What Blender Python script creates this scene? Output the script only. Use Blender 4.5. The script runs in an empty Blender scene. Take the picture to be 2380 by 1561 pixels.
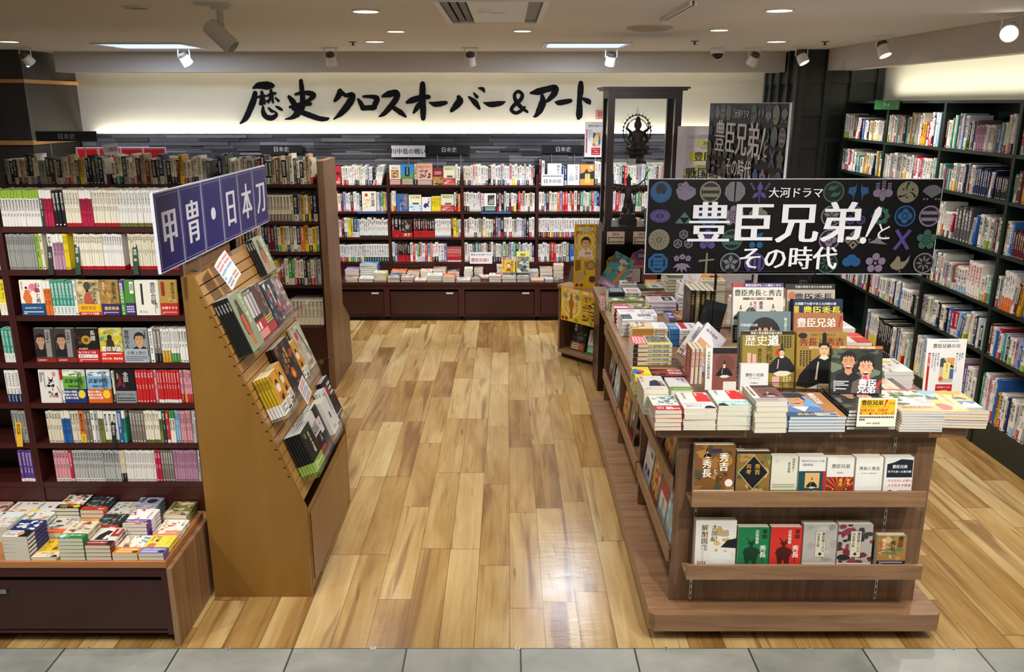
import bpy, math, random
from mathutils import Vector, Matrix, Euler

# ---------------------------------------------------------------- camera, world, exposure, large lights
TH = math.radians(15.6); FPX = 1931.0; CX, CY = 1180.0, 780.5; CAMH = 2.21
S = bpy.context.scene
COL = S.collection
cam_d = bpy.data.cameras.new('camera'); cam = bpy.data.objects.new('camera', cam_d); COL.objects.link(cam)
cam.location = (0, 0, CAMH); cam.rotation_euler = (math.pi/2 - TH, 0, 0)
cam_d.sensor_width = 36.0; cam_d.lens = 36.0*FPX/2380.0; cam_d.shift_x = (1190-CX)/2380.0
cam_d.clip_start = 0.05
S.camera = cam
S.view_settings.view_transform = 'Standard'; S.view_settings.look = 'None'
S.view_settings.gamma = 1.0; S.view_settings.use_curve_mapping = False
S.view_settings.exposure = -0.33
W = bpy.data.worlds.new('world'); S.world = W; W.use_nodes = True
W.node_tree.nodes['Background'].inputs[0].default_value = (0.95, 0.97, 1.0, 1)
W.node_tree.nodes['Background'].inputs[1].default_value = 0.42   # light of the mall hall behind the camera

ZC = 2.70      # ceiling height
def lamp(name, kind, loc, energy, col, target=None, size=0.1, spot=90, blend=0.5, shape='DISK', sy=0.1, spread=180):
    d = bpy.data.lights.new(name, kind); d.energy = energy; d.color = col
    if kind == 'AREA':
        d.shape = shape; d.size = size; d.spread = math.radians(spread)
        if shape == 'RECTANGLE': d.size_y = sy
    if kind == 'SPOT':
        d.spot_size = math.radians(spot); d.spot_blend = blend; d.shadow_soft_size = size
    o = bpy.data.objects.new(name, d); COL.objects.link(o); o.location = loc
    if target is None: target = (loc[0], loc[1], loc[2]-1)
    o.rotation_euler = (Vector(target)-Vector(loc)).to_track_quat('-Z', 'Y').to_euler()
    return o
WARM = (1.0, 0.88, 0.72); NEUT = (1.0, 0.95, 0.88); COOL = (0.72, 0.82, 1.0)
# light tubes in the two recessed ceiling panels
PANELS = []
# coves: a strip behind the stone band washes the back wall, one on the right case washes the right wall
lamp('cove_light', 'AREA', (-0.9, 9.182, 1.86), 75, (1.0, 0.94, 0.76), target=(-0.9, 9.183, 2.9), size=7.0, shape='RECTANGLE', sy=0.025)
cv = lamp('cove_light', 'AREA', (3.42, 5.6, 2.245), 17, (1.0, 0.95, 0.76), target=(3.56, 5.6, 3.2), size=0.05, shape='RECTANGLE', sy=4.6, spread=140)
cv.rotation_euler = (math.pi, math.radians(10), 0)
lamp('cove_light', 'AREA', (-0.9, 8.80, 2.54), 9, (1.0, 0.90, 0.70), target=(-0.9, 9.2, 2.60), size=7.0, shape='RECTANGLE', sy=0.05)
# recessed downlights: the lit ones in the photograph; unseen ones above and behind the camera added to light the near area
DOWN = [(-4.2, 7.1), (-1.13, 7.1), (2.28, 7.15), (-1.15, 6.15), (0.15, 6.15), (2.1, 6.15), (-0.9, 4.85), (1.65, 4.85),
        (-2.9, 2.4), (-1.3, 2.4), (0.2, 2.2), (1.6, 2.4), (2.6, 4.0), (-2.9, 4.9), (-2.4, 1.0), (0.0, 0.6), (2.4, 1.0)]
for i, (x, y) in enumerate(DOWN):
    lamp('downlight_beam', 'SPOT', (x, y, ZC-0.02), 62, WARM if i % 3 else NEUT, size=0.05, spot=125, blend=0.8)
# ceiling spotlights (their housings are built below): position, aim, energy, colour
SPOTS = [((-4.38, 7.95), (-3.6, 9.1, 1.0)), ((-2.94, 7.95), (-2.2, 8.8, 1.0)), ((-1.61, 7.95), (-1.5, 8.75, 0.9)), ((-0.34, 7.95), (-0.3, 8.75, 0.9)),
         ((0.94, 7.95), (0.75, 8.75, 0.9)), ((2.24, 7.95), (1.7, 8.8, 1.0)), ((2.60, 7.75), (3.1, 7.2, 1.4)), ((2.80, 6.55), (3.15, 5.9, 1.2)), ((2.86, 5.02), (2.2, 3.6, 0.9))]
for (x, y), t in SPOTS:
    lamp('spot_beam', 'SPOT', (x, y, ZC-0.16), 95, NEUT, target=t, size=0.035, spot=75, blend=0.7)
# added fill spots brightening the near displays and front sign
for (x, y), t, e in [((-2.6, 1.9), (-2.1, 3.35, 0.6), 105), ((-1.3, 1.7), (-1.7, 3.5, 1.0), 110), ((-0.3, 3.4), (-1.1, 3.9, 1.0), 90),
                     ((1.0, 1.7), (1.1, 3.3, 0.9), 130), ((1.9, 1.8), (1.6, 3.4, 0.9), 110), ((0.1, 4.4), (0.9, 4.4, 1.0), 90), ((1.3, 1.1), (1.3, 3.97, 1.66), 60)]:
    lamp('track_beam', 'SPOT', (x, y, ZC-0.2), e, NEUT, target=t, size=0.04, spot=80, blend=0.8)

# ---------------------------------------------------------------- helpers
sT, cT = math.sin(TH), math.cos(TH)
def ray(x, y):
    u = (x-CX)/FPX; v = (y-CY)/FPX
    return (u, cT - v*sT, -sT - v*cT)
def onY(x, y, Y):
    r = ray(x, y); t = Y/r[1]; return Vector((r[0]*t, Y, CAMH + r[2]*t))
def onZ(x, y, z):
    r = ray(x, y); t = (z-CAMH)/r[2]; return Vector((r[0]*t, r[1]*t, z))
def onX(x, y, X):
    r = ray(x, y); t = X/r[0]; return Vector((X, r[1]*t, CAMH + r[2]*t))

def lin(c): return c/12.92 if c <= 0.04045 else ((c+0.055)/1.055)**2.4
def rgb(h):
    h = h.lstrip('#'); return tuple(lin(int(h[i:i+2], 16)/255) for i in (0, 2, 4))
PAL = {'white': 'e9e7e2', 'cream': 'dcd6bf', 'grey': '9a9b99', 'silver': 'b4b8b8', 'dark grey': '55555a', 'black': '17171a', 'navy': '1d2a55',
       'blue': '2a63ad', 'sky blue': '8fb8d8', 'teal': '3c9a86', 'green': '3f8f3a', 'dark green': '1c4a3c', 'lime': '93b83a', 'olive': '7d8140',
       'yellow': 'ead32e', 'mustard': 'c99a2c', 'orange': 'e0732c', 'brown': '6e4a34', 'tan': 'b59a78', 'maroon': '5c1a22', 'red': 'c7272b',
       'crimson': 'b81e45', 'pink': 'd99aa5', 'mauve': 'b98aa6', 'purple': '5b3a91', 'lavender': 'a79fc6', 'taupe': '7d736c', 'ivory': 'e8e2cf'}
def C(c): return rgb(PAL.get(c, c))

_mc = {}
def mat(c, rough=0.45, metal=0.0, spec=0.5, emit=0.0, trans=0.0, alpha=1.0):
    k = (c, rough, metal, spec, emit, trans, alpha)
    if k in _mc: return _mc[k]
    m = bpy.data.materials.new('paint_'+c.replace(' ', '_')); m.use_nodes = True
    b = m.node_tree.nodes['Principled BSDF']; col = (*C(c), 1)
    b.inputs['Base Color'].default_value = col; b.inputs['Roughness'].default_value = rough
    b.inputs['Metallic'].default_value = metal; b.inputs['Specular IOR Level'].default_value = spec
    if emit: b.inputs['Emission Color'].default_value = col; b.inputs['Emission Strength'].default_value = emit
    if trans: b.inputs['Transmission Weight'].default_value = trans
    b.inputs['Alpha'].default_value = alpha
    m.diffuse_color = col; _mc[k] = m; return m

class NT:
    """small node-graph writer for one material"""
    def __init__(s, name):
        s.m = bpy.data.materials.new(name); s.m.use_nodes = True; s.t = s.m.node_tree
        s.b = s.t.nodes['Principled BSDF']
    def put(s, sock, v):
        if isinstance(v, bpy.types.NodeSocket): s.t.links.new(v, sock)
        elif v is not None: sock.default_value = v
    def n(s, typ, out=0, ins=(), **pr):
        nd = s.t.nodes.new('ShaderNode'+typ)
        for k, v in pr.items(): setattr(nd, k, v)
        for i, v in (ins.items() if isinstance(ins, dict) else enumerate(ins)): s.put(nd.inputs[i], v)
        return nd.outputs[out]
    def ma(s, op, a, b=None, c=None): return s.n('Math', ins=[a, b, c], operation=op)
    def obj(s): return s.n('TexCoord', 3)
    def geo(s): return s.n('NewGeometry', 0)
    def mapv(s, v, scale, loc=(0, 0, 0)): return s.n('Mapping', ins={0: v, 1: loc, 3: scale})
    def noise(s, v, scale, detail=3, rough=0.5, out=0, dist=0.0): return s.n('TexNoise', out, ins={'Vector': v, 'Scale': scale, 'Detail': detail, 'Roughness': rough, 'Distortion': dist})
    def ramp(s, f, stops):
        nd = s.t.nodes.new('ShaderNodeValToRGB'); s.put(nd.inputs[0], f); e = nd.color_ramp.elements
        while len(e) < len(stops): e.new(0.5)
        for x, (p, c) in zip(e, stops): x.position = p; x.color = (*C(c), 1)
        return nd.outputs[0]
    def mix(s, f, a, b, bt='MIX'):
        nd = s.t.nodes.new('ShaderNodeMix'); nd.data_type = 'RGBA'; nd.blend_type = bt
        s.put(nd.inputs[0], f)
        for i, v in ((6, a), (7, b)): s.put(nd.inputs[i], (*C(v), 1) if isinstance(v, str) else v)
        return nd.outputs[2]
    def bump(s, h, strength=0.2, dist=0.01):
        s.put(s.b.inputs['Normal'], s.n('Bump', ins={'Strength': strength, 'Distance': dist, 'Height': h}))
    def fin(s, base, rough=0.5, spec=0.5):
        s.put(s.b.inputs['Base Color'], base); s.put(s.b.inputs['Roughness'], rough); s.put(s.b.inputs['Specular IOR Level'], spec); return s.m

def wood(name, stops, scale, rough=0.4, streak=1.0):
    """grain along the axis whose scale is small; scale = (x, y, z)"""
    g = NT(name); v = g.mapv(g.obj(), scale)
    a = g.noise(v, 1.0, 5, 0.6, dist=0.6); b = g.noise(g.mapv(v, (3.1, 3.1, 3.1), (5, 2, 7)), 1.0, 3, 0.6)
    f = g.ma('ADD', g.ma('MULTIPLY', a, 0.75), g.ma('MULTIPLY', b, 0.25*streak))
    g.bump(b, 0.06, 0.002)
    return g.fin(g.ramp(f, stops), rough)

class MB:
    """collects shapes into ONE mesh object with material slots"""
    def __init__(s): s.v = []; s.f = []; s.m = []; s.mats = []
    def mi(s, m):
        if isinstance(m, str): m = mat(m)
        if m not in s.mats: s.mats.append(m)
        return s.mats.index(m)
    def face(s, pts, m):
        n = len(s.v); s.v += [tuple(p) for p in pts]; s.f.append(tuple(range(n, n+len(pts)))); s.m.append(s.mi(m))
    def add(s, vs, fs, m):
        n = len(s.v); s.v += [tuple(p) for p in vs]; k = s.mi(m)
        for f in fs: s.f.append(tuple(i+n for i in f)); s.m.append(k)
    def box(s, x0, y0, z0, x1, y1, z1, m):
        v = [(x, y, z) for z in (z0, z1) for y in (y0, y1) for x in (x0, x1)]
        s.add(v, [(0, 2, 3, 1), (4, 5, 7, 6), (0, 1, 5, 4), (2, 6, 7, 3), (0, 4, 6, 2), (1, 3, 7, 5)], m)
    def prism(s, pts, vec, m, m2=None):
        n = len(pts); p = [Vector(q) for q in pts]; q = [a+Vector(vec) for a in p]
        s.add(p+q, [tuple(range(n-1, -1, -1)), tuple(range(n, 2*n))], m2 or m)
        s.add(p+q, [(i, (i+1) % n, (i+1) % n+n, i+n) for i in range(n)], m)
    def tube(s, path, r, m, n=8, cap=True):
        P = [Vector(p) for p in path]; R = r if isinstance(r, (list, tuple)) else [r]*len(P); vs = []; fs = []; ref = None
        for i, p in enumerate(P):
            d = (P[min(i+1, len(P)-1)]-P[max(i-1, 0)]).normalized()
            if ref is None or abs(ref.dot(d)) > 0.98: ref = Vector((0, 0, 1)) if abs(d.z) < 0.9 else Vector((1, 0, 0))
            a = d.cross(ref).normalized(); b = d.cross(a)
            ref = b.cross(d) if False else ref
            for k in range(n):
                t = 2*math.pi*k/n; vs.append(p+(a*math.cos(t)+b*math.sin(t))*R[i])
        for i in range(len(P)-1):
            for k in range(n):
                fs.append((i*n+k, i*n+(k+1) % n, (i+1)*n+(k+1) % n, (i+1)*n+k))
        if cap: fs += [tuple(range(n-1, -1, -1)), tuple(range((len(P)-1)*n, len(P)*n))]
        s.add(vs, fs, m)
    def lathe(s, prof, c, m, n=20, M=None):
        vs = []; fs = []
        for r, z in prof:
            for k in range(n):
                t = 2*math.pi*k/n; p = Vector((r*math.cos(t), r*math.sin(t), z))
                vs.append((M @ p if M else p)+Vector(c))
        for i in range(len(prof)-1):
            for k in range(n): fs.append((i*n+k, i*n+(k+1) % n, (i+1)*n+(k+1) % n, (i+1)*n+k))
        fs += [tuple(range(n-1, -1, -1)), tuple(range((len(prof)-1)*n, len(prof)*n))]
        s.add(vs, fs, m)
    def ball(s, c, r, m, n=10, sc=(1, 1, 1), M=None):
        pr = [(math.sin(math.pi*i/n)*1.0, -math.cos(math.pi*i/n)) for i in range(n+1)]
        MM = (M or Matrix.Identity(3)) @ Matrix.Diagonal((r*sc[0], r*sc[1], r*sc[2]))
        s.lathe([(max(a, 0.02), b) for a, b in pr], c, m, n+4, MM)
    def mesh(s, name, smooth=False):
        me = bpy.data.meshes.new(name); me.from_pydata(s.v, [], s.f)
        for m in s.mats: me.materials.append(m)
        me.polygons.foreach_set('material_index', s.m)
        if smooth: me.polygons.foreach_set('use_smooth', [True]*len(s.f))
        me.update(); return me
    def build(s, name, parent=None, loc=(0, 0, 0), rot=None, smooth=False, bevel=0):
        o = link(name, s.mesh(name, smooth), parent, loc, rot)
        if bevel:
            b = o.modifiers.new('bevel', 'BEVEL'); b.width = bevel; b.segments = 2; b.limit_method = 'ANGLE'
        return o

def link(name, data, parent=None, loc=(0, 0, 0), rot=None):
    o = bpy.data.objects.new(name, data); COL.objects.link(o)
    if parent is not None: o.parent = parent
    o.location = loc
    if rot is not None: o.rotation_euler = rot
    return o
def tag(o, label=None, cat=None, group=None, kind=None):
    if label: o['label'] = label
    if cat: o['category'] = cat
    if group: o['group'] = group
    if kind: o['kind'] = kind
    return o
def thing(name, label, cat, loc=(0, 0, 0), rot=None, group=None):
    return tag(link(name, None, None, loc, rot), label, cat, group)
def struct(name, b, **k): return tag(b.build(name, **k), kind='structure')
KIDS = {}
def dup(root, kids, M):
    c = root.copy(); COL.objects.link(c); c.matrix_world = M
    for k in kids:
        d = k.copy(); COL.objects.link(d); d.parent = c; d.matrix_parent_inverse = Matrix.Identity(4)
    return c
ONES = 'zero first second third fourth fifth sixth seventh eighth ninth tenth eleventh twelfth thirteenth fourteenth fifteenth sixteenth seventeenth eighteenth nineteenth'.split()
def nth(i):
    if i < 20: return ONES[i]
    tens = {2: 'twent', 3: 'thirt', 4: 'fort', 5: 'fift', 6: 'sixt', 7: 'sevent', 8: 'eight', 9: 'ninet'}
    if i >= 100: return 'hundred-and-'+nth(i-100) if i > 100 else 'hundredth'
    return tens[i//10]+('ieth' if i % 10 == 0 else 'y-'+ONES[i % 10])

# ---- lettering: glyph outlines of the built-in font, one mesh per character, cached
_gl = {}; DG = bpy.context.evaluated_depsgraph_get()
def glyph(ch, bold=0.0, SY=4.0):
    """outline of one character; bold widens the uprights and hardly the bars, as brush-derived type does"""
    k = (ch, bold)
    if k in _gl: return _gl[k]
    if bold and ch not in '本冑歴史再':
        v0, f0, w0 = glyph(ch); ec = {}
        for f in f0:
            for i in range(len(f)): e = tuple(sorted((f[i], f[i-1]))); ec[e] = ec.get(e, 0)+1
        area = lambda v, f: sum(abs(sum(v[q[i-1]][0]*v[q[i]][1]-v[q[i]][0]*v[q[i-1]][1] for i in range(len(q))))/2 for q in f)
        a0 = area(v0, f0); bd = [(abs(v0[i][0]-v0[j][0]), abs(v0[i][1]-v0[j][1])) for (i, j), n in ec.items() if n == 1]
        best = (9, glyph(ch))
        for bb, sy in ((bold, SY), (bold*.8, SY), (bold*.8, 2.0), (bold*.6, SY), (bold*.6, 1.6), (bold*.45, 1.6), (bold*.3, 1.0)):
            g = _outline(ch, bb, sy); want = a0+bb*sum(y for x, y in bd)+bb/sy*sum(x for x, y in bd); r = area(g[0], g[1])/max(want, 1e-6)
            if abs(r-1) < 0.04: best = (0, g); break
        _gl[k] = best[1]
    elif bold: _gl[k] = glyph(ch)
    else: _gl[k] = _outline(ch, 0, 1.0)
    return _gl[k]
def _outline(ch, bold, SY):
    cu = bpy.data.curves.new('g', 'FONT'); cu.body = ch; cu.resolution_u = 2; cu.size = 1
    o = bpy.data.objects.new('g', cu); cv = None; o2 = o
    if bold and ch != ' ':
        cv = o.to_curve(DG).copy()
        for sp in cv.splines:
            Q = [[(getattr(p, n_)[0], getattr(p, n_)[1]*SY, 0) for n_ in ('co', 'handle_left', 'handle_right')] for p in sp.bezier_points]
            for p in sp.bezier_points: p.handle_left_type = p.handle_right_type = 'FREE'
            for p, q in zip(sp.bezier_points, Q): p.co, p.handle_left, p.handle_right = q
        cv.offset = bold; cv.resolution_u = 2; o2 = bpy.data.objects.new('g', cv)
    else: SY = 1.0
    me = bpy.data.meshes.new_from_object(o2)
    v = [(p.co.x, p.co.y/SY) for p in me.vertices]; f = [tuple(p.vertices) for p in me.polygons]
    w = (max([a for a, b in v])+0.06) if v else 0.35
    if cv: bpy.data.objects.remove(o2); bpy.data.curves.remove(cv)
    bpy.data.objects.remove(o); bpy.data.curves.remove(cu); bpy.data.meshes.remove(me)
    wide = ord(ch) > 0x2e80 or ch == '・'
    return ([(a-(0.5 if wide else w/2), b-0.38) for a, b in v], f, 1.0 if wide else w)
def text2d(t, size, vert=False, bold=0.0, sx=1.0, gap=1.0):
    """2-D geometry centred on (0,0); bold shifts copies sideways (thick uprights, thin bars)"""
    vs = []; fs = []
    cells = [glyph(c, round(bold*0.7, 3)) for c in t]; pos = []
    if vert:
        n = len(t)
        for i in range(n): pos.append((0, ((n-1)/2-i)*gap))
    else:
        tot = sum(c[2] for c in cells)*gap; x = -tot/2
        for c in cells: pos.append((x+c[2]*gap/2, 0)); x += c[2]*gap
    for c, (px, py), ch in zip(cells, pos, t):
        rot = vert and ch in 'ー〜'
        n = len(vs)
        for a, b in c[0]:
            if rot: a, b = -b, a
            vs.append(((px+a)*size*sx, (py+b)*size))
        fs += [tuple(i+n for i in f) for f in c[1]]
    return vs, fs
def ell(u, v, ru, rv, n=16, a0=0, a1=2*math.pi): return [(u+ru*math.cos(a0+(a1-a0)*i/n), v+rv*math.sin(a0+(a1-a0)*i/n)) for i in range(n if a1-a0 > 6.28 else n+1)]

# ---------------------------------------------------------------- materials of the room
def floor_material():
    g = NT('maple_planks'); p = g.n('SeparateXYZ', 0, [g.geo()]); nd = p.node; x, y = nd.outputs[0], nd.outputs[1]
    cx = g.ma('DIVIDE', g.ma('ADD', x, 20.055), 0.152); col = g.ma('FLOOR', cx); fx = g.ma('FRACT', cx)
    w1 = g.n('TexWhiteNoise', 0, {1: col}, noise_dimensions='1D')
    cy = g.ma('ADD', g.ma('DIVIDE', y, 0.92), g.ma('MULTIPLY', w1, 7.3)); row = g.ma('FLOOR', cy); fy = g.ma('FRACT', cy)
    idv = g.n('CombineXYZ', 0, [col, row, 0.0])
    rnd = g.n('TexWhiteNoise', 0, {0: idv}, noise_dimensions='3D'); rc = g.n('TexWhiteNoise', 1, {0: idv}, noise_dimensions='3D')
    off = g.n('VectorMath', 0, [rc, (40, 40, 40)], operation='MULTIPLY')
    v = g.n('VectorMath', 0, [g.mapv(g.geo(), (5.5, 0.9, 1)), off], operation='ADD')
    grain = g.noise(v, 1.0, 4, 0.55, dist=1.1)
    fine = g.noise(g.mapv(g.geo(), (60, 2.0, 1)), 1.0, 3, 0.6)
    heart = g.noise(g.n('VectorMath', 0, [g.mapv(g.geo(), (11, 0.75, 1)), off], operation='ADD'), 1.0, 2, 0.5, dist=0.8)
    knots = g.noise(g.n('VectorMath', 0, [g.mapv(g.geo(), (30, 3.2, 1)), off], operation='ADD'), 1.0, 1, 0.4)
    f = g.ma('ADD', g.ma('MULTIPLY', grain, 0.55), g.ma('ADD', g.ma('MULTIPLY', rnd, 0.28), g.ma('MULTIPLY', fine, 0.22)))
    base = g.ramp(f, [(0.30, '7f5d33'), (0.44, 'a3804c'), (0.56, 'b89862'), (0.74, 'cdb684')])
    hb = g.ramp(heart, [(0.56, '000000'), (0.68, 'ffffff')])
    base = g.mix(g.ma('MULTIPLY', hb, 0.7), base, '76502b')
    kb = g.ramp(knots, [(0.72, '000000'), (0.80, 'ffffff')])
    base = g.mix(g.ma('MULTIPLY', kb, 0.6), base, '5d3a20')
    gx = g.ma('LESS_THAN', g.ma('MINIMUM', fx, g.ma('SUBTRACT', 1.0, fx)), 0.010)
    gy = g.ma('LESS_THAN', g.ma('MINIMUM', fy, g.ma('SUBTRACT', 1.0, fy)), 0.0022)
    gap = g.ma('MAXIMUM', gx, gy)
    base = g.mix(g.ma('MULTIPLY', gap, 0.75), base, '4a3018')
    wob = g.noise(g.mapv(g.geo(), (5, 16, 1)), 1.0, 5, 0.7)
    g.bump(wob, 0.22, 0.006)
    r = g.ma('ADD', g.ma('MULTIPLY', g.noise(g.geo(), 2.5, 4, 0.7), 0.22), 0.10)
    return g.fin(base, r, 0.45)
def tile_material():
    g = NT('grey_floor_tile'); nd = g.n('SeparateXYZ', 0, [g.geo()]).node; x, y = nd.outputs[0], nd.outputs[1]
    cx = g.ma('DIVIDE', g.ma('ADD', x, 24-0.054), 0.48); cy = g.ma('DIVIDE', g.ma('ADD', y, 24-3.02), 0.96)
    idv = g.n('CombineXYZ', 0, [g.ma('FLOOR', cx), g.ma('FLOOR', cy), 0.0]); rnd = g.n('TexWhiteNoise', 0, {0: idv})
    st = g.noise(g.geo(), 3.0, 6, 0.65, dist=0.5)
    f = g.ma('ADD', g.ma('MULTIPLY', st, 0.8), g.ma('MULTIPLY', rnd, 0.2))
    base = g.ramp(f, [(0.3, '7f8480'), (0.5, '979b96'), (0.7, 'a9ada8')])
    fx = g.ma('FRACT', cx); gap = g.ma('LESS_THAN', g.ma('MINIMUM', fx, g.ma('SUBTRACT', 1.0, fx)), 0.008)
    g.bump(st, 0.05, 0.003)
    return g.fin(g.mix(gap, base, '3b3d3a'), 0.42)
def plaster(name, a, b, rough=0.9):
    g = NT(name); return g.fin(g.ramp(g.noise(g.geo(), 0.8, 4, 0.6), [(0.3, a), (0.7, b)]), rough, 0.2)
M_FLOOR = floor_material(); M_TILE = tile_material()
M_CEIL = plaster('ceiling_paint', 'dedede', 'e4e4e4'); M_WALL = plaster('wall_paint', 'd3cec0', 'd8d3c5'); M_SOF = plaster('soffit_paint', 'bdb8b0', 'c3beb6')
M_DARKRED = wood('dark_red_laminate', [(0.3, '35120f'), (0.7, '431a16')], (2, 2, 0.6), 0.38)
M_DRED2 = wood('dark_red_panel', [(0.3, '321513'), (0.7, '3d1b18')], (1.2, 1.2, 1.2), 0.35)
M_WALNUT = wood('walnut_laminate_long', [(0.25, '6f5038'), (0.45, '8a674b'), (0.6, '9a7858'), (0.8, 'ab8a69')], (2.4, 30, 30), 0.36)
M_WALY = wood('walnut_laminate_deep', [(0.25, '6f5038'), (0.45, '8a674b'), (0.6, '9a7858'), (0.8, 'ab8a69')], (30, 2.4, 30), 0.36)
M_WALV = wood('walnut_laminate_upright', [(0.22, '5b4130'), (0.45, '775840'), (0.6, '88684c'), (0.8, '9a7a5a')], (26, 26, 1.6), 0.40)
M_ENDW = wood('striped_end_panel', [(0.25, '6a4a33'), (0.45, '8b694b'), (0.6, 'a07c59'), (0.8, 'b3906a')], (20, 20, 0.9), 0.38)
M_MAPLE = wood('maple_veneer', [(0.3, '876026'), (0.6, '946c2e'), (0.8, '9f7738')], (6, 6, 1.3), 0.36, 0.6)
M_MAPT = wood('maple_slat', [(0.3, 'a87a42'), (0.7, 'bb8e55')], (14, 2.5, 14), 0.35)
M_TOPW = wood('table_edge_wood', [(0.3, 'a3693d'), (0.6, 'b57a4a'), (0.8, 'c08857')], (3, 26, 26), 0.35)
M_GREEN = wood('dark_green_laminate', [(0.3, '0b1a14'), (0.7, '10251b')], (2, 2, 2), 0.42)
M_SIDING = wood('black_siding', [(0.3, '161b1b'), (0.7, '262c2c')], (3, 3, 12), 0.5)
M_COLUMN = wood('dark_column_veneer', [(0.3, '201c18'), (0.5, '2c2722'), (0.75, '3b352d')], (22, 22, 0.5), 0.5)
M_TRIM = wood('pale_wood_trim', [(0.3, 'a5713f'), (0.7, 'bc884f')], (3, 3, 30), 0.4)
M_STONES = [wood('slate_strip', [(0.25, a), (0.75, c)], (5, 5, 30), 0.6) for a, c in (('3e3e44', '5c5c62'), ('2a2a2e', '3c3c40'), ('5c5c62', '808088'))]; M_STONE = M_STONES[0]
M_BLACKWOOD = wood('dark_cabinet_wood', [(0.3, '1d0e0a'), (0.7, '2f1811')], (8, 8, 1.5), 0.3)
M_ACRYL = None
def acrylic():
    m = bpy.data.materials.new('clear_acrylic'); m.use_nodes = True; t = m.node_tree
    for n in list(t.nodes):
        if n.type != 'OUTPUT_MATERIAL': t.nodes.remove(n)
    out = [n for n in t.nodes][0]
    a = t.nodes.new('ShaderNodeBsdfTransparent'); b = t.nodes.new('ShaderNodeBsdfGlossy'); b.inputs['Roughness'].default_value = 0.05
    a.inputs[0].default_value = (0.97, 0.98, 0.98, 1)
    f = t.nodes.new('ShaderNodeFresnel'); f.inputs[0].default_value = 1.45
    mx = t.nodes.new('ShaderNodeMixShader'); ml = t.nodes.new('ShaderNodeMath'); ml.operation = 'MULTIPLY'; ml.inputs[1].default_value = 0.3; t.links.new(f.outputs[0], ml.inputs[0]); t.links.new(ml.outputs[0], mx.inputs[0]); t.links.new(a.outputs[0], mx.inputs[1]); t.links.new(b.outputs[0], mx.inputs[2])
    t.links.new(mx.outputs[0], out.inputs[0]); return m
M_ACRYL = acrylic()
M_METAL = mat('b8b8b6', 0.3, 1.0); M_WHITE = mat('dcd9d2', 0.4); M_PAGE = None
def page_material():
    g = NT('page_edges'); v = g.mapv(g.obj(), (1, 1, 900))
    n = g.noise(v, 1.0, 2, 0.5)
    return g.fin(g.ramp(n, [(0.3, 'c9c4ae'), (0.7, 'dcd8c6')]), 0.8, 0.2)
def page_material2():
    g = NT('page_edges_white'); n = g.noise(g.mapv(g.obj(), (1, 1, 900)), 1.0, 2, 0.5)
    return g.fin(g.ramp(n, [(0.3, 'b9bab6'), (0.7, 'd2d3d0')]), 0.75, 0.2)
M_PAGE = page_material(); M_PAGEW = page_material2()

# ---------------------------------------------------------------- the room
b = MB(); b.box(-9, 3.02, -0.1, 6, 9.4, 0.0, M_FLOOR); struct('floor', b)
b = MB(); b.box(-9, -4, -0.1, 6, 3.018, 0.0, M_TILE); struct('floor_tile', b)
b = MB(); b.box(-9, -4, ZC, 6, 9.4, ZC+0.1, M_CEIL); struct('ceiling', b)
b = MB(); b.box(-9, 9.2, 0, 4.2, 9.35, ZC, M_WALL); struct('wall_back', b)
b = MB(); b.box(3.55, -4, 0, 3.7, 9.2, ZC, M_WALL); struct('wall_right', b)
b = MB(); b.box(-9.1, -4, 0, -9, 9.2, ZC, M_WALL); struct('wall_left', b)
b = MB(); b.box(-4.45, 8.58, 2.512, 2.73, 8.82, ZC-0.001, M_SOF); struct('trim_1', b)     # soffit over the back wall
b = MB(); b.box(2.99, -4, 2.508, 3.22, 8.15, ZC-0.001, M_SOF); struct('trim_2', b)         # soffit over the right wall
# slate strip cladding under the white wall
rnd = random.Random(3); b = MB(); z = 1.28
while z < 1.88:
    h = rnd.choice((0.022, 0.03, 0.04)); x = -4.55-rnd.random()*0.3
    while x < 2.73:
        w = rnd.uniform(0.25, 0.6); d = rnd.choice((0.02, 0.03, 0.042))
        b.box(max(x, -4.55), 9.2-0.05-d, z, min(x+w-0.002, 2.73), 9.2-0.045, z+h-0.003, rnd.choice(M_STONES)); x += w
    z += h
b.box(-4.55, 9.156, 0.0, 2.73, 9.16, 1.905, M_STONE)
struct('trim_3', b)
# dark column, left
b = MB(); b.box(-7.0, 8.2, 0, -4.57, 9.199, ZC-0.001, M_COLUMN); struct('pillar_left', b)
b = MB(); b.box(-7.0, 8.185, 2.40, -4.555, 9.199, 2.435, M_TRIM); struct('trim_4', b)
b = MB(); b.box(-7.0, 8.185, 1.83, -4.555, 9.199, 1.87, M_TRIM); struct('trim_5', b)
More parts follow.
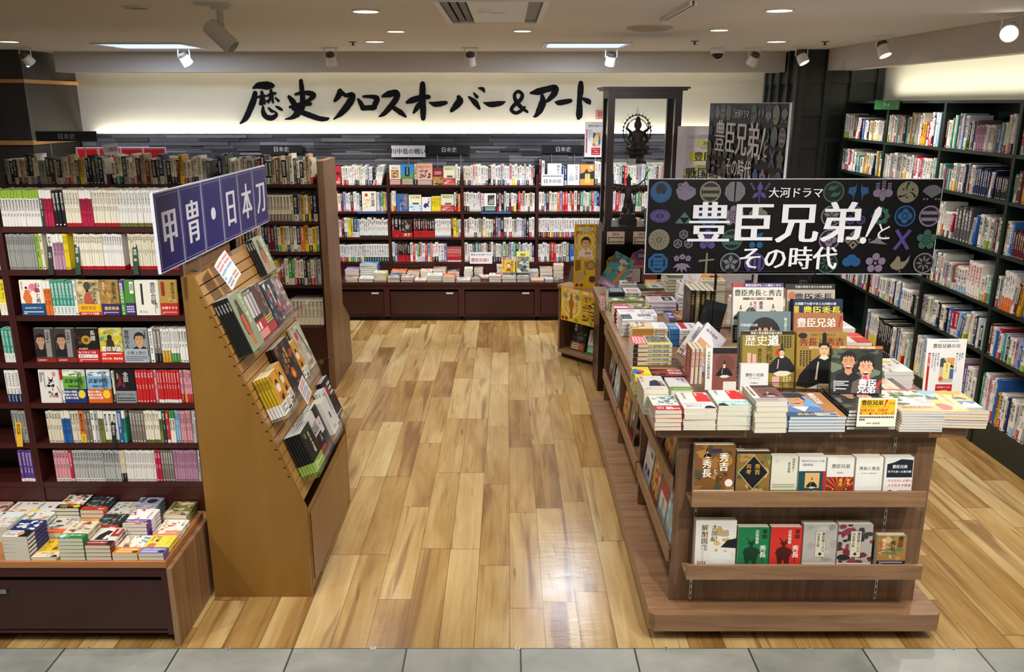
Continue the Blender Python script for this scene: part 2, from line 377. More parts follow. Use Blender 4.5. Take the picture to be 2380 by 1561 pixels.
# black clapboard corner pillar, right
b = MB(); b.box(2.76, 8.2, 0, 3.54, 9.199, ZC-0.001, M_SIDING)
nrow = 9; zh = 0.30
for i in range(nrow):
    z0 = i*zh; z1 = min(z0+zh+0.012, ZC-0.002)
    b.prism([(2.76, 8.199, z0), (2.76, 8.172, z0), (2.76, 8.192, z1), (2.76, 8.199, z1)], (0.78, 0, 0), M_SIDING)
    b.prism([(2.761, 8.2, z0), (2.733, 8.2, z0), (2.753, 8.2, z1), (2.761, 8.2, z1)], (0, 0.99, 0), M_SIDING)
for x in (2.735, 2.98, 3.22, 3.47): b.box(x, 8.15, 0, x+0.055, 8.2, ZC-0.002, M_SIDING)
for y in (8.16, 8.42, 8.68, 8.94, 9.14): b.box(2.712, y, 0, 2.76, y+0.05, ZC-0.002, M_SIDING)
for (x0, x1, z0, z1) in ((3.03, 3.21, 1.30, 1.86),):
    b.box(x0, 8.145, z0, x1, 8.17, z0+0.04, M_SIDING); b.box(x0, 8.145, z1, x1, 8.17, z1+0.04, M_SIDING)
    b.box(x0, 8.15, z0, x0+0.03, 8.17, z1, M_SIDING); b.box(x1-0.03, 8.15, z0, x1, 8.17, z1, M_SIDING); b.box(x0, 8.158, z0, x1, 8.165, z1, '070909')
struct('pillar_right', b)

# ---------------------------------------------------------------- brushed wall lettering (each character is a thing of its own)
def brush(pts):
    """smooth variable-width stroke -> polygon in the same 2-D space"""
    P = []
    n = len(pts)
    for i in range(n-1):
        p0 = pts[max(i-1, 0)]; p1 = pts[i]; p2 = pts[i+1]; p3 = pts[min(i+2, n-1)]
        for k in range(5):
            t = k/5
            P.append(tuple(0.5*((2*p1[j])+(-p0[j]+p2[j])*t+(2*p0[j]-5*p1[j]+4*p2[j]-p3[j])*t*t+(-p0[j]+3*p1[j]-3*p2[j]+p3[j])*t**3) for j in range(3)))
    P.append(pts[-1]); rr = random.Random(int(pts[0][0]*7+pts[0][1])); out = []
    L = []; R = []
    for i, (x, y, w) in enumerate(P):
        a = P[max(i-1, 0)]; c = P[min(i+1, len(P)-1)]; dx, dy = c[0]-a[0], c[1]-a[1]; d = math.hypot(dx, dy) or 1
        nx, ny = -dy/d, dx/d; w = max(w, 4)*0.5*rr.uniform(0.94, 1.06)
        L.append((x+nx*w, y+ny*w)); R.append((x-nx*w, y-ny*w))
    quads = [[L[i], L[i+1], R[i+1], R[i]] for i in range(len(P)-1)]
    caps = [ell(P[0][0], P[0][1], P[0][2]*0.5, P[0][2]*0.5, 10), ell(P[-1][0], P[-1][1], P[-1][2]*0.46, P[-1][2]*0.46, 9)]
    return quads+caps
SA = ((540, 170), 440/2380); SB = ((960, 170), 460/2380)
LETTERS = [('歴', SA, [[(265,185,30),(330,155,80),(430,155,105),(500,155,70)], [(285,250,60),(270,330,78),(215,470,78),(165,570,68),(100,632,22)],
  [(370,235,38),(380,310,52),(372,390,42)], [(310,305,20),(360,290,40),(410,285,34)], [(365,320,40),(345,390,28)], [(390,320,40),(408,385,24)],
  [(485,218,38),(495,290,42),(512,372,24)], [(435,285,30),(490,262,44),(540,250,34)], [(480,300,30),(450,368,30)], [(410,350,24),(470,345,24)], [(545,312,26),(580,348,34)],
  [(385,420,26),(388,490,58),(425,548,66),(500,562,66),(552,520,48),(535,480,16)], [(458,440,28),(495,476,42),(520,480,30)], [(550,418,24),(590,440,42),(625,462,28)]]),
 ('史', SA, [[(862,95,50),(872,180,60),(880,270,60),(885,360,72),(862,440,90),(810,515,86),(745,560,50),(665,578,16)], [(715,298,48),(755,350,70),(800,420,60)],
  [(795,265,34),(880,245,50),(985,255,68),(1020,285,66),(960,340,50),(905,365,40)], [(725,425,36),(850,392,55),(980,385,48)],
  [(770,440,60),(870,490,70),(990,535,70),(1100,572,66),(1185,575,50),(1222,562,8)]]),
 ('ク', SA, [[(1355,220,58),(1335,285,72),(1285,350,36)], [(1350,235,70),(1420,275,46)], [(1420,285,40),(1495,270,70),(1508,310,84),(1440,420,90),(1360,510,66),(1275,578,18)]]),
 ('ロ', SA, [[(1580,325,28),(1615,380,60),(1645,440,60)], [(1650,292,34),(1760,295,52),(1818,320,70),(1790,400,70),(1765,452,44)], [(1640,438,66),(1790,430,66)]]),
 ('ス', SA, [[(1890,290,36),(1960,265,80),(2060,250,84),(2060,320,78),(1980,430,70),(1905,510,58),(1842,546,16)], [(2020,430,50),(2110,490,68),(2182,548,26)]]),
 ('オ', SB, [[(-70,349,40),(0,322,80),(100,292,60),(188,285,56)], [(115,125,58),(115,200,75),(112,300,75),(120,420,75),(122,545,60)], [(90,345,40),(45,420,58),(5,478,26)]]),
 ('ー', SB, [[(195,350,14),(270,374,68),(395,355,50)]]),
 ('バ', SB, [[(548,285,48),(560,335,88),(510,400,75),(462,452,44)], [(668,282,20),(740,345,64),(798,425,36)], [(730,238,20),(770,285,44)], [(785,178,16),(838,190,46),(858,225,20)]]),
 ('ー', SB, [[(842,350,8),(930,375,66),(1050,362,60),(1112,342,10)]]),
 ('&', SB, [[(1375,465,32),(1290,400,52),(1232,320,48),(1222,255,40),(1268,218,40),(1315,262,44),(1290,322,48),(1220,380,44),(1182,440,44),(1235,478,42),(1300,450,42),(1345,405,26)]]),
 ('ア', SB, [[(1415,238,28),(1500,222,78),(1620,190,75),(1708,178,80),(1700,240,78),(1640,310,56),(1592,350,24)], [(1552,265,40),(1560,340,80),(1530,430,86),(1480,508,46),(1447,520,16)]]),
 ('ー', SB, [[(1710,345,18),(1760,355,66),(1895,330,52)]]),
 ('ト', SB, [[(2018,118,58),(2015,200,75),(2002,330,64),(2002,430,75),(1998,505,82),(1990,538,50)], [(2048,308,38),(2108,340,66),(2128,368,26)]])]
ORDW = ['first', 'second', 'third', 'fourth', 'fifth', 'sixth', 'seventh', 'eighth', 'ninth', 'tenth', 'eleventh', 'twelfth', 'last']
for i, (ch, (org, sc), strokes) in enumerate(LETTERS):
    b = MB(); k = 0
    for st in strokes:
        for poly in brush(st):
            pts = [onY(org[0]+x*sc, org[1]+y*sc, 9.196-0.00004*k) for x, y in poly]; k += 1
            b.face(pts, mat('0a0b10', 0.7, 0, 0.15))
    for q in list(range(len(b.f))): pass
    o = b.build('wall_letter')
    m = o.modifiers.new('thickness', 'SOLIDIFY'); m.thickness = 0.005; m.offset = 0
    tag(o, 'black brush-painted character on the white back wall, %s of thirteen from the left' % ORDW[i], 'letter', 'brushed lettering on the back wall')
b = MB(); f0 = lambda x, y: onY(960+x*SB[1], 170+y*SB[1], 9.186)
for (x0, y0, x1, y1) in ((2200, 445, 2310, 452), (2200, 543, 2310, 550), (2200, 445, 2207, 550), (2303, 445, 2310, 550)):
    b.prism([f0(x0, y0), f0(x1, y0), f0(x1, y1), f0(x0, y1)], (0, 0.012, 0), mat('b4312a', 0.6))
vs, fs = text2d('龍', 80*SB[1]*4.75e-3, bold=0.02); c = f0(2255, 498)
b.add([(c.x+a, 9.184, c.z+d) for a, d in vs], fs, mat('b4312a', 0.6))
tag(b.build('seal_mark'), 'small red square seal stamp at the end of the brushed wall lettering', 'seal')

# ---------------------------------------------------------------- spine-out books: shared unit meshes, colours set per object
def attr_mat(name, src, rough=0.42):
    g = NT(name)
    if src == 'color': c = g.n('ObjectInfo', 1)
    else: c = g.n('Attribute', 0, attribute_type='OBJECT', attribute_name=src)
    return g.fin(c, rough, 0.35)
A_COV = attr_mat('book_cover', 'color'); A_BAND = attr_mat('book_band', 'band'); A_INK = attr_mat('book_ink', 'ink', 0.6)
TITLES = ['豊臣秀吉の時代', '秀長と秀吉', '戦国武将列伝', '日本史の人々', '歴史道', '大河ドラマ', '日本の城を歩く', '豊臣兄弟と天下', '国宝の美', '甲冑と日本刀', '軍師秀長', '太閤記', '家康の野心',
          '合戦の日本史', '城の解剖図鑑', '覚悟の人', '豊臣家の人々', '武将の時代', '世界の歴史', '天下を獲った男']
def unit_book(asp, lay, ti, hard=False):
    """unit book: spine at y=0 facing -y, x 0..1 thickness, y 0..1 depth, z 0..1 height"""
    b = MB(); zb = {0: None, 1: 0.27, 2: 0.77, 3: 0.70, 4: 0.10, 5: 0.36}[lay]
    lo, hi = (A_BAND, A_COV) if lay in (1, 3, 4, 5) else (A_COV, A_BAND)
    if lay == 0: zs = [(0, 1, A_COV)]
    else: zs = [(0, zb, lo), (zb, 1, hi)]
    c = 0.10 if not hard else 0.13; r = 0.10 if hard else 0.05   # rounded spine corners (share of the thickness, of the depth)
    prof = [(0, 1), (0, r*0.5), (c*0.5, r*0.15), (c*1.6, 0), (1-c*1.6, 0), (1-c*0.5, r*0.15), (1, r*0.5), (1, 1)]
    for z0, z1, m in zs:
        for i in range(len(prof)-1):
            (xa, ya), (xb, yb) = prof[i], prof[i+1]
            b.face([(xa, ya, z0), (xb, yb, z0), (xb, yb, z1), (xa, ya, z1)], m)
    t = 0.10; zt = 0.985 if hard else 0.996
    b.face([(x, y, 0) for x, y in reversed(prof)], zs[0][2])
    inn = [(t, 1), (t, r*0.8), (1-t, r*0.8), (1-t, 1)]
    top = zs[-1][2]
    b.face([(0, 1, 1), (0, r*.5, 1), (t, r*.8, 1), (t, 1, 1)], top); b.face([(1, 1, 1), (1-t, 1, 1), (1-t, r*.8, 1), (1, r*.5, 1)], top)
    b.face([(0, r*.5, 1), (c*.5, r*.15, 1), (c*1.6, 0, 1), (1-c*1.6, 0, 1), (1-c*.5, r*.15, 1), (1, r*.5, 1), (1-t, r*.8, 1), (t, r*.8, 1)], top)
    b.face([(x, y, zt) for x, y in inn], M_PAGE); b.face([(0, 1, 0), (0, 1, 1), (1, 1, 1), (1, 1, 0)], M_PAGE)
    # lettering runs down the spine
    z1 = 0.93 if lay != 2 else 0.74; z0 = 0.30 if lay in (0, 4) else {1: 0.32, 2: 0.22, 3: 0.12, 5: 0.42}[lay]
    ch = 0.62*asp; txt = TITLES[ti % len(TITLES)]; n = max(2, min(int((z1-z0)/(ch*1.08)), len(txt))); txt = txt[:n]
    def put(txt, ztop, ch, x0=0.5, m=A_INK):
        vs, fs = text2d(txt, 1, True, 0.03); L = len(txt)
        b.add([(x0+x*ch/asp*1.0, -0.006, ztop-(L/2)*ch*1.04+y*ch*1.04) for x, y in vs], fs, m)
        return ztop-L*ch*1.04
    ze = put(txt, z1, ch)
    if ze-z0 > 0.18: put(TITLES[(ti*3+5) % len(TITLES)][:4], min(ze-0.06, z0+0.26), ch*0.62)
    if lay in (1, 5): put(TITLES[(ti*7+2) % len(TITLES)][:max(1, min(5, int(zb*0.8/(ch*0.75))))], zb-0.03, ch*0.72, m=A_COV)
    if lay in (0, 3, 4): b.face([(0.3, -0.005, 0.035), (0.7, -0.005, 0.035), (0.7, -0.005, 0.07), (0.3, -0.005, 0.07)], A_INK)
    return b.mesh('book')
_ub = {}
ASPS = (0.055, 0.08, 0.11, 0.15, 0.21)
def ubook(asp, lay, ti, hard=False):
    a = min(ASPS, key=lambda q: abs(q-asp)); k = (a, lay, ti % 10, hard)
    if k not in _ub: _ub[k] = unit_book(a, lay, ti % 10+(10 if hard else 0), hard)
    return _ub[k]
def spine_book(M, w, d, h, cov, lay, band, ink, label, name, cat, group, ti=0, hard=False):
    o = link(name, ubook(w/h, lay, ti, hard)); o.matrix_world = M @ Matrix.Diagonal((w, d, h, 1))
    o.color = (*C(cov), 1); o['band'] = C(band); o['ink'] = C(ink)
    return tag(o, label, cat, group)
LAYW = {0: '%c', 1: '%c with %b foot band', 2: '%c with %b head', 3: '%b with %c head', 4: '%c with %b foot', 5: '%c with %b lower third'}
def look(cov, lay, band): return (LAYW[lay] if band != cov else '%c').replace('%c', cov).replace('%b', band)

# ---------------------------------------------------------------- front-facing books: cover art in a small mini-language
_art = {}
DES = {}
def expand(e, asp):
    """asp = height/width of the cover; yields (kind, geometry, colour) in cover units u,v (0..1)"""
    k = e[0]
    if k == 'r': yield [[(e[1], e[2]), (e[3], e[2]), (e[3], e[4]), (e[1], e[4])]], e[5]
    elif k == 'p': yield [e[1]], e[2]
    elif k == 'e': yield [ell(e[1], e[2], e[3], e[3]/asp if e[4] is None else e[4], 18)], e[5]
    elif k in 'hv':
        bold = e[6] if len(e) > 6 else 0.035
        vs, fs = text2d(e[1], e[4], k == 'v', bold, 1.0, e[7] if len(e) > 7 else 1.0)
        L = e[4]*len(e[1])*(e[7] if len(e) > 7 else 1.0)/asp/2
        cy = e[3]-(L if k == 'v' else 0)
        yield ('T', [(e[2]+x, cy+y/asp) for x, y in vs], fs), e[5]
    elif k == 'n':   # lines of small print, shown as rows of short dashes
        u0, v0, u1, v1, col, n = e[1:7]; rr = random.Random(int(u0*97+v1*31+n)); q = []
        for i in range(n):
            if len(e) > 7:   # upright lines
                x = u1-(u1-u0)*(i+.5)/n; w = (u1-u0)/n*0.32; y = v1
                while y > v0:
                    h = w*2*rr.uniform(.7, 1)/asp; q.append([(x-w, y-h), (x+w, y-h), (x+w, y), (x-w, y)]); y -= h*1.35
                    if rr.random() < 0.06: break
            else:
                y = v1-(v1-v0)*(i+.5)/n; h = (v1-v0)/n*0.3; x = u0
                while x < u1:
                    w = h*2*asp*rr.uniform(.7, 1.1); q.append([(x, y-h), (min(x+w, u1), y-h), (min(x+w, u1), y+h), (x, y+h)]); x += w*1.3
                    if rr.random() < 0.04: break
        yield q, col
    elif k == 'img':  # a painted picture: irregular patches of the given colours
        u0, v0, u1, v1, seed, cols = e[1:7]; n = e[7] if len(e) > 7 else 26
        yield [[(u0, v0), (u1, v0), (u1, v1), (u0, v1)]], cols[0]
        rr = random.Random(seed)
        for i in range(n):
            cu, cv = rr.uniform(u0, u1), rr.uniform(v0, v1); ru = (u1-u0)*rr.uniform(.05, .22); rv = (v1-v0)*rr.uniform(.04, .14)
            pts = []
            m = rr.randint(6, 10); a0 = rr.random()*6
            for j in range(m):
                a = a0+2*math.pi*j/m; q = rr.uniform(.55, 1.15)
                pts.append((min(max(cu+ru*q*math.cos(a), u0), u1), min(max(cv+rv*q*math.sin(a), v0), v1)))
            yield [pts], cols[1+i % (len(cols)-1)]
    elif k == 'lord':  # seated court figure in a black robe and tall cap
        u, v, s = e[1:4]; robe = e[4] if len(e) > 4 else '15151a'; a = asp
        P = lambda pts: [(u+x*s, v+y*s/a) for x, y in pts]
        yield [P([(-.75, 0), (-.62, .28), (-.34, .62), (-.12, .78), (.14, .78), (.40, .60), (.66, .30), (.78, .02), (.3, -.08), (-.3, -.08)])], robe
        yield [P([(-.40, -.06), (-.1, .06), (.28, .05), (.52, -.05), (.2, -.2), (-.2, -.2)])], 'd9d2c4'
        yield [P([(-.13, .72), (-.05, .80), (.06, .80), (.13, .72), (.02, .66)])], 'e2d8c8'
        yield [P(ell(0, .93, .125, .165, 14))], 'd8b48e'
        yield [P([(-.14, 1.02), (-.12, 1.10), (.12, 1.10), (.14, 1.02), (.13, .96), (.06, 1.04), (-.06, 1.04), (-.13, .96)])], '121216'
        yield [P([(-.05, 1.08), (-.05, 1.34), (.0, 1.40), (.06, 1.34), (.06, 1.08)])], '121216'
        for sx in (-1, 1): yield [P([(sx*.03, .955), (sx*.085, .965), (sx*.085, .952), (sx*.03, .942)])], '2a1d18'
        yield [P([(-.04, .84), (.04, .84), (.03, .825), (-.03, .825)])], '8a4a3c'
        yield [P([(-.22, .16), (-.16, .62), (-.12, .62), (-.17, .16)])], 'cfc4a6'
    elif k == 'face':  # a portrait: hair, face, features, shoulders
        u, v, s, skin, hair, coat, laugh = e[1:8]; a = asp
        P = lambda pts: [(u+x*s, v+y*s/a) for x, y in pts]
        yield [P([(-1.25, -2.2), (-1.1, -1.25), (-.55, -.95), (-.3, -.85), (.3, -.85), (.55, -.95), (1.1, -1.25), (1.25, -2.2)])], coat
        yield [P([(-.3, -.4), (.3, -.4), (.34, -1.0), (0, -1.25), (-.34, -1.0)])], skin
        yield [P(ell(0, .28, .74, .82, 18))], hair
        yield [P([(-.52, .45), (-.3, .62), (.05, .60), (.32, .66), (.53, .42), (.55, -.05), (.44, -.45), (.2, -.72), (0, -.78), (-.2, -.72), (-.44, -.45), (-.55, -.05)])], skin
        for sx in (-1, 1):
            yield [P(ell(sx*.57, -.03, .07, .14, 10))], skin
            yield [P([(sx*.1, .20), (sx*.24, .27), (sx*.4, .22), (sx*.4, .18), (sx*.24, .22), (sx*.1, .16)])], '2b1c15'
            yield [P(ell(sx*.24, .06, .085, .022 if laugh else .045, 10))], '1f1512'
            yield [P([(sx*.14, .02), (sx*.34, .02), (sx*.34, .0), (sx*.14, .0)])], 'b58466'
        yield [P([(-.03, .08), (.03, .08), (.11, -.2), (-.11, -.2)])], 'c08e6c'
        if laugh:
            yield [P([(-.28, -.34), (.28, -.34), (.2, -.58), (0, -.64), (-.2, -.58)])], '5e1f1f'
            yield [P([(-.25, -.35), (.25, -.35), (.2, -.44), (-.2, -.44)])], 'efeae2'
        else:
            yield [P([(-.17, -.42), (0, -.39), (.17, -.42), (0, -.49)])], 'a5584c'
        for x in (-.35, -.12, .18, .38): yield [P([(x-.1, .7), (x+.12, .7), (x+.02, .36+abs(x)*.2)])], hair
    elif k == 'sam':  # armoured warrior silhouette
        u, v, s, col = e[1:5]; a = asp
        P = lambda pts: [(u+x*s, v+y*s/a) for x, y in pts]
        yield [P([(-.42, -.9), (-.5, -.3), (-.62, .0), (-.5, .35), (-.2, .48), (.2, .48), (.52, .33), (.64, -.02), (.5, -.3), (.44, -.9), (.12, -.9), (0, -.5), (-.12, -.9)])], col
        yield [P(ell(0, .66, .17, .2, 12))], col
        yield [P([(-.36, .68), (-.2, .92), (.2, .92), (.36, .68), (.2, .76), (-.2, .76)])], col
        for sx in (-1, 1): yield [P([(sx*.06, .9), (sx*.3, 1.25), (sx*.36, 1.22), (sx*.16, .86)])], col
        yield [P([(.55, .3), (.62, .3), (.95, -.75), (.88, -.77)])], col
def paint(b, els, asp, fn, z0=1):
    k = z0
    for e in els:
        for g, col in expand(e, asp):
            m = mat(col, 0.4)
            if g and g[0] == 'T': b.add([fn(x, y, k) for x, y in g[1]], g[2], m)
            else:
                for poly in g: b.face([fn(min(max(x, 0.0), 1.0), min(max(y, 0.0), 1.0), k) for x, y in poly], m)
            k += 0.6 if e[0] == 'img' else 1
    return k
def paint_n(els, asp): return sum((0.6 if e[0] == 'img' else 1)*sum(1 for _ in expand(e, asp)) for e in els)
def design(key, base, desc, els, side='R', band=None, spine=None, hard=False, page=None, back=None):
    DES[key] = dict(base=base, desc=desc, els=els, side=side, band=band, spine=spine, hard=hard, page=page, back=back)
LAYER = 0.00003; GAP = 0.0014
def uprof(W, T, g, side, c):
    """U-shaped section of a jacket in the x-z plane; g = outward offset, c = board thickness; open towards the fore-edge"""
    r = min(T*0.3, 0.004); o = [(W, T+g), (r, T+g), (-g, T-r), (-g, r), (r, -g), (W, -g), (W, c-g), (r, c), (c, r+c*.5), (c, T-r-c*.5), (r, T-c), (W, T-c+g)]
    if side == 'R': o = [(W-x, z) for x, z in reversed(o)]
    return o
_bk = {}
def book_meshes(key, W, H, T):
    k = (key, round(W, 3), round(H, 3), round(T, 4))
    if k in _bk: return _bk[k]
    D = DES[key]; hard = D['hard']; c = 0.0022 if hard else 0.0006; asp = H/W; ov = 0.003 if hard else 0.0
    b = MB(); m = mat(D['base'], 0.35)
    b.prism([(x, 0, z) for x, z in uprof(W, T, 0, D['side'], c)], (0, H, 0), m)
    top = paint(b, D['els'], asp, lambda u, v, k: (u*W, v*H, T+LAYER*k))
    if D['back']: paint(b, D['back'], asp, lambda u, v, k: (W-u*W, v*H, -LAYER*k))
    if D['spine']:
        txt, col = D['spine'][:2]; ch = min(T*0.62, H*0.8/len(txt)); vs, fs = text2d(txt, ch, True, 0.03); L = len(txt)*ch
        sgn = 1 if D['side'] == 'R' else -1; xs = W+0.0004 if sgn > 0 else -0.0004
        b.add([(xs, H*0.92-L/2+y, T/2-sgn*x) for x, y in vs], fs, mat(col, 0.5))
        if len(D['spine']) > 2:
            z0, z1 = D['spine'][3:5] if len(D['spine']) > 4 else (0, .25)
            b.face([(xs-sgn*.0002, z0*H, T*.06), (xs-sgn*.0002, z1*H, T*.06), (xs-sgn*.0002, z1*H, T*.94), (xs-sgn*.0002, z0*H, T*.94)], mat(D['spine'][2], 0.4))
    D['lay'] = LAYER*(top+2)
    cover = b.mesh('cover')
    p = MB(); pm = D['page'] or M_PAGE
    e = 0.0004+ov; x0, x1 = (e, W-0.004) if D['side'] == 'R' else (0.004, W-e)
    p.box(x0, e*.8, c, x1, H-e*.8, T-c, pm); pages = p.mesh('page_block')
    band = None
    if D['band']:
        bh, bc, bel = D['band'][:3]; q = MB(); off = LAYER*(top+1)+0.0002
        q.prism([(x, -0.0002, z) for x, z in uprof(W, T, off, D['side'], c)], (0, bh*H, 0), mat(bc, 0.4))
        paint(q, bel, asp*bh, lambda u, v, k: (u*W, v*H*bh, T+off+LAYER*k))
        D['lay'] = LAYER*(paint_n(bel, bh*asp)+top+4)+.0002; band = q.mesh('paper_band')
    _bk[k] = (cover, pages, band); return _bk[k]
def book(key, M, W, H, T, label, name='paperback', group=None, cat='book'):
    """one front-facing or stacked book: jacket (root) > page_block, paper_band.  M maps x=width, y=height, z=thickness"""
    cv, pg, bd = book_meshes(key, W, H, T)
    o = link(name, cv); o.matrix_world = M; tag(o, label, cat, group)
    link('page_block', pg, o)
    if bd: link('paper_band', bd, o)
    return o
ROT_UP = Matrix.Rotation(math.pi/2, 4, 'X')       # stands a lying book up, front cover towards -Y
def T4(x, y, z): return Matrix.Translation((x, y, z))
def RZ(a): return Matrix.Rotation(math.radians(a), 4, 'Z')
def RX(a): return Matrix.Rotation(math.radians(a), 4, 'X')
def RY(a): return Matrix.Rotation(math.radians(a), 4, 'Y')
def gap(key, W, H, T):
    book_meshes(key, W, H, T); return max(0.0014, DES[key].get('lay', 0)+0.0006)
def face_out(key, x, y, z, W, H, T, label, lean=6, name='paperback', group=None, n=1, yaw=0, cat='book'):
    """n copies standing face to the camera, the front one first; y = plane of the front cover's foot"""
    g = gap(key, W, H, T)
    for i in range(n):
        M = T4(x, y, z) @ RZ(yaw) @ RX(-lean) @ T4(0, (T+g)*i+T, 0.0008) @ ROT_UP
        book(key, M, W, H, T, label if i == 0 else copy_label(label, i), name, group, cat)
def copy_label(label, i):
    """label of the i-th copy behind / below the one that shows: keeps within sixteen words"""
    return ' '.join([nth(i+1), 'copy behind']+label.split()[:12])
FOOT = []
def stack(key, x, y, z, W, H, T, n, rot, label, name='paperback', group=None, seed=0, jit=0.003):
    """n copies lying flat; (x, y) = centre of the pile; rot in degrees about the vertical (0: foot of the cover towards the camera)"""
    rr = random.Random(seed*31+n); g = gap(key, W, H, T); a = math.radians(rot)
    hx = (W*abs(math.cos(a))+H*abs(math.sin(a)))/2+jit; hy_ = (W*abs(math.sin(a))+H*abs(math.cos(a)))/2+jit
    for _ in range(14):          # never two piles in one place
        for fx, fy, gx, gy, fz in FOOT:
            ox = hx+gx-abs(x-fx); oy = hy_+gy-abs(y-fy)
            if abs(fz-z) < .05 and ox > 0 and oy > 0:
                if ox < .03: x += ox+.0005 if x > fx else -ox-.0005
                else: y += oy+.0005 if y >= fy else -oy-.0005
    FOOT.append((x, y, hx, hy_, z))
    for i in range(n):
        M = T4(x+rr.uniform(-jit, jit), y+rr.uniform(-jit, jit), z+i*(T+g)+0.0004) @ RZ(rot+rr.uniform(-1, 1)*min(1, jit/.002)) @ T4(-W/2, -H/2, 0)
        lab = label if i == n-1 else ' '.join([nth(n-i), 'book down under']+label.split()[:12])
        book(key, M, W, H, T, lab, name, group)
    return z+n*(T+g)

# ---------------------------------------------------------------- bookcases
def part(b, name, root, label=None, **k):
    """child mesh built in the thing's own frame"""
    o = b.build(name, root, **k)
    if label: o['label'] = label
    return o
def bay(label, M, w, d, boards, zt, m, z0=0.0, tb=0.024, group=None, back=None, strip=None, top=False, ts=0.014):
    """one bookcase bay in local x 0..w, y 0 (front)..d; boards = heights of the boards' upper faces"""
    r = link('bookcase', None); r.matrix_world = M; tag(r, label, 'bookcase', group)
    for x in (0, w-ts):
        b = MB(); b.box(x, 0, z0, x+ts, d, zt, m); part(b, 'side_panel', r)
    b = MB(); b.box(ts+.0005, d-0.012, z0, w-ts-.0005, d-0.001, zt, back or m); part(b, 'back_panel', r)
    for i, z in enumerate(boards):
        b = MB(); b.box(ts+.0005, 0.002, z-tb, w-ts-.0005, d-0.0125, z, m); o = part(b, 'shelf_board', r)
        if strip and strip[0] == i:
            q = MB(); q.box(strip[1], -0.004, z-tb+.003, strip[2], 0.0015, z-0.003, '3a5f9e'); part(q, 'shelf_strip', o, 'blue paper strip')
    zr = boards[0]-tb-.0005
    if zr-z0 > 0.03:
        b = MB(); b.box(ts+.0005, 0.006, z0+.0005, w-ts-.0005, 0.022, zr, m); part(b, 'riser_board', r)
    if top:
        b = MB(); b.box(ts+.0005, 0, zt-0.02, w-ts-.0005, d-0.0125, zt, m); part(b, 'top_board', r)
    return r
def base_cabinet(label, X0, X1, Yf, Yb, zt, group=None, end=None, top=None, ptag=True):
    r = thing('base_cabinet', label, 'cabinet', (X0, Yf, 0), None, group); w = X1-X0; d = Yb-Yf; m = M_DARKRED
    b = MB(); b.box(0.02, 0.07, 0, w-0.02, d, 0.05, mat('0c0808')); part(b, 'plinth', r)
    b = MB(); b.box(0, 0.01, 0.05, w, d, 0.062, m); b.box(0, 0.0, 0.05, 0.03, d, zt-0.03, m); b.box(w-0.03, 0, 0.05, w, d, zt-0.03, m)
    b.box(0.0301, 0.0, zt-0.075, w-0.0301, 0.02, zt-0.03, m); b.box(0.0301, d-.012, .063, w-.0301, d, zt-.03, m); part(b, 'carcass', r)
    b = MB(); b.box(-0.0, -0.008, zt-0.0298, w, d, zt, top or m); part(b, 'worktop', r, bevel=0.002)
    b = MB(); b.box(0.036, 0.012, 0.068, w-0.036, 0.03, zt-0.098, M_DRED2); o = part(b, 'drawer_front', r)
    if ptag:
        b = MB(); b.box(w-0.16, 0.004, zt-0.125, w-0.085, 0.0115, zt-0.108, 'c9c6bd'); part(b, 'label_holder', o, 'small white label plate')
    else:
        b = MB(); b.box(w/2-0.09, 0.0, zt-0.155, w/2+0.09, 0.0115, zt-0.135, M_METAL); part(b, 'handle', o, 'brushed metal pull')
    if end:
        b = MB(); b.box(w+.0005, -0.012, 0.0, w+0.022, d+0.0, zt-0.03, M_ENDW); part(b, 'end_panel', r, 'striped brown wood end')
    return r
EDGE = [-2.05, -1.267, -0.484, 0.313, 1.104, 1.895, 2.686]
BB = [0.559, 0.826, 1.103, 1.380]
for i in range(6):
    bay('dark red bookcase bay under the slate wall, %s from the left' % nth(i+1), T4(EDGE[i], 8.9, 0), EDGE[i+1]-EDGE[i]-0.001, 0.195, BB, 1.494, M_DARKRED, 0.417, group='bookcases along the back wall',
        strip={0: (2, 0.45, 0.75), 2: (2, 0.2, 0.52)}.get(i))
    base_cabinet('dark red base cabinet along the back wall, %s from the left' % nth(i+1), EDGE[i], EDGE[i+1]-0.001, 8.5, 8.898, 0.416, 'base cabinets along the back wall')
# front bookcase of pocket paperbacks, left
LB = [0.549, 0.739, 0.930, 1.118, 1.331, 1.531, 1.714]
LX = [-2.885, -2.135, -1.378]
for i in range(2):
    bay(['dark red bookcase bay cut off by the left photo edge, pocket paperbacks', 'dark red bookcase bay of pocket paperbacks behind the low book table'][i], T4(LX[i], 3.47, 0), LX[i+1]-LX[i]-0.001, 0.24, LB, 1.80, M_DARKRED, 0.401)
r = thing('end_panel_board', 'brown wood end board between pocket paperback bookcase and slatted maple rack', 'panel', (-1.3775, 3.47, 0))
b = MB(); b.box(0, 0, 0.402, 0.012, 0.58, 1.80, M_WALV); part(b, 'board', r)
b = MB(); b.box(-0.0, 0.0, 1.8005, 0.012, 0.58, 1.812, M_DARKRED); part(b, 'edge_cap', r)
base_cabinet('low dark red cabinet with wooden top carrying piled paperbacks', -2.95, -1.405, 3.045, 3.468, 0.40, None, True, M_TOPW, False)
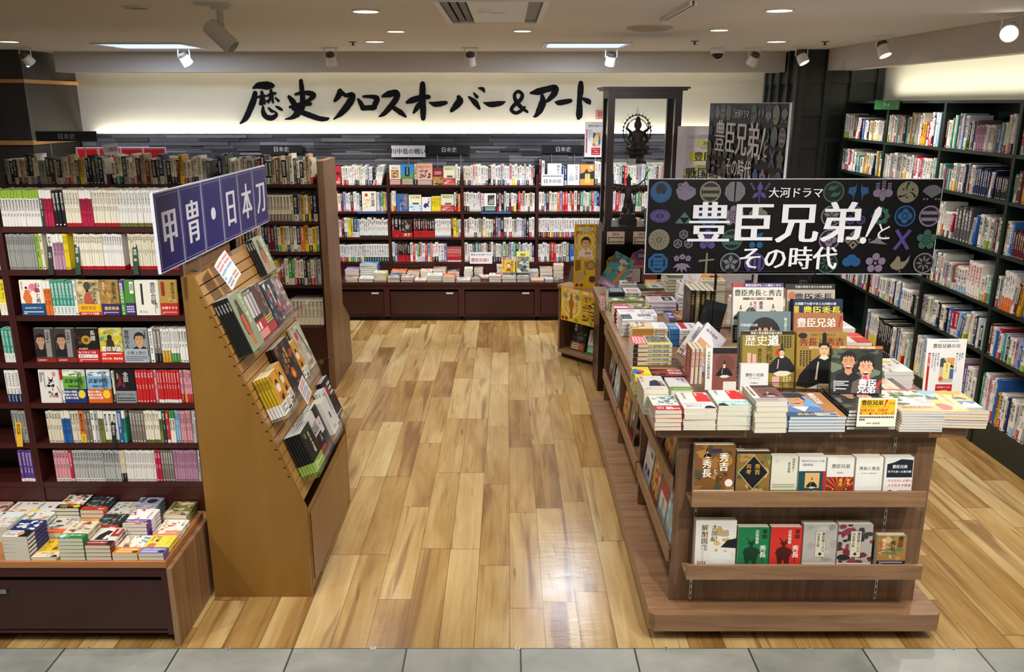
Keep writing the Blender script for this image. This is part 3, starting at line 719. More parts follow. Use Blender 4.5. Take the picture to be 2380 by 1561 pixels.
# second bookcase, behind it
MBRD = [0.50, 0.846, 1.108, 1.3425, 1.624]
for i in range(3):
    x0 = -1.432-0.79*(i+1)
    bay('dark red history bookcase, %s bay from its wooden end panel' % nth(i+1), T4(x0, 6.36, 0), 0.789, 0.26, MBRD, 1.70, M_DARKRED, group='history bookcase bays')
r = thing('bookcase_end_panel', 'tall walnut end panel closing the history bookcase beside the aisle', 'panel', (-1.431, 6.33, 0))
b = MB(); b.prism([(0.001, 0, 0), (0.001, 0.72, 0), (0.001, 0.70, 0.42), (0.001, 0.44, 0.60), (0.001, 0.44, 1.79), (0.001, 0, 1.79)], (0.05, 0, 0), M_WALV); part(b, 'board', r)
b = MB(); b.box(0.0, 0.0, 1.7905, 0.052, 0.45, 1.80, M_WALNUT); part(b, 'edge_cap', r)
# dark green case along the right wall; local x runs towards the camera
GB = [0.20, 0.63, 0.945, 1.286, 1.617, 1.906]
GM = lambda y0: T4(3.14, y0, 0) @ RZ(-90)
GY = [8.02, 7.10, 6.18, 5.26, 4.34]
for i in range(4):
    bay('dark green art bookcase along the right wall, %s bay from the black pillar' % nth(i+1), GM(GY[i]), 0.919, 0.30, GB, 2.235, M_GREEN, 0.0, 0.022, 'art bookcases along the right wall', top=True)

# ---------------------------------------------------------------- slatted maple rack (end-of-aisle display)
RK = thing('slatwall_rack', 'maple display rack with sloping slatted front, facing the aisle', 'display rack', (-1.362, 3.40, 0))
RY0, RY1 = 0.0, 0.97   # local y
prof = [(0, 0.0), (0, 1.514), (0.049, 1.514), (0.452, 0.452), (0.452, 0.0)]
for y in (RY0, RY1-0.022):
    b = MB(); b.prism([(x, y, z) for x, z in prof], (0, 0.022, 0), M_MAPLE); part(b, 'side_panel', RK, bevel=0.0015)
b = MB(); b.box(0.0, 0.0225, 0.0, 0.012, 0.9475, 1.514, M_MAPLE); part(b, 'back_panel', RK)
b = MB(); b.box(0.0125, 0.0225, 1.49, 0.047, 0.9475, 1.514, M_MAPLE); part(b, 'top_cap', RK)
SD = Vector((0.403, 0, -1.062)); SL = SD.length; SD.normalize(); SN = Vector((-SD.z, 0, SD.x)); P0 = Vector((0.049, 0, 1.514))
b = MB(); g = SL*0.77/19; t = -0.0
for i in range(24):
    a0 = i*g+0.0025 if i else 0.0; a1 = min((i+1)*g-0.0025, SL)
    if a0 > SL-0.03: break
    q = [P0+SD*a0-SN*0.016, P0+SD*a1-SN*0.016, P0+SD*a1-SN*0.001, P0+SD*a0-SN*0.001]
    b.prism([p+Vector((0, 0.0225, 0)) for p in q], (0, 0.925, 0), M_MAPT)
part(b, 'slat', RK, 'row of horizontal maple slats')
b = MB()
for i in range(2, 22):   # groove ends along the edge of the near side panel
    p = P0+SD*(i*g); b.box(p.x-0.012, -0.001, p.z-0.003, p.x+0.0, 0.0, p.z+0.003, '3a2412')
part(b, 'groove', RK)
b = MB(); b.box(0.446, 0.03, 0.02, 0.4525, 0.94, 0.43, M_MAPLE); b.box(0.4526, 0.06, 0.06, 0.458, 0.91, 0.40, M_MAPLE); part(b, 'front_panel', RK)
RM = T4(-1.362, 3.40, 0)
def slope(t, yloc, out=0.0):   # point on the slope, world
    return RM @ (P0+SD*(t*SL)+SN*out+Vector((0, yloc, 0)))
for t in (0.145, 0.352, 0.632, 0.905):
    y0 = 0.70 if t < 0.2 else 0.03
    b = MB(); q = [(0.0, 0.0), (0.108, 0.0), (0.108, 0.018), (0.106, 0.018), (0.106, 0.002), (0, 0.002)]
    b.prism([P0+SD*(t*SL)+SN*(o+0.0005)-SD*u+Vector((0, y0, 0)) for o, u in q], (0, 0.965-y0, 0), M_ACRYL)
    part(b, 'clear_shelf', RK, 'clear plastic book shelf')

# ---------------------------------------------------------------- walnut island table
TB = thing('display_table', 'large walnut display table with plinth and front shelves, covered in books', 'display table', (0.6, 3.12, 0))
def chamfer(x0, y0, x1, y1, c): return [(x0+c, y0), (x1-c, y0), (x1, y0+c), (x1, y1), (x0, y1), (x0, y0+c)]
ZT = 0.97
b = MB(); b.prism([(x, y, 0.913) for x, y in chamfer(0.0, 0, 1.265, 2.62, 0.018)], (0, 0, 0.057), M_WALNUT); part(b, 'table_top', TB)
b = MB(); b.prism([(x, y, 0.055) for x, y in chamfer(0.0, -0.06, 1.235, 2.66, 0.022)], (0, 0, 0.079), M_WALNUT); part(b, 'plinth', TB)
b = MB(); b.box(0.10, 0.06, 0, 1.13, 2.5, 0.0545, mat('1a1310')); part(b, 'kick_board', TB)
b = MB(); b.box(0.10, 0.05, 0.1345, 1.16, 0.075, 0.9125, M_WALV); part(b, 'end_panel', TB)
for x in (0.185, 0.985):
    b = MB(); b.box(x, 0.046, 0.14, x+0.012, 0.0496, 0.905, mat('c7c3ba', 0.35, 0.6))
    z = 0.15
    while z < 0.89: b.box(x+0.004, 0.0452, z, x+0.008, 0.0459, z+0.018, '15120f'); z += 0.03
    part(b, 'shelf_rail', TB, 'pale slotted metal rail')
for y in (0.95, 1.78, 2.58):
    b = MB(); b.box(0.10, y, 0.1345, 1.16, y+0.025, 0.9125, M_WALV)
    z = 0.2
    while z < 0.86: b.box(0.135, y-0.001, z, 0.139, y-0.0002, z+0.004, '120c08'); z += 0.032
    part(b, 'divider_panel', TB)
b = MB(); b.box(0.62, 0.0755, 0.1345, 0.64, 2.58, 0.9125, M_WALV); part(b, 'centre_panel', TB)
def ledge(M, w, z, root=TB):
    b = MB(); q = [(0.0, z), (-0.115, z), (-0.115, z+0.066), (-0.103, z+0.066), (-0.103, z+0.012), (0.0, z+0.012)]
    b.prism([(M @ Vector((0, y, zz))) for y, zz in q], (M @ Vector((w, 0, 0)))-(M @ Vector((0, 0, 0))), M_WALNUT); o = part(b, 'book_ledge', root)
    b = MB(); b.prism([(M @ Vector((0.02, y, zz))) for y, zz in ((-0.1025, z+0.02), (-0.1025, z+0.085), (-0.1005, z+0.085), (-0.1005, z+0.02))], (M @ Vector((w-0.04, 0, 0)))-(M @ Vector((0, 0, 0))), M_ACRYL); part(b, 'guard_strip', o, 'clear plastic strip')
ledge(T4(0.143, 0.0455, 0), 0.945, 0.640); ledge(T4(0.141, 0.0455, 0), 0.975, 0.308)
for k, (ya, yb) in enumerate(((0.076, 0.949), (0.976, 1.779), (1.806, 2.579))):
    for z in (0.640, 0.308):
        ledge(T4(0.20, yb, 0) @ RZ(-90), yb-ya, z)
    b = MB(); b.box(0.205, ya, 0.135, 0.217, yb, 0.912, M_WALV); part(b, 'back_board', TB)

# ---------------------------------------------------------------- filling the shelves
COUNT = {}
def hy(c): return c.replace(' ', '-')
def short(lab): return ' '.join(lab.split()[:16])
class Row:
    """one shelf: frame M (x along, y deep, z up; origin at the shelf's left front corner)"""
    def __init__(s, M, X0, phrase, name, group, cat='book', px=None, z=0.0, seed=0):
        s.M = M; s.X0 = X0; s.ph = phrase; s.name = name; s.group = group; s.cat = cat; s.i = 0; s.r = random.Random(seed*77+5); s.px = px
    def put(s, x, w, d, h, cov, lay, band, ink, ti=0, hard=False, tilt=0.0, y=0.006, noun=None, sz=''):
        s.i += 1
        lab = '%s%s %s, %s along %s' % (sz, look(hy(cov), lay, hy(band)), noun or s.name.replace('_', ' '), nth(s.i), s.ph)
        M = s.M @ T4(x, y, 0.0012)
        if tilt: M = M @ T4(0, 0, w*math.sin(math.radians(tilt))) @ RY(tilt)
        return spine_book(M, w-0.0006, d, h, cov, lay, band, ink, lab, s.name, s.cat, s.group, ti, hard)
    def run(s, xa, xb, n, sty, d=0.105, h=(0.15, 0.15), hard=False, tmix=True):
        """n books between local xa and xb; sty = one style or a list to draw from"""
        ws = [s.r.uniform(.75, 1.35) if isinstance(sty, list) and tmix else 1 for _ in range(n)]; k = (xb-xa)/sum(ws); x = xa; ti = s.r.randint(0, 9)
        for j in range(n):
            w = ws[j]*k; st = s.r.choice(sty) if isinstance(sty, list) else sty
            cov, lay, band, ink = st[:4]
            if isinstance(sty, list): ti = s.r.randint(0, 9)
            s.put(x, w, d*s.r.uniform(.95, 1.0), s.r.uniform(*h), cov, lay, band, ink, ti, hard and s.r.random() < .6, y=0.006+s.r.uniform(0, .004 if not isinstance(sty, list) else .012))
            x += w
    def lean(s, xa, n, sty, w, d, h, ang):
        x = xa
        for j in range(n):
            cov, lay, band, ink = s.r.choice(sty)[:4]; hh = s.r.uniform(*h)
            s.put(x, w, d, hh, cov, lay, band, ink, s.r.randint(0, 9), False, ang)
            x += w/math.cos(math.radians(ang))
    def face(s, x, key, W, H, T=0.016, name=None, what='face-out', lean=4, n=1, lift=0.0):
        s.i += 1
        lab = '%s, %s along %s' % (DES[key]['desc'], nth(s.i), s.ph)
        w = lab.split()
        for q in range(n):
            M = s.M @ T4(x, 0.004+q*(T+.001), 0.002+lift) @ RX(-lean) @ T4(0, T, 0) @ ROT_UP
            book(key, M, W, H, T, lab if q == 0 else copy_label(lab, q), name or s.name, s.group, s.cat)
K = 'black'
# style = (cover, layout, band, ink)
WH = [('white', 0, 'white', K)]*5+[('white', 1, 'red', K), ('white', 1, 'navy', K), ('cream', 0, 'cream', K), ('white', 1, 'crimson', K), ('white', 5, 'yellow', K), ('white', 1, 'sky blue', K), ('silver', 0, 'silver', K),
      ('cream', 1, 'maroon', K), ('white', 1, 'dark green', K), ('lavender', 0, 'lavender', K), ('white', 1, 'black', 'red'), ('black', 0, 'black', 'white'), ('white', 4, 'grey', 'navy'), ('pink', 1, 'white', K)]
MX = WH+[('yellow', 0, 'yellow', K), ('navy', 1, 'white', 'white'), ('red', 0, 'red', 'white'), ('teal', 1, 'white', 'white'), ('brown', 0, 'brown', 'cream'), ('black', 1, 'red', 'white'), ('maroon', 0, 'maroon', 'cream'),
      ('tan', 1, 'white', K), ('sky blue', 1, 'white', 'navy'), ('green', 1, 'white', 'white'), ('orange', 0, 'orange', 'white'), ('olive', 1, 'cream', 'white')]
DK = [('black', 0, 'black', 'white'), ('black', 1, 'red', 'white'), ('dark grey', 0, 'dark grey', 'white'), ('navy', 1, 'cream', 'white'), ('maroon', 0, 'maroon', 'cream'), ('cream', 0, 'cream', K), ('white', 1, 'black', K),
      ('cream', 1, 'red', K), ('tan', 0, 'tan', K), ('grey', 1, 'white', K), ('ivory', 1, 'dark grey', K), ('taupe', 0, 'taupe', 'white'), ('white', 0, 'white', K), ('cream', 1, 'navy', K)]
GR = [('cream', 0, 'cream', K), ('ivory', 1, 'grey', K), ('grey', 0, 'grey', K), ('black', 1, 'cream', 'cream'), ('cream', 1, 'teal', K), ('mustard', 1, 'yellow', K), ('maroon', 0, 'maroon', 'cream'), ('tan', 0, 'tan', K), ('black', 0, 'black', 'white'),
      ('navy', 1, 'ivory', 'white'), ('ivory', 1, 'navy', K), ('ivory', 0, 'ivory', K), ('ivory', 1, 'black', 'black'), ('taupe', 0, 'taupe', 'white'), ('dark grey', 0, 'dark grey', 'cream'), ('cream', 1, 'red', K), ('dark green', 1, 'grey', 'cream'), ('silver', 0, 'silver', K)]
AR = WH[:12]+[('white', 0, 'white', 'red'), ('black', 0, 'black', 'white'), ('dark grey', 0, 'dark grey', 'white'), ('navy', 0, 'navy', 'white'), ('crimson', 1, 'white', 'white'), ('grey', 0, 'grey', K), ('taupe', 1, 'white', K), ('maroon', 0, 'maroon', 'cream'),
      ('sky blue', 0, 'sky blue', 'white'), ('white', 5, 'orange', K), ('white', 1, 'lime', K), ('teal', 0, 'teal', 'white'), ('cream', 0, 'cream', K), ('blue', 0, 'blue', 'white'), ('silver', 1, 'white', K), ('mustard', 0, 'mustard', K), ('mauve', 0, 'mauve', K)]
RD = [('black', 1, 'red', 'white'), ('maroon', 1, 'red', 'cream'), ('black', 5, 'red', 'white')]

# -------- simple repeated cover art
def sm(key, base, desc, title, tcol, els=(), band=None, vert=True, **k):
    e = list(els)
    n = len(title)
    if vert: s = min(0.24, 1.15/n); e.append(('v', title, 0.76, 0.94, s, tcol))
    else: s = min(0.2, 0.88/n); e.append(('h', title, 0.5, 0.84, s, tcol))
    design(key, base, desc, e, band=band, spine=(title, tcol), **k)
bt = lambda h, c, t, tc, c2=None: (h, c, [('h', t, .5, .62, min(.16, .86/len(t)), tc), ('n', .08, .08, .92, .36, tc, 2)])
# left front bookcase
sm('nene', 'ece5d6', 'ivory paperback, pink blossoms, kimono figure, blue band', 'ねねと秀吉', '2a2426', [('e', .55, .8, .16, None, 'd87a92'), ('e', .72, .72, .12, None, 'c9566f'), ('e', .42, .7, .1, None, 'e2a0ac'), ('p', [(.2, .34), (.1, .5), (.22, .72), (.36, .72), (.5, .48), (.46, .34)], 'd8722f'), ('e', .28, .78, .06, None, '2a2020'), ('v', '田渕久美子', .1, .95, .07, '3a3434')], bt(.34, '1f4d7c', '2026年大河ドラマ', 'f0eee6'))
sm('ike', 'c8b48a', 'tan paperback with castle and red-robed seated figure', '池波正太郎', '2a241c', [('img', 0, .3, 1, 1, 4, ['c8b48a', 'a98f63', 'd8c8a2', '8a7750']), ('p', [(.3, .86), (.4, .95), (.55, .95), (.66, .86), (.6, .74), (.36, .74)], '4a4436'), ('p', [(.3, .3), (.28, .5), (.42, .68), (.6, .6), (.74, .32)], 'b5533c'), ('e', .46, .7, .07, None, '2a1d18')], (.32, 'e3b51e', [('h', '豊臣秀吉', .45, .66, .17, 'b5281f'), ('r', 0, 0, 1, .3, 'c0281f'), ('h', '大河ドラマで話題', .5, .15, .1, 'ffffff')]))
sm('hide', 'a87f43', 'golden-brown paperback, vertical title, purple band', '豊臣秀長', '1c1712', [('img', 0, .3, 1, 1, 9, ['a87f43', 'c59a52', '7a6a3a', 'b06a35', '93884a']), ('v', '堺屋太一', .2, .94, .13, 'f2ead2')], (.33, '3b2a66', [('h', '豊臣秀長', .55, .6, .2, 'f0d84a'), ('n', .1, .08, .9, .3, 'e8d8f0', 2)]))
sm('kassen', 'e6e2d8', 'off-white paperback with big black vertical title', '豊臣合戦', '1b1a1a', [('r', .24, .3, .33, .9, '2a2420'), ('n', .78, .05, .92, .35, '333333', 3, 1), ('h', '天下人', .3, .1, .12, '333333')])
sm('kin', 'b09044', 'gold paperback with red band and vertical title', '豊臣秀吉', '1c1712', [('r', .1, .55, .3, .95, '8a2a22'), ('img', .3, .3, .95, .5, 2, ['b09044', '927433', 'c9aa5c'], 10)], (.35, 'b8281f', [('h', '大河ドラマ', .5, .6, .18, 'ffffff'), ('n', .1, .1, .9, .3, 'f0d0c8', 2)]))
sm('kouji', '3a3535', 'dark photo-cover paperback, young man beside grey column', '木挽町の', 'd8d2cc', [('face', .3, .62, .36, 'b98f74', '15110f', '1c1a1c', 0), ('r', .55, .16, .82, .97, '8f8a86'), ('r', 0, 0, 1, .14, '8a241f'), ('h', '永井紗耶子', .3, .07, .09, 'e8e0d8')])
DES['kouji']['els'][-1] = ('v', '木挽町の', .68, .9, .15, '1d1a1a')
sm('kei', '1a1412', 'black paperback with gold crest and red band', '系譜', 'd9d4c8', [('img', .05, .4, .75, .95, 3, ['1a1412', '3a2a1a', '2a1d14', '553a1c'], 14), ('e', .45, .66, .2, None, 'b78f2c'), ('e', .45, .66, .1, None, '6a4a1a'), ('h', '杉本苑子', .3, .4, .1, 'efe8da')], (.38, 'b5201f', [('h', 'もうひとつの', .45, .78, .13, 'ffffff'), ('r', .05, .36, .9, .62, 'f3efe8'), ('h', '豊臣きょうだい', .48, .49, .11, '7a1a1a'), ('n', .1, .06, .9, .28, 'f0d8d0', 2)]))
sm('kazoku', 'c9b640', 'yellow paperback, dark-haired figure, white title, red band', '豊臣家族', 'f6f2e6', [('img', 0, .3, 1, 1, 6, ['c9b640', '7fae9a', 'd8cc72', 'a89a3a', '5d8f8a']), ('p', [(.25, .3), (.3, .62), (.45, .8), (.62, .6), (.7, .3)], '3a2a20'), ('e', .45, .74, .11, None, '2a1c16'), ('h', '豊臣家族', .5, .4, .22, 'f6f2e6', .06)], (.32, 'd0341f', [('h', '秀吉の弟、豊臣秀長', .5, .36, .1, 'ffffff'), ('n', .08, .6, .92, .9, 'ffffff', 2)]))
DES['kazoku']['els'] = DES['kazoku']['els'][:-1]
sm('kakugo', '8d9599', 'grey paperback with portrait of black-robed man', '覚悟の人', '17171a', [('face', .66, .66, .3, 'c69a72', '2a2622', '15151a', 0), ('v', '佐藤雄美', .9, .95, .09, '2a2a2e')], (.4, 'a9b2ba', [('h', '小栗上野介', .5, .7, .16, '30343a'), ('n', .06, .1, .94, .5, '5a6066', 3)]))
DES['kakugo']['els'][-1] = ('v', '覚悟の人', .16, .95, .2, '17171a')
sm('sumie', 'e2dfd9', 'white paperback with ink-drawn warrior and red title', '全', 'b8322c', [('sam', .58, .48, .42, '1a1a1c'), ('img', .35, .2, .85, .62, 5, ['e2dfd9', '2a2a2c', '55555a', '1a1a1c'], 12), ('n', .05, .5, .3, .92, '3a3a3c', 4, 1), ('h', '伊東潤', .65, .2, .16, 'c05048')])
sm('busho1', 'e4e8dc', 'white and green paperback, horizontal title, navy band', '武将列伝', '17201a', [('r', 0, .42, 1, .82, '6aa83c'), ('img', .04, .8, .96, .96, 8, ['e4e8dc', '4a7a34', '8fb86a', '2a4a24'], 14), ('h', '武将列伝', .5, .66, .22, '14181a', .05), ('h', '戦国爛熟篇', .5, .5, .11, '14181a')], (.42, '1d3474', [('v', '光秀の驚愕', .3, .5, .01, 'ffffff'), ('h', '光秀の覚悟、', .34, .8, .12, 'ffffff'), ('h', '利家の幸運、', .34, .58, .12, 'ffffff'), ('h', '家康の忍従', .34, .36, .12, 'ffffff'), ('e', .8, .62, .16, .3, 'e8d23a')]))
sm('busho2', 'dde4e8', 'white and blue paperback, horizontal title, orange band', '武将列伝', '17201a', [('r', 0, .42, 1, .82, '7fb0d8'), ('img', .04, .8, .96, .96, 18, ['dde4e8', '4a6a9a', '8fa8c8', '6a5a8a'], 14), ('h', '武将列伝', .5, .66, .22, '14181a', .05), ('h', '戦国終末篇', .5, .5, .11, '14181a')], (.42, 'd8641c', [('h', '如水の野心、', .34, .8, .12, 'ffffff'), ('h', '昌幸の老獪、', .34, .58, .12, 'ffffff'), ('h', '政宗の打算', .34, .36, .12, 'ffffff'), ('e', .8, .62, .16, .3, 'f0cf3a')]))
sm('zenso', '17161a', 'black paperback with white vertical title and grey band', '全宗', 'e6e2da', [('p', [(.05, .45), (.2, .7), (.1, .9), (.3, .8), (.35, .55)], '7a1f22'), ('p', [(.35, .5), (.5, .44), (.42, .62)], '9a2a2a'), ('v', '火坂雅志', .14, .9, .08, 'd8c8c0')], (.36, '8f9498', [('h', '医で天下を盗る', .5, .7, .13, '17171a'), ('n', .06, .1, .94, .5, '2a2a2e', 2)]))
DES['zenso']['els'][-1] = ('v', '全宗', .55, .93, .27, 'e6e2da')
sm('greenback', '4f8a3a', 'green-backed paperback showing its barcode', ' ', 'ffffff', [('r', .55, .62, .95, .95, 'efeee8')]+[('r', .6+i*.03, .7, .615+i*.03, .9, '222222') for i in range(10)], (.35, '3a2a66', [('n', .1, .2, .9, .8, 'd8d0e8', 3)]))
sm('greyback', 'b0b2b4', 'grey paperback turned back cover outwards', ' ', 'ffffff', [('r', .55, .72, .95, .95, 'dcdcd8')]+[('r', .6+i*.03, .78, .615+i*.03, .92, '333333') for i in range(10)]+[('n', .1, .3, .5, .6, '77787a', 4)])

PXL = lambda x: onY(x, 800, 3.476).x
def card(label, x, y, z, w, h, col, txt, tcol, name='name_card', size=None, lean=8, els=()):
    b = MB(); b.box(0, 0, 0, w, 0.0012, h, mat(col, 0.35)); s = size or min(w*.62, h*.9/len(txt))
    vs, fs = text2d(txt, s, True, 0.03); b.add([(w/2+a, -0.0004, h*.5+c) for a, c in vs], fs, mat(tcol))
    paint(b, list(els), h/w, lambda u, v, k: (u*w, -0.0002*k, v*h))
    o = b.build(name, None); o.matrix_world = T4(x, y, z) @ RX(-lean); return tag(o, label, 'card')
G = 'pocket paperbacks in the front bookcase'
def lrow(i, seed): return Row(T4(0, 3.470, LB[6-i]), 0, 'shelf %s of front bookcase' % ['one', 'two', 'three', 'four', 'five', 'six', 'seven'][i], 'pocket_paperback', G, seed=seed)
def segs(row, S_, ox, sc, Y, d, h, hard=False):
    f = lambda c: onY(ox+c*sc, 700, Y).x
    if Y < 3.5: f = lambda c: min(-1.395, max(-2.1145, -2.117+(onY(ox+c*sc, 700, Y).x+2.15)*0.9187))
    for s_ in S_:
        if s_[0] == 'F': row.face(f(s_[2])+.001, s_[1], f(s_[3])-f(s_[2])-.002, s_[4] if len(s_) > 4 else h[1], s_[5] if len(s_) > 5 else 0.014, lean=3)
        elif s_[0] == 'L': row.lean(f(s_[1]), s_[2], s_[3], s_[4], d, h, s_[5])
        else: row.run(f(s_[0]), f(s_[1]), s_[2], s_[3], s_[5] if len(s_) > 5 else d, s_[4] if len(s_) > 4 else h, hard)
BH = (0.149, 0.153); A1 = 0.269; A2 = 0.3331
c = ('cream', 0, 'cream', K); w = ('white', 0, 'white', K); g = ('silver', 0, 'silver', K); gg = ('grey', 0, 'grey', K)
R_ = lrow(0, 1)
segs(R_, [(46, 425, 13, ('white', 2, 'lime', K)), (427, 455, 1, ('dark green', 2, 'white', 'white')), (457, 545, 3, ('crimson', 2, 'white', K)), (548, 650, 3, ('black', 0, 'black', 'white')), (652, 790, 5, ('ivory', 4, 'red', K)),
  (792, 905, 4, ('crimson', 2, 'white', K)), (907, 1140, 9, ('ivory', 4, 'red', K)), (1142, 1640, 18, ('white', 4, 'olive', K))], 0, A1, 3.476, 0.105, BH)
R_ = lrow(1, 2)
segs(R_, [(52, 330, 12, gg), (332, 368, 1, ('lime', 0, 'lime', K)), (370, 402, 1, c), (445, 492, 1, w), (494, 590, 3, ('mauve', 2, 'white', K)), (592, 632, 2, ('yellow', 0, 'yellow', K)), (690, 950, 12, ('ivory', 4, 'red', K)), (952, 1138, 8, ('white', 4, 'red', K)),
  (1192, 1640, 19, ('cream', 4, 'red', K))], 0, A1, 3.476, 0.105, BH)
zc = LB[5]
for xa, col, t, lab in ((405, '2a2a2c', 'た行', 'black index card among the grey paperbacks of shelf two, front bookcase'), (640, '1f4a34', '高田 在子', 'dark-green author card left of the ivory paperbacks, front bookcase'), (1142, '1f4a34', '高田 郁', 'dark-green author card between white and cream paperbacks, front bookcase')):
    card(lab, onY(xa*A1, 600, 3.465).x, 3.462, zc-.018, 0.021, 0.165, col, t, 'e8e6de')
R_ = lrow(2, 3)
segs(R_, [('F', 'nene', 95, 275), (277, 330, 2, ('orange', 2, 'white', K)), (332, 500, 6, ('teal', 1, 'white', 'white')), (502, 524, 1, w), ('F', 'ike', 526, 700), ('F', 'hide', 702, 845), (847, 885, 1, ('purple', 3, 'green', 'white')), ('F', 'greenback', 887, 963),
  ('F', 'kassen', 966, 1150), ('F', 'kin', 1152, 1290)], 0, A2, 3.476, 0.105, BH)
R_ = lrow(3, 4)
segs(R_, [('F', 'kouji', 146, 303), ('F', 'kouji', 306, 463), ('F', 'kei', 466, 643), ('F', 'kazoku', 647, 826), ('F', 'kakugo', 830, 1022), (1030, 1064, 1, w), (1066, 1120, 2, ('taupe', 1, 'black', 'white')), (1122, 1190, 3, ('white', 5, 'mustard', K)),
  (1192, 1256, 3, ('white', 1, 'green', K)), (1258, 1330, 3, w)], 0, A2, 3.476, 0.105, BH)
R_ = lrow(4, 5)
segs(R_, [('F', 'sumie', 132, 294), (297, 317, 1, ('red', 3, 'white', K)), ('F', 'busho1', 319, 494), ('F', 'busho2', 505, 690), (693, 720, 2, DK), ('F', 'zenso', 724, 884), (886, 1030, 6, ('red', 0, 'red', 'white')), (1032, 1052, 1, ('pink', 0, 'pink', K)), (1054, 1232, 8, ('red', 4, 'white', 'white')),
  (1234, 1340, 5, [('pink', 1, 'yellow', K), ('pink', 1, 'red', K)])], 0, A2, 3.476, 0.105, BH)
R_ = lrow(5, 6)
segs(R_, [(142, 260, 5, c), (264, 330, 3, ('blue', 2, 'ivory', K)), (332, 398, 3, c), (400, 440, 1, ('orange', 1, 'yellow', K), BH), (442, 490, 2, ('taupe', 0, 'taupe', 'white')), (492, 520, 1, w), (522, 552, 1, g), (554, 592, 2, ('olive', 2, 'white', K)), (594, 704, 3, ('white', 4, 'olive', K)),
  (706, 736, 1, ('blue', 0, 'blue', 'white')), (738, 765, 1, ('teal', 2, 'white', K)), (800, 915, 5, ('taupe', 0, 'taupe', 'white')), (917, 1032, 5, ('ivory', 4, 'olive', K)), (1034, 1058, 1, ('olive', 2, 'white', K)), (1060, 1084, 1, ('dark green', 0, 'dark green', 'white')), (1086, 1112, 1, ('red', 4, 'white', 'white')),
  (1114, 1158, 2, ('white', 2, 'green', K)), (1160, 1196, 2, ('sky blue', 0, 'sky blue', K)), (1198, 1288, 4, ('pink', 0, 'pink', K)), ('F', 'greyback', 1292, 1350)], 0, A2, 3.476, 0.105, BH)
card('yellow author card at the divider, sixth shelf of front bookcase', onY(97*A2, 990, 3.465).x, 3.462, LB[1]-.012, 0.027, 0.162, 'e2b52a', '高田郁', '1c1712')
card('black author card between the teal and taupe paperbacks, front bookcase', onY(768*A2, 990, 3.465).x, 3.462, LB[1]-.01, 0.019, 0.15, '202022', '田中啓文', 'd8d6ce')
R_ = lrow(6, 7)
segs(R_, [(152, 270, 5, ('pink', 4, 'white', K)), (272, 300, 1, ('crimson', 4, 'pink', 'white')), (302, 545, 11, ('silver', 4, 'white', K)), (547, 680, 6, ('silver', 0, 'silver', K)), (682, 720, 2, ('cream', 1, 'black', 'mustard')), (722, 962, 12, ('white', 0, 'white', K)), (964, 1010, 2, ('crimson', 0, 'crimson', 'white')),
  (1012, 1110, 5, ('taupe', 0, 'taupe', 'white')), (1112, 1302, 9, ('mauve', 0, 'mauve', K)), ('F', 'greyback', 1304, 1356)], 0, A2, 3.476, 0.105, BH)
# the slice of the neighbouring bay at the left edge
for i, (n, st) in enumerate([(3, ('white', 4, 'olive', K)), (3, ('white', 0, 'white', K)), (2, ('yellow', 5, 'white', K)), (3, ('teal', 1, 'white', 'white')), (4, ('white', 1, 'navy', K)), (4, gg), (4, ('purple', 4, 'white', 'white'))]):
    R_ = Row(T4(0, 3.470, LB[6-i]), 0, 'shelf %s left of the divider' % ['one', 'two', 'three', 'four', 'five', 'six', 'seven'][i], 'pocket_paperback', G, seed=20+i)
    xe = -2.135-0.02; R_.run(xe-0.016*n, xe, n, st, 0.105, BH)
# history bookcase behind: top row and the four rows by its end panel
def mrow(i, seed, ph): return Row(T4(0, 6.36, MBRD[4-i]), 0, ph, 'history_hardcover', 'books in the history bookcase', seed=seed)
R_ = mrow(0, 31, 'top row of history bookcase')
xs = [-3.79, -2.995, -2.205, -1.437]
for k in range(3): R_.run(xs[k]+.004, xs[k+1]-.034, 28 if k else 29, GR, 0.14, (0.165, 0.225), True)
for i in range(1, 5):
    R_ = mrow(i, 32+i, 'history bookcase row %s by end panel' % ['', 'two', 'three', 'four', 'five'][i])
    if i == 1: R_.run(-2.05, -1.86, 8, GR, 0.14, (.19, .21)); R_.run(-1.86, -1.66, 8, ('cream', 1, 'taupe', K), 0.14, (0.2, 0.2)); R_.run(-1.66, -1.455, 8, GR, 0.14, (.19, .21), True)
    elif i == 4: R_.run(-2.05, -1.7, 10, DK, 0.14, (.2, .23)); R_.run(-1.7, -1.455, 8, ('ivory', 4, 'brown', K), 0.14, (.23, .23))
    else: R_.run(-2.1, -1.455, 25, GR+MX[15:], 0.14, (.18, .21))

# -------- back wall shelves
BX = 760; BS = 0.30755; BY = 8.908
def brow(bi, ri, seed): return Row(T4(0, 8.9, BB[3-ri]), 0, 'back-wall bay %s, shelf %s' % (['one', 'two', 'three', 'four', 'five', 'six'][bi], ['one', 'two', 'three', 'four'][ri]), ['history_book', 'history_book', 'softcover_book', 'softcover_book', 'reference_book', 'reference_book'][bi], 'books on the back wall shelves', seed=seed)  # same mixed books throughout; the name goes by bay, not by format
sm('redman', 'b02530', 'red book with two dark portrait heads', ' ', 'ffffff', [('e', .3, .6, .2, None, '3a1416'), ('e', .7, .6, .2, None, '4a1a1c'), ('e', .78, .3, .14, None, 'e06a62'), ('n', .1, .08, .9, .22, 'f0d8d0', 2)])
sm('oldmap', 'e4ddcb', 'cream book with battle picture and dark red band', '日本史', '2a2420', [('img', .15, .35, .85, .75, 12, ['b98f62', '7d4b32', 'd8b890', '5a4a3a', 'a8683f'], 22)], (.3, '8f3a33', [('n', .06, .1, .94, .9, 'e8d8cc', 3)]), vert=False)
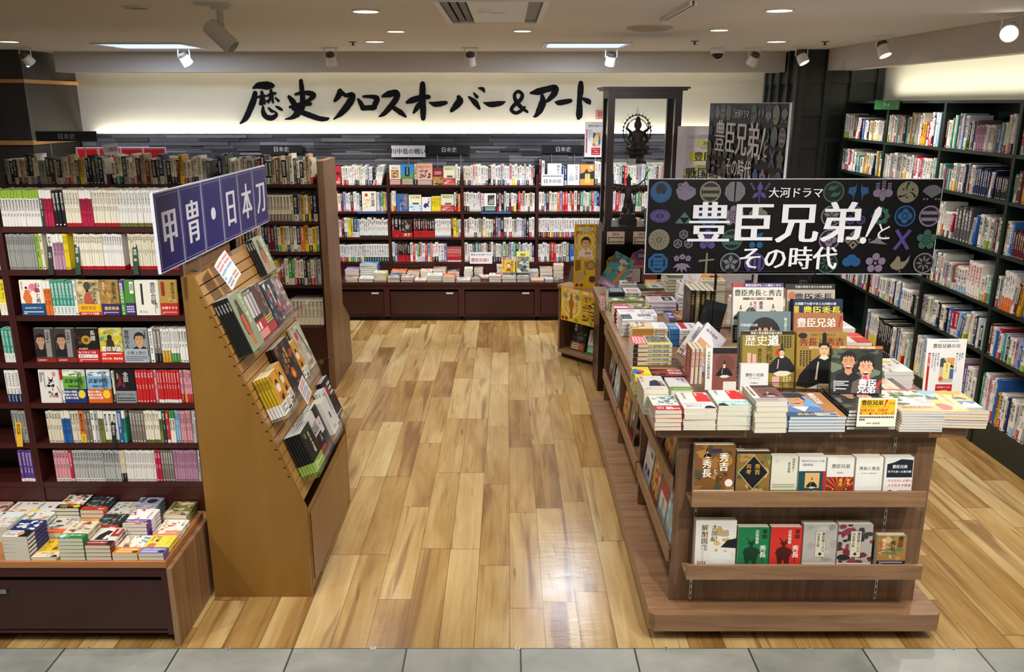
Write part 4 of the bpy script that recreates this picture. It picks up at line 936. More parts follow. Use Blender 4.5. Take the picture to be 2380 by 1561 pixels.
sm('greenhill', '2f86c8', 'blue and green landscape book with brown band', ' ', 'ffffff', [('p', [(0, .3), (0, .45), (.3, .55), (.6, .48), (1, .62), (1, .3)], '4a9a3c'), ('r', .3, .42, .68, .88, '12233a'), ('v', '川中島の戦い', .49, .86, .1, 'e8e8e0')], (.36, '5a5340', [('n', .1, .1, .9, .9, 'd8d0b8', 4)]))
sm('salmon', 'd9a48c', 'salmon book with dark blue helmet picture', '武田信玄の子供たち', '5a2a24', [('img', .12, .32, .88, .75, 5, ['d9a48c', '4a4a6a', '7a5a6a', '2e3350', 'b07a6a'], 20)], (.24, '6a5a4a', [('n', .06, .1, .94, .9, 'e0d4c4', 3)]), vert=False)
sm('tiger', '7a1f22', 'maroon book with tiger-striped band', ' ', 'ffffff', [('n', .15, .6, .85, .8, 'd8b0a8', 2)], (.48, 'a5804a', [('img', 0, 0, 1, 1, 7, ['a5804a', '3a2a1c', 'd0b080', '6a4a2a'], 18)]))
sm('shingen', 'ddd8b8', 'cream book, green head, red picture band', '武田信玄', '2a2a22', [('r', 0, .9, 1, 1, 'b9c48f'), ('r', .3, .4, .8, .5, '3a5a4a')], (.38, 'c05a55', [('img', 0, 0, 1, 1, 11, ['c05a55', 'e8d0c8', '8a2a2a', 'd88a80'], 14)]), vert=False)
sm('kenshin', 'ddd8b8', 'cream book, teal title block, pale blue band', '上杉謙信', '2a2a22', [('r', 0, .9, 1, 1, 'b9c48f'), ('r', .3, .42, .8, .52, '2a5a4a')], (.4, 'c4d6e4', [('img', 0, 0, 1, 1, 13, ['c4d6e4', '6a8aa8', 'e8eef2', '8fb0c8'], 14)]), vert=False)
sm('temple', '3c5f8f', 'blue book with large orange vertical letters', '信越武将山', 'd07a3a', [('img', .3, 0, 1, .9, 17, ['3c5f8f', '5a7fa8', '2e4a72', '8aa8c0'], 14)])
sm('eagle', 'd8dade', 'pale book with dark blue bird silhouette', '謙信', '22305a', [('p', [(.15, .35), (.35, .6), (.55, .55), (.85, .75), (.7, .45), (.85, .3), (.55, .35), (.4, .2)], '22305a')])
sm('anatomy', 'ece8da', 'white book with gold figure and black vertical title', '解剖図鑑', '1f1d1a', [('img', .1, .15, .62, .75, 21, ['ece8da', 'd8c25a', 'e0d49a', 'c8a83a'], 16), ('e', .3, .82, .12, None, 'c0432f')])
sm('photo', 'e6e6e2', 'white book, black castle photo, dark-green band', '城', '1a1a1a', [('r', .3, .35, .85, .9, '3a3a3c'), ('p', [(.35, .45), (.5, .7), (.6, .62), (.8, .75), (.8, .4), (.35, .4)], '9a9a9c')], (.28, '1d4a3c', [('n', .1, .15, .9, .85, 'c8d8d0', 2)]))
sm('blackred', '1c1416', 'black and red book with armoured warrior', ' ', 'ffffff', [('img', 0, .25, 1, 1, 9, ['1c1416', '6a1f1f', '3a2424', '8a8078', '4a1a1a'], 24), ('sam', .5, .62, .3, '8f8a84')], (.26, 'b3261f', [('h', '天下', .5, .55, .3, 'f0e8e0')]))
sm('yama', 'e8e8e4', 'white castle book with bold black vertical title', '攻める山城', '1c1c1e', [('p', [(.1, .1), (.3, .3), (.5, .22), (.7, .34), (.9, .1)], '5a7a9a')])
sm('meijo', 'e9e9e5', 'white book with pale castle drawing', '日本の名城', '1f1f22', [('p', [(.1, .2), (.1, .4), (.2, .42), (.3, .6), (.4, .42), (.55, .42), (.55, .2)], 'b9c4cc')])
sm('sunset', 'e09a4a', 'orange book with dark castle on the skyline', '城', 'fff0d8', [('p', [(0, .3), (0, .55), (.3, .62), (.45, .8), (.6, .62), (1, .7), (1, .3)], '2a3040'), ('r', .35, .1, .7, .55, 'f0c86a'), ('v', '名城ガイド', .52, .54, .1, '1c1a1a')])
sm('bluebook', '2a5fb0', 'blue book with white title and small picture', 'さんぽ', 'ffffff', [('e', .3, .8, .13, None, 'd04a3a'), ('r', .15, .1, .85, .3, '9ab8dc')])
BHT = (0.185, 0.215)
def bsegs(bi, ri, S_, seed):
    R_ = brow(bi, ri, seed)
    for s_ in S_:
        lo, hi = EDGE[bi]+0.0165, EDGE[bi+1]-0.0175
        f = lambda c: min(max(onY(BX+c*BS, 540, BY).x, lo), hi)
        if s_[0] == 'F': R_.face(f(s_[2])+.001, s_[1], f(s_[3])-f(s_[2])-.002, s_[4], 0.016, lean=4)
        elif s_[0] == 'L':
            xa, xb = f(s_[1]), f(s_[2]); R_.lean(xa, s_[3], s_[4], (xb-xa-.055)/s_[3], 0.15, (.19, .215), 12)
        else: R_.run(f(s_[0]), f(s_[1]), s_[2], s_[3], 0.145, s_[4] if len(s_) > 4 else BHT, True)
RB = [('white', 1, c_, K) for c_ in ('red', 'blue', 'yellow', 'teal', 'orange', 'mauve', 'lime', 'navy', 'maroon')]
WD = ('white', 1, 'dark green', K); RDK = [('black', 5, 'red', 'white'), ('maroon', 5, 'red', 'cream')]
bsegs(0, 0, [(-100, 58, 9, WH), ('F', 'redman', 60, 128, .2), (132, 360, 14, WH), ('L', 362, 488, 5, MX)], 51)
bsegs(1, 0, [('F', 'oldmap', 477, 572, .21), ('F', 'greenhill', 574, 668, .215), (672, 690, 1, DK), ('F', 'salmon', 693, 808, .225), ('F', 'tiger', 811, 886, .18), ('F', 'shingen', 888, 975, .2), (977, 1012, 2, WH)], 52)
bsegs(2, 0, [(1034, 1568, 30, WH)], 53)
bsegs(3, 0, [(1588, 1614, 1, ('maroon', 0, 'maroon', 'cream'), (.29, .29)), (1616, 1640, 1, ('white', 0, 'white', K), (.25, .25)), ('F', 'yama', 1660, 1766, .225), (1772, 1804, 2, [('blue', 0, 'blue', 'white'), ('navy', 1, 'white', 'white')]), ('F', 'meijo', 1808, 1900, .215), ('F', 'sunset', 1903, 2008, .215), (2012, 2130, 6, MX, (.22, .26))], 54)
bsegs(0, 1, [(-60, 270, 17, DK+MX), ('F', 'anatomy', 275, 383, .21), (386, 466, 5, MX)], 55)
bsegs(1, 1, [(478, 528, 3, WH), ('F', 'temple', 530, 623, .185), ('F', 'kenshin', 625, 720, .175), ('F', 'eagle', 722, 792, .15), (794, 864, 4, ('yellow', 0, 'yellow', K), (.155, .155)), ('F', 'shingen', 866, 962, .18), (965, 1012, 3, MX)], 56)
bsegs(2, 1, [(1034, 1186, 9, WH), ('F', 'photo', 1188, 1280, .19), (1283, 1568, 16, MX)], 57)
bsegs(3, 1, [(1588, 2130, 29, MX)], 58)
bsegs(0, 2, [(-60, 245, 16, MX), (247, 466, 14, ('white', 4, 'dark green', K))], 59)
bsegs(1, 2, [(489, 563, 3, RDK), ('F', 'blackred', 565, 647, .185), (655, 813, 9, RDK, (.185, .19)), (816, 938, 8, ('white', 4, 'sky blue', 'navy'), (.195, .195)), (940, 1012, 4, MX)], 60)
bsegs(2, 2, [(1034, 1568, 28, DK+WH)], 61)
bsegs(3, 2, [(1588, 2130, 28, RB, (.20, .205))], 62)
bsegs(0, 3, [(-60, 272, 20, RB, (.18, .19)), (275, 468, 10, WD, (.19, .19))], 63)
bsegs(1, 3, [(487, 505, 1, ('white', 1, 'dark green', K)), (506, 525, 1, ('sky blue', 0, 'sky blue', K)), (527, 620, 7, RDK+[('red', 2, 'pink', 'white')]), (625, 902, 14, WH+MX), (905, 1018, 10, ('red', 4, 'white', 'white'), (.155, .155))], 64)
bsegs(2, 3, [(1034, 1568, 28, DK+MX)], 65)
bsegs(3, 3, [(1588, 1832, 13, MX), ('F', 'bluebook', 1836, 1905, .19), (1910, 2130, 11, MX)], 66)
for bi in (4, 5):
    for ri in range(4 if bi == 4 else 0):
        R_ = brow(bi, ri, 70+bi*4+ri); R_.run(EDGE[bi]+.018, EDGE[bi+1]-.02, 26, MX, 0.145, BHT)
# -------- dark green case on the right wall: big art books, spines to the shop
def spread_row(bi, ri, seed, n):
    R_ = Row(GM(GY[bi]) @ T4(0, 0, GB[5-ri]), 0, 'green case bay %s, shelf %s' % (['one', 'two', 'three', 'four'][bi], ['one', 'two', 'three', 'four', 'five', 'six'][ri]),
             'art_book' if (bi+ri) % 2 else 'art_catalogue', 'art books on the right wall', seed=seed)  # all are art books; the two names only alternate by bay and shelf
    rr = random.Random(seed); x = 0.02; gap = [0.30, 0.265, 0.30, 0.31, 0.28, 0.40][ri]-0.04
    # a leaning start, then upright runs of differing format
    k = rr.randint(2, 4); ang = rr.uniform(4, 9); hh = (gap*.72, gap*.86)
    if rr.random() < .7:
        wd = rr.uniform(.022, .034); R_.run(x, x+k*wd, k, AR, .22, hh)
        x += k*wd+.002
    xm = .895 if bi < 3 else .70
    while x < xm-.025:
        m = rr.randint(4, 8); wd = rr.choice((.022, .027, .034, .042)); m = min(m, int((xm-x)/wd))
        if m < 1: break
        lo = gap*rr.choice((.6, .68, .76, .84)); R_.run(x, x+m*wd, m, AR if rr.random() < .75 else rr.choice(AR), rr.choice((.17, .2, .22)), (lo, lo*1.12), True)
        x += m*wd
        if rr.random() < .3 and x < .7:
            wd = rr.uniform(.022, .032); nl = rr.randint(2, 4); a = rr.uniform(5, 10); R_.lean(x, nl, AR, wd, .2, (gap*.66, gap*.8), a); x += nl*wd/math.cos(math.radians(a))+gap*.8*math.sin(math.radians(a))+.003
for bi in range(4):
    for ri in range(6):
        if bi == 0 and ri > 4: continue
        spread_row(bi, ri, 200+bi*7+ri, 30)

# ---------------------------------------------------------------- piles on the low table, left
def cov(key, base, desc, els, **k): design(key, base, desc, els, **k)
IM = lambda seed, cols, u0=0, v0=0, u1=1, v1=1, n=26: ('img', u0, v0, u1, v1, seed, cols, n)
V = lambda t, u, v, s, c, b=.04: ('v', t, u, v, s, c, b)
HH = lambda t, u, v, s, c, b=.04: ('h', t, u, v, s, c, b)
OKA = ['e4e6dc', '8fb6c8', '7fa07a', 'c8d8d8', 'b06a5a']
cov('l1', '22346e', 'navy paperback with white blossoms and boy on black band', [IM(3, ['22346e', 'e8e8ea', 'dfe4e8', '2f5a50', 'c8d0d8'], .1, .4, .95, .98, 22), V('とりどり', .86, .96, .13, 'eef0f2')], band=(.36, 'e6e4e0', [('r', .62, 0, 1, 1, '1a181a'), ('e', .6, .55, .13, .34, 'c99a7a'), ('n', .05, .2, .45, .85, '333333', 4)]), spine=('', 'ffffff') if 0 else ('いつか花の', '6a2a3a', '17171a', 0, .36))
DES['l1']['base'] = '22346e'
cov('l2', 'e8c02a', 'thin yellow paperback with brush title lying alone', [V('おり者', .6, .96, .26, '1c1814', .06), IM(5, ['e8c02a', 'c0582a', 'f0e0a0', '8a4a1f'], .05, .5, .35, .95, 8)], band=(.3, 'efe2c0', [HH('時代小説', .5, .68, .13, '7a3a1f'), HH('ベストフェア', .4, .3, .11, '2a2420'), ('p', [(.7, 0), (.8, .4), (.9, .4), (1, 0)], '2a3040')]))
cov('l3', 'd8d0b4', 'cream paperback with red title and green band', [IM(8, ['d8d0b4', 'a8b8b0', 'c9c0a0', '7a4a3a', 'e8e0cc'], 0, .25, 1, 1, 16), V('源氏咲く', .5, .92, .19, 'b8322c'), V('いろは', .2, .9, .12, '2a2624')], band=(.27, '1f7a3c', [HH('最後の読本は家へ', .52, .66, .1, 'ffffff'), ('e', .14, .5, .12, .4, 'bfe0d0'), ('n', .3, .1, .9, .42, 'd8ecdc', 2)]), spine=('源氏咲く', '5a4a5a', '1f7a3c', 0, .27))
cov('l4', 'd9d6d0', 'white paperback with black ink figure and dark red band', [('p', [(.15, .3), (.2, .6), (.4, .85), (.62, .8), (.55, .55), (.7, .3)], '1d1a1c'), ('p', [(.45, .35), (.5, .6), (.62, .5), (.6, .34)], 'e8e4de'), ('r', .66, .5, 1, .95, '9a2a26'), V('無用組', .84, .93, .13, 'f0e8e0'), ('e', .5, .9, .1, None, 'e6e0d6')], band=(.26, '8f1f1f', [HH('最後の行方に明かりぞ', .42, .6, .085, 'ffffff'), ('r', .78, 0, 1, 1, '1a1718')]), spine=('無用組', '2a2a2c', '8f1f1f', 0, .26))
cov('l5', 'ebe6d6', 'cream paperback with blue waves and orange band', [IM(10, ['ebe6d6', '7f9cc8', 'a8bcd8', '5f82b8'], .45, .28, 1, 1, 10), ('n', .1, .62, .5, .95, '6a5a4a', 5, 1), ('e', .3, .5, .15, None, 'd89a78'), ('p', [(.18, .28), (.24, .5), (.42, .44), (.5, .28)], '6a5a7a')], band=(.33, 'df8a22', [HH('人情の市井物語', .48, .62, .11, 'fff2d8'), ('e', .86, .2, .12, .18, '4a2a12'), ('n', .1, .12, .7, .4, 'fbe2b8', 2)]), spine=('市井物語', '5a6a9a', 'c06a1a', 0, .33))
cov('l6', 'f0d84a', 'yellow paperback with painted woman and violet band', [V('ぐりこもん', .84, .95, .13, '6a8a3a'), ('n', .1, .7, .45, .96, '6a5a2a', 4, 1), ('p', [(.1, .3), (.14, .5), (.3, .6), (.44, .5), (.4, .3)], 'c9755a'), ('e', .36, .68, .07, None, '2a1c18'), ('e', .32, .6, .08, None, 'e8c09a')], band=(.33, '7a6fb0', [HH('大評判の人情時代もの', .5, .64, .085, 'ffffff'), ('n', .08, .12, .7, .42, 'e4e0f4', 2), ('e', .86, .25, .12, .2, '241f3a')]), spine=('ぐりこもん', '6a3a4a', '6a5fa4', 0, .33))
cov('m0', 'dfe6e2', 'white and pink paperback with pale landscape at the left photo edge', [IM(11, ['dfe6e2', 'd8a8a0', 'c0d0c8', 'e8d0c8', '9ab0a8'], 0, 0, 1, .7), V('風ふく町', .2, .96, .16, '1f1f22')])
cov('m1', 'e4e6dc', 'white paperback with green hills and blue sky edge', [IM(12, ['cfe0e8', '8fb6c8', '7fa07a', 'e8d88a', 'd08a5a'], 0, 0, 1, .75), V('おばけ人', .25, .96, .15, '1f1f22'), V('内', .5, .92, .13, 'b8322c')], spine=('おばけ人内', '2a3a5a', '3a78b8', 0, .5))
cov('m2', 'cfcabd', 'grey paperback with black robe and orange-red band', [IM(13, ['cfcabd', '3a3a40', '8a8a88', 'b8b0a0', '5a5a60'], 0, .25, 1, 1, 18), V('出世の', .7, .95, .18, '1f1f22')], band=(.26, 'd5551f', [HH('合戦手がけ', .3, .5, .1, 'f6e8dc'), ('r', .52, .1, .95, .9, 'e06a2a')]))
cov('m3', 'c9a05a', 'tan paperback with orange kimono pattern partly covered', [IM(14, ['d08a3a', 'b87a2a', 'e0a85a', '8a6a3a'], .1, .3, 1, 1, 18)], band=(.24, 'e0cf9a', [HH('時代小説', .5, .5, .14, '7a4a1a')]))
cov('m4', '1f2a2e', 'dark paperback with coral dots and red band, second row', [IM(15, ['1f2a2e', '4a7a86', '2a3a3e', '6a8a80', '3a4a44'], 0, .25, .7, 1, 24), ('e', .6, .62, .08, None, 'd8504a'), ('e', .2, .36, .07, None, 'd07a2a'), V('ぼんくら', .84, .94, .13, 'e8ece8')], band=(.26, 'b5301f', [HH('すべてが感動の大作', .45, .64, .09, '1f1210'), HH('読本', .84, .4, .12, 'f6e2d8'), ('n', .08, .1, .7, .38, '3a1410', 2)]))
cov('b4', '20292c', 'dark paperback with coral dots and red band, rear row', DES['m4']['els'], band=(.26, 'c8402a', DES['m4']['band'][2]))
cov('m5', 'eceaea', 'white paperback with red kimono women, purple and yellow bands', [IM(16, ['eceaea', 'b03a48', '8a2a3a', 'd88a90', '5a6a7a'], .02, .3, .5, .98, 18), V('へんみの女', .82, .95, .15, '17171a')], band=(.3, '5a1f9a', [HH('豊臣方の太閤さまの恋', .45, .7, .085, 'ffffff'), HH('一大絵巻が花ひらく', .45, .45, .085, 'ffffff'), ('r', 0, 0, 1, .24, 'e8d23a'), ('r', .5, .02, .75, .2, 'd0446a')]), spine=('へんみの女', '4a4a50', '5a1f9a', 0, .3))
cov('m6', 'efece4', 'white paperback with painted dishes and coral foot', [IM(17, ['efece4', 'd8925a', 'e8c07a', 'b0603a', 'd8704a'], .1, .3, .8, .9, 14), V('いい料理', .88, .96, .12, '1f1f22'), V('おの', .12, .96, .12, '1f1f22'), ('r', 0, 0, 1, .3, 'e08a70'), ('e', .25, .2, .14, None, 'f6e8e0'), HH('食いしん坊', .62, .16, .1, 'ffffff')], spine=('いい料理', '8a4a5a'))
cov('b0', 'd8a8a0', 'pink paperback with fan pattern at the left photo edge', [IM(18, ['e0b4ac', '8a3a3a', '2a2a2c', 'd8c8b8', '4a6a4a'], .05, .0, 1, .75, 18), HH('あさはらけ', .5, .88, .13, '5a1f24')])
cov('b1', 'e6e4dc', 'white paperback with red-orange food painting', [IM(19, ['e6dccc', 'd07a4a', 'e8b08a', 'b85a3a', 'd8d0b8'], 0, 0, 1, .45, 20), V('おばけ小', .2, .96, .16, '1f1f22'), V('木', .55, .9, .14, 'b8322c'), ('n', .72, .8, .95, .92, '333333', 1)])
cov('b2', 'e4e6e0', 'white paperback with yellow corner and purple foot', [('r', 0, 0, .34, .4, 'e8d23a'), IM(20, ['e4e6e0', '7a5a9a', '4a8ab0', 'd8d0e0', '8a6a5a'], .34, 0, 1, .45, 16), V('おばけ木', .2, .96, .16, '1f1f22'), ('e', .62, .62, .08, None, 'c8382f')])
cov('b3', '2a2c2a', 'paperback with orange flowers and yellow disc on black band', [IM(21, ['e0ded6', '2a4a42', 'e08a3a', '3a3a3a', 'c8d0c8', 'd8703a'], 0, .25, 1, 1, 26), V('町しるべ', .18, .96, .2, '17171a', .06)], band=(.28, '1c1a1c', [HH('人生を照らす物語', .4, .66, .085, 'f0e04a'), HH('十年目', .3, .3, .1, 'f0e04a'), ('e', .82, .5, .14, .36, 'e8c42a'), HH('一', .82, .5, .16, 'b8281f', .07)]))
cov('b5', 'c8c6c0', 'grey-white paperback with navy robe and crossed strokes', [IM(22, ['c8c6c0', '2a3358', '8a8aa0', '5a5a6a', 'd8d4c8'], 0, .1, .6, .9, 14), V('てんの', .75, .95, .17, '3a1f1f'), HH('読めば走る', .5, .12, .12, 'd8b82a')])
cov('b6', '8a93a6', 'blue-grey paperback with dark animal and beige band', [IM(23, ['8a93a6', '2f4266', '5a6a8a', '3a4a70', 'b0b4b8'], 0, .25, 1, 1, 16), ('e', .62, .72, .22, .16, '20262c'), V('闇の森', .2, .95, .16, '14161a'), HH('丸小川', .6, .36, .1, 'e8e8e4')], band=(.25, 'c2ae98', [HH('時代小説', .5, .66, .15, '5a2f2a'), HH('ベストフェア', .38, .3, .13, '3a2a28'), ('p', [(.66, 0), (.76, .42), (.86, .42), (.98, 0)], '3a3a66')]), spine=('闇の森', '5a5a60', '7a6a58', 0, .25))
cov('b7', '8c8a5a', 'olive paperback with pale fish and beige band', [IM(24, ['7a7a4a', '3a5a3a', 'b0a860', '4a4a30', 'c8b88a'], 0, .25, 1, 1, 20), ('p', [(.3, .8), (.45, .9), (.75, .88), (.92, .94), (.88, .8), (.6, .76)], 'd8d0a8'), V('金ぼの', .16, .95, .16, '1f1f14')], band=(.26, 'bfae8c', [HH('時代小説', .5, .66, .15, '6a3a2a'), HH('ベストフェア', .38, .3, .13, '3a2a28'), ('p', [(.66, 0), (.76, .42), (.86, .42), (.98, 0)], '3a3a66')]), spine=('金ぼの', '6a6a4a', 'a8977a', 0, .26))
def lpile(key, xa, xb, y, n, T=0.0165, rot=0, name='bunko_paperback', seed=0):
    """pile whose TOP front edge runs from pixel xa to xb at height y"""
    z = 0.40+n*(T+.0014); p = onZ(xa, y, z); q = onZ(xb, y, z); Wd = 0.106
    cy, Hd = {'l': (3.121, .146), 'm': (3.267, .137), 'b': (3.402, .130)}[key[0]]
    stack(key, (p.x+q.x)/2, cy, 0.4005, Wd, Hd, T, n, rot, DES[key]['desc']+', low table', name, 'piles on the low table', seed=seed+int(xa)+200, jit=.0006)
for a in [('l1', -15, 42, 1264, 6), ('l2', 55, 117, 1301, 1, .014), ('l3', 118, 178, 1265, 6, .0155), ('l4', 182, 243, 1279, 4, .016), ('l5', 244, 306, 1295, 2, .0155), ('l6', 308, 370, 1295, 2, .0155),
          ('m0', -42, 22, 1222, 4), ('m1', 35, 94, 1220, 4), ('m2', 100, 158, 1232, 2, .02), ('m3', 168, 222, 1226, 2), ('m4', 219, 280, 1211, 3, .019), ('m5', 286, 347, 1213, 5, .0155), ('m6', 351, 409, 1248, 2, .0145),
          ('b0', -36, 18, 1176, 3), ('b1', 22, 78, 1181, 3), ('b2', 81, 136, 1176, 3), ('b3', 139, 194, 1171, 5, .016), ('b4', 197, 250, 1171, 4, .018), ('b5', 254, 308, 1172, 3), ('b6', 316, 372, 1168, 4, .0175), ('b7', 383, 437, 1192, 3, .0165)]:
    lpile(*a)

# ---------------------------------------------------------------- piles on the back wall base cabinets
rr = random.Random(9)
PB = [('k1', 'c8b8d8', 'purple-edged book with small crest pattern', ['8a78b0', 'b8a8d0', '5a4a80']), ('k2', '3a7ac0', 'tall pile topped by bright blue magazine', ['3a7ac0', '6aa0d8', '1f4a8a', '8fc0e8']), ('k3', 'e8d84a', 'yellow-banded white book', ['d8d4c8', 'e8d84a', '6a6a5a', 'b0a890']), ('k4', 'd86a2a', 'orange book on grey magazines', ['d86a2a', 'e8a05a', 'c04a1a']),
      ('k5', '3a4a80', 'navy book with white title', ['3a4a80', 'e8e8ea', '6a7ab0']), ('k6', 'b8485a', 'book with crimson and white print', ['d8d0d0', 'b8485a', '8a2a3a']), ('k7', 'c89a6a', 'brown old-map book', ['a8885a', '4a3a2a', 'd8b88a']), ('k8', 'e8e4dc', 'white book with coral picture', ['e8e4dc', 'd0755a', 'b0503a']),
      ('k9', 'e6e6e4', 'white softcover with grey brush title', ['e6e6e4', '8a8a8c', 'b8b8ba', '4a4a50']), ('ka', 'd85a2a', 'orange-red thick book', ['d85a2a', 'e89a4a', '8a2a1a', 'f0c88a']), ('kb', 'd8d0e0', 'lilac softcover with yellow corner', ['d8d0e0', 'd8d84a', '8a7aa0', '5a4a5a']), ('kc', '3a3434', 'dark picture book', ['3a3434', '8a8080', '5a4a48', 'c0b0a8']),
      ('kd', 'e0a080', 'white and orange book', ['ece4dc', 'e08a5a', 'd0603a']), ('ke', 'e8e6e2', 'white book with red square', ['e8e6e2', 'c8283a', 'dcdcd8']), ('kf', '7a1f24', 'maroon-banded book', ['b8a890', '8f1f28', '5a1a20']), ('kg', 'd8d8e0', 'silver-grey softcover with blue swirl', ['d0d0d8', '5a6a9a', '9aa0c0']), ('kh', 'd88a5a', 'tan book with orange band', ['d8a88a', 'd8743a', 'b09080'])]
for k, base, desc, cols in PB:
    design(k, base, desc, [IM(sum(map(ord, k)), cols, 0, 0, 1, 1, 20), HH('日本史', .5, .82, .22, '1f1f22'), ('n', .1, .08, .9, .3, 'f0ece4', 3)])
design('k9', 'e6e6e4', 'white softcover with grey brush title', [HH('日本の歴史', .5, .8, .17, '3a3a3e', .06), HH('戦国', .5, .45, .3, '6a6a70', .06), ('n', .1, .08, .9, .24, '8a8a8c', 3)])
design('ke', 'e8e6e2', 'white book with red square', [('r', .5, .45, .96, .96, 'c8283a'), V('戦国武将', .22, .95, .15, '1f1f22'), ('n', .05, .1, .95, .3, '555555', 3)])
def bpile(key, xa, xb, ybot, ytop, n, row, seed):
    q = onZ(780+xa*.11765, ybot, 0.416) if row == 0 else None
    y = 8.52 if row == 0 else 8.685
    d = y*cT+(CAMH-0.45)*sT; X = lambda c: (780+c*.11765-CX)/FPX*d
    w = X(xb)-X(xa); zt = onY(900, ytop, y).z
    T = max(0.006, (zt-0.4165)/n-0.0014); H = min(w*1.38, 0.15) if row else min(w*1.3, .15)
    stack(key, (X(xa)+X(xb))/2, y+H/2, 0.4165, w, H, T, n, rr.uniform(-2, 2), DES[key]['desc']+', '+['front', 'rear'][row]+' row, back-wall ledge', 'display_softcover', 'piles along the back wall ledge', seed=seed)
for i, a in enumerate([('kf', 205, 440, 657, 647, 2, 0), ('k9', 452, 738, 657, 647, 3, 0), ('k3', 742, 990, 657, 634, 6, 0), ('k5', 1003, 1250, 657, 642, 3, 0), ('k6', 1262, 1508, 657, 644, 5, 0), ('k8', 1520, 1755, 657, 650, 3, 0), ('k9', 1768, 2055, 657, 640, 5, 0), ('ka', 2070, 2322, 657, 641, 3, 0),
     ('kb', 2335, 2615, 657, 650, 3, 0), ('kc', 2625, 2815, 657, 646, 3, 0), ('kd', 2822, 3020, 657, 649, 3, 0), ('ke', 3032, 3270, 657, 640, 5, 0), ('kg', 3278, 3555, 657, 641, 4, 0), ('k5', 3572, 3825, 657, 641, 6, 0), ('kh', 3840, 4100, 657, 650, 2, 0), ('kb', 4150, 4300, 657, 648, 4, 0), ('kc', 4310, 4420, 657, 648, 4, 0),
     ('k1', 190, 470, 0, 626, 5, 1), ('k2', 480, 830, 0, 613, 7, 1), ('k4', 1090, 1390, 0, 630, 5, 1), ('k7', 1400, 1650, 0, 632, 3, 1), ('kd', 1665, 1900, 0, 630, 3, 1), ('kf', 1930, 2190, 0, 625, 4, 1), ('kc', 2200, 2440, 0, 631, 3, 1), ('k9', 2540, 2700, 0, 624, 6, 1), ('kf', 2730, 2910, 0, 628, 4, 1), ('k8', 3185, 3300, 0, 616, 7, 1),
     ('kg', 3830, 4010, 0, 629, 5, 1), ('kf', 4040, 4290, 0, 624, 3, 1), ('kh', 4300, 4500, 0, 616, 8, 1)]):
    bpile(*a, i)
# two books propped on the ledge piles
sm('propyel', 'e0b03a', 'golden book with round hat figure', '足軽の人生', '2a2018', [('p', [(.3, .62), (.5, .82), (.7, .62)], '3a3a3c'), ('e', .5, .58, .12, None, 'e8c8a0'), ('p', [(.3, .1), (.4, .35), (.62, .35), (.7, .1)], '8a5a2a'), V('戦国の', .86, .92, .1, '2a2018')])
DES['propyel']['els'][-2] = V('足軽の人生', .14, .94, .12, '2a2018')
sm('propcastle', 'd8d86a', 'yellow-topped magazine with castle photo', '戦国', '2a2a24', [IM(31, ['6a7068', '3a403c', 'b8c0b8', '8a9088', 'd8dcd8'], .05, .03, .95, .75, 22), ('r', .05, .55, .4, .7, 'a8887a')], vert=False)
d85 = 8.56
for k, xa, xb, yb, yt, wd in (('propyel', 3280, 3552, 642, 609, .16), ('propcastle', 3572, 3825, 640, 590, .15)):
    d = d85*cT+(CAMH-.55)*sT; X = lambda c: (780+c*.11765-CX)/FPX*d
    z0 = 0.4165+{'propyel': 4, 'propcastle': 6}[k]*0+onY(1200, 641, 8.52).z-0.4165+.006; zt = onY(1200, yt, d85).z
    face_out(k, X(xa), 8.56, z0+.02, X(xb)-X(xa), (zt-z0)/math.cos(math.radians(12)), .012, DES[k]['desc']+' propped on a pile, back-wall ledge', 12, 'display_softcover', 'piles along the back wall ledge')

# ---------------------------------------------------------------- books on the walnut island table
def tp(key, xa, xb, y, n, T, where, rot=0, depth=None, name='display_paperback', jit=.002, seed=0, w=None):
    """pile on the table top; its TOP front edge runs from pixel xa to xb at height y"""
    z = ZT+0.0005+n*(T+.0014); p = onZ(xa, y, z); q = onZ(xb, y, z); L = q.x-p.x
    Wd, Hd = (L, depth or L*1.42) if rot == 0 else (depth or L*0.7, L)
    cy = p.y+(Hd if rot == 0 else Wd)/2
    stack(key, (p.x+q.x)/2, cy, ZT+0.0005, Wd, Hd, T, n, rot, DES[key]['desc']+', '+where, name, 'piles on the walnut table', seed=seed+int(xa), jit=jit)
    return cy
FR = 'front row, walnut table'
cov('r1', 'e2e6e4', 'white paperback with teal wave picture and red band', [IM(41, ['e2e6e4', '7fb4c0', '4a8a9a', 'a8d0d4', '2f6a7a'], .08, .4, .95, .95, 24), V('江戸の弟', .9, .95, .1, '24505a')], band=(.3, 'c02f3a', [HH('弟', .55, .45, .3, 'ffffff', .06), ('r', .06, .1, .4, .9, '9a1f2a'), ('n', .1, .2, .36, .8, 'f0d0d4', 2), ('n', .66, .2, .95, .5, 'ffffff', 1)]), spine=('江戸の弟', '2f3a40', 'c02f3a', 0, .4))
RS = lambda t: [('p', [(.52, .42), (.52, .97), (.84, .97), (.95, .85), (.97, .42)], 'd3262a'), V('豊臣の', .60, .95, .09, 'f6e6e0'), V(t, .2, .96, .11, '24242a'), V('文春', .9, .94, .06, 'f6e6e0')]
cov('r2', 'e8e8e6', 'white paperback with big red square and pale foot', RS('秀長と秀吉')+[('r', 0, 0, 1, .36, 'e9dfe4'), HH('兄を天下人にした', .4, .28, .085, '8a3a5a'), HH('温顔の人', .36, .16, .13, '4a3a44'), ('p', [(.62, .02), (.7, .16), (.84, .2), (.97, .1), (.97, .02)], '1c1a22')])
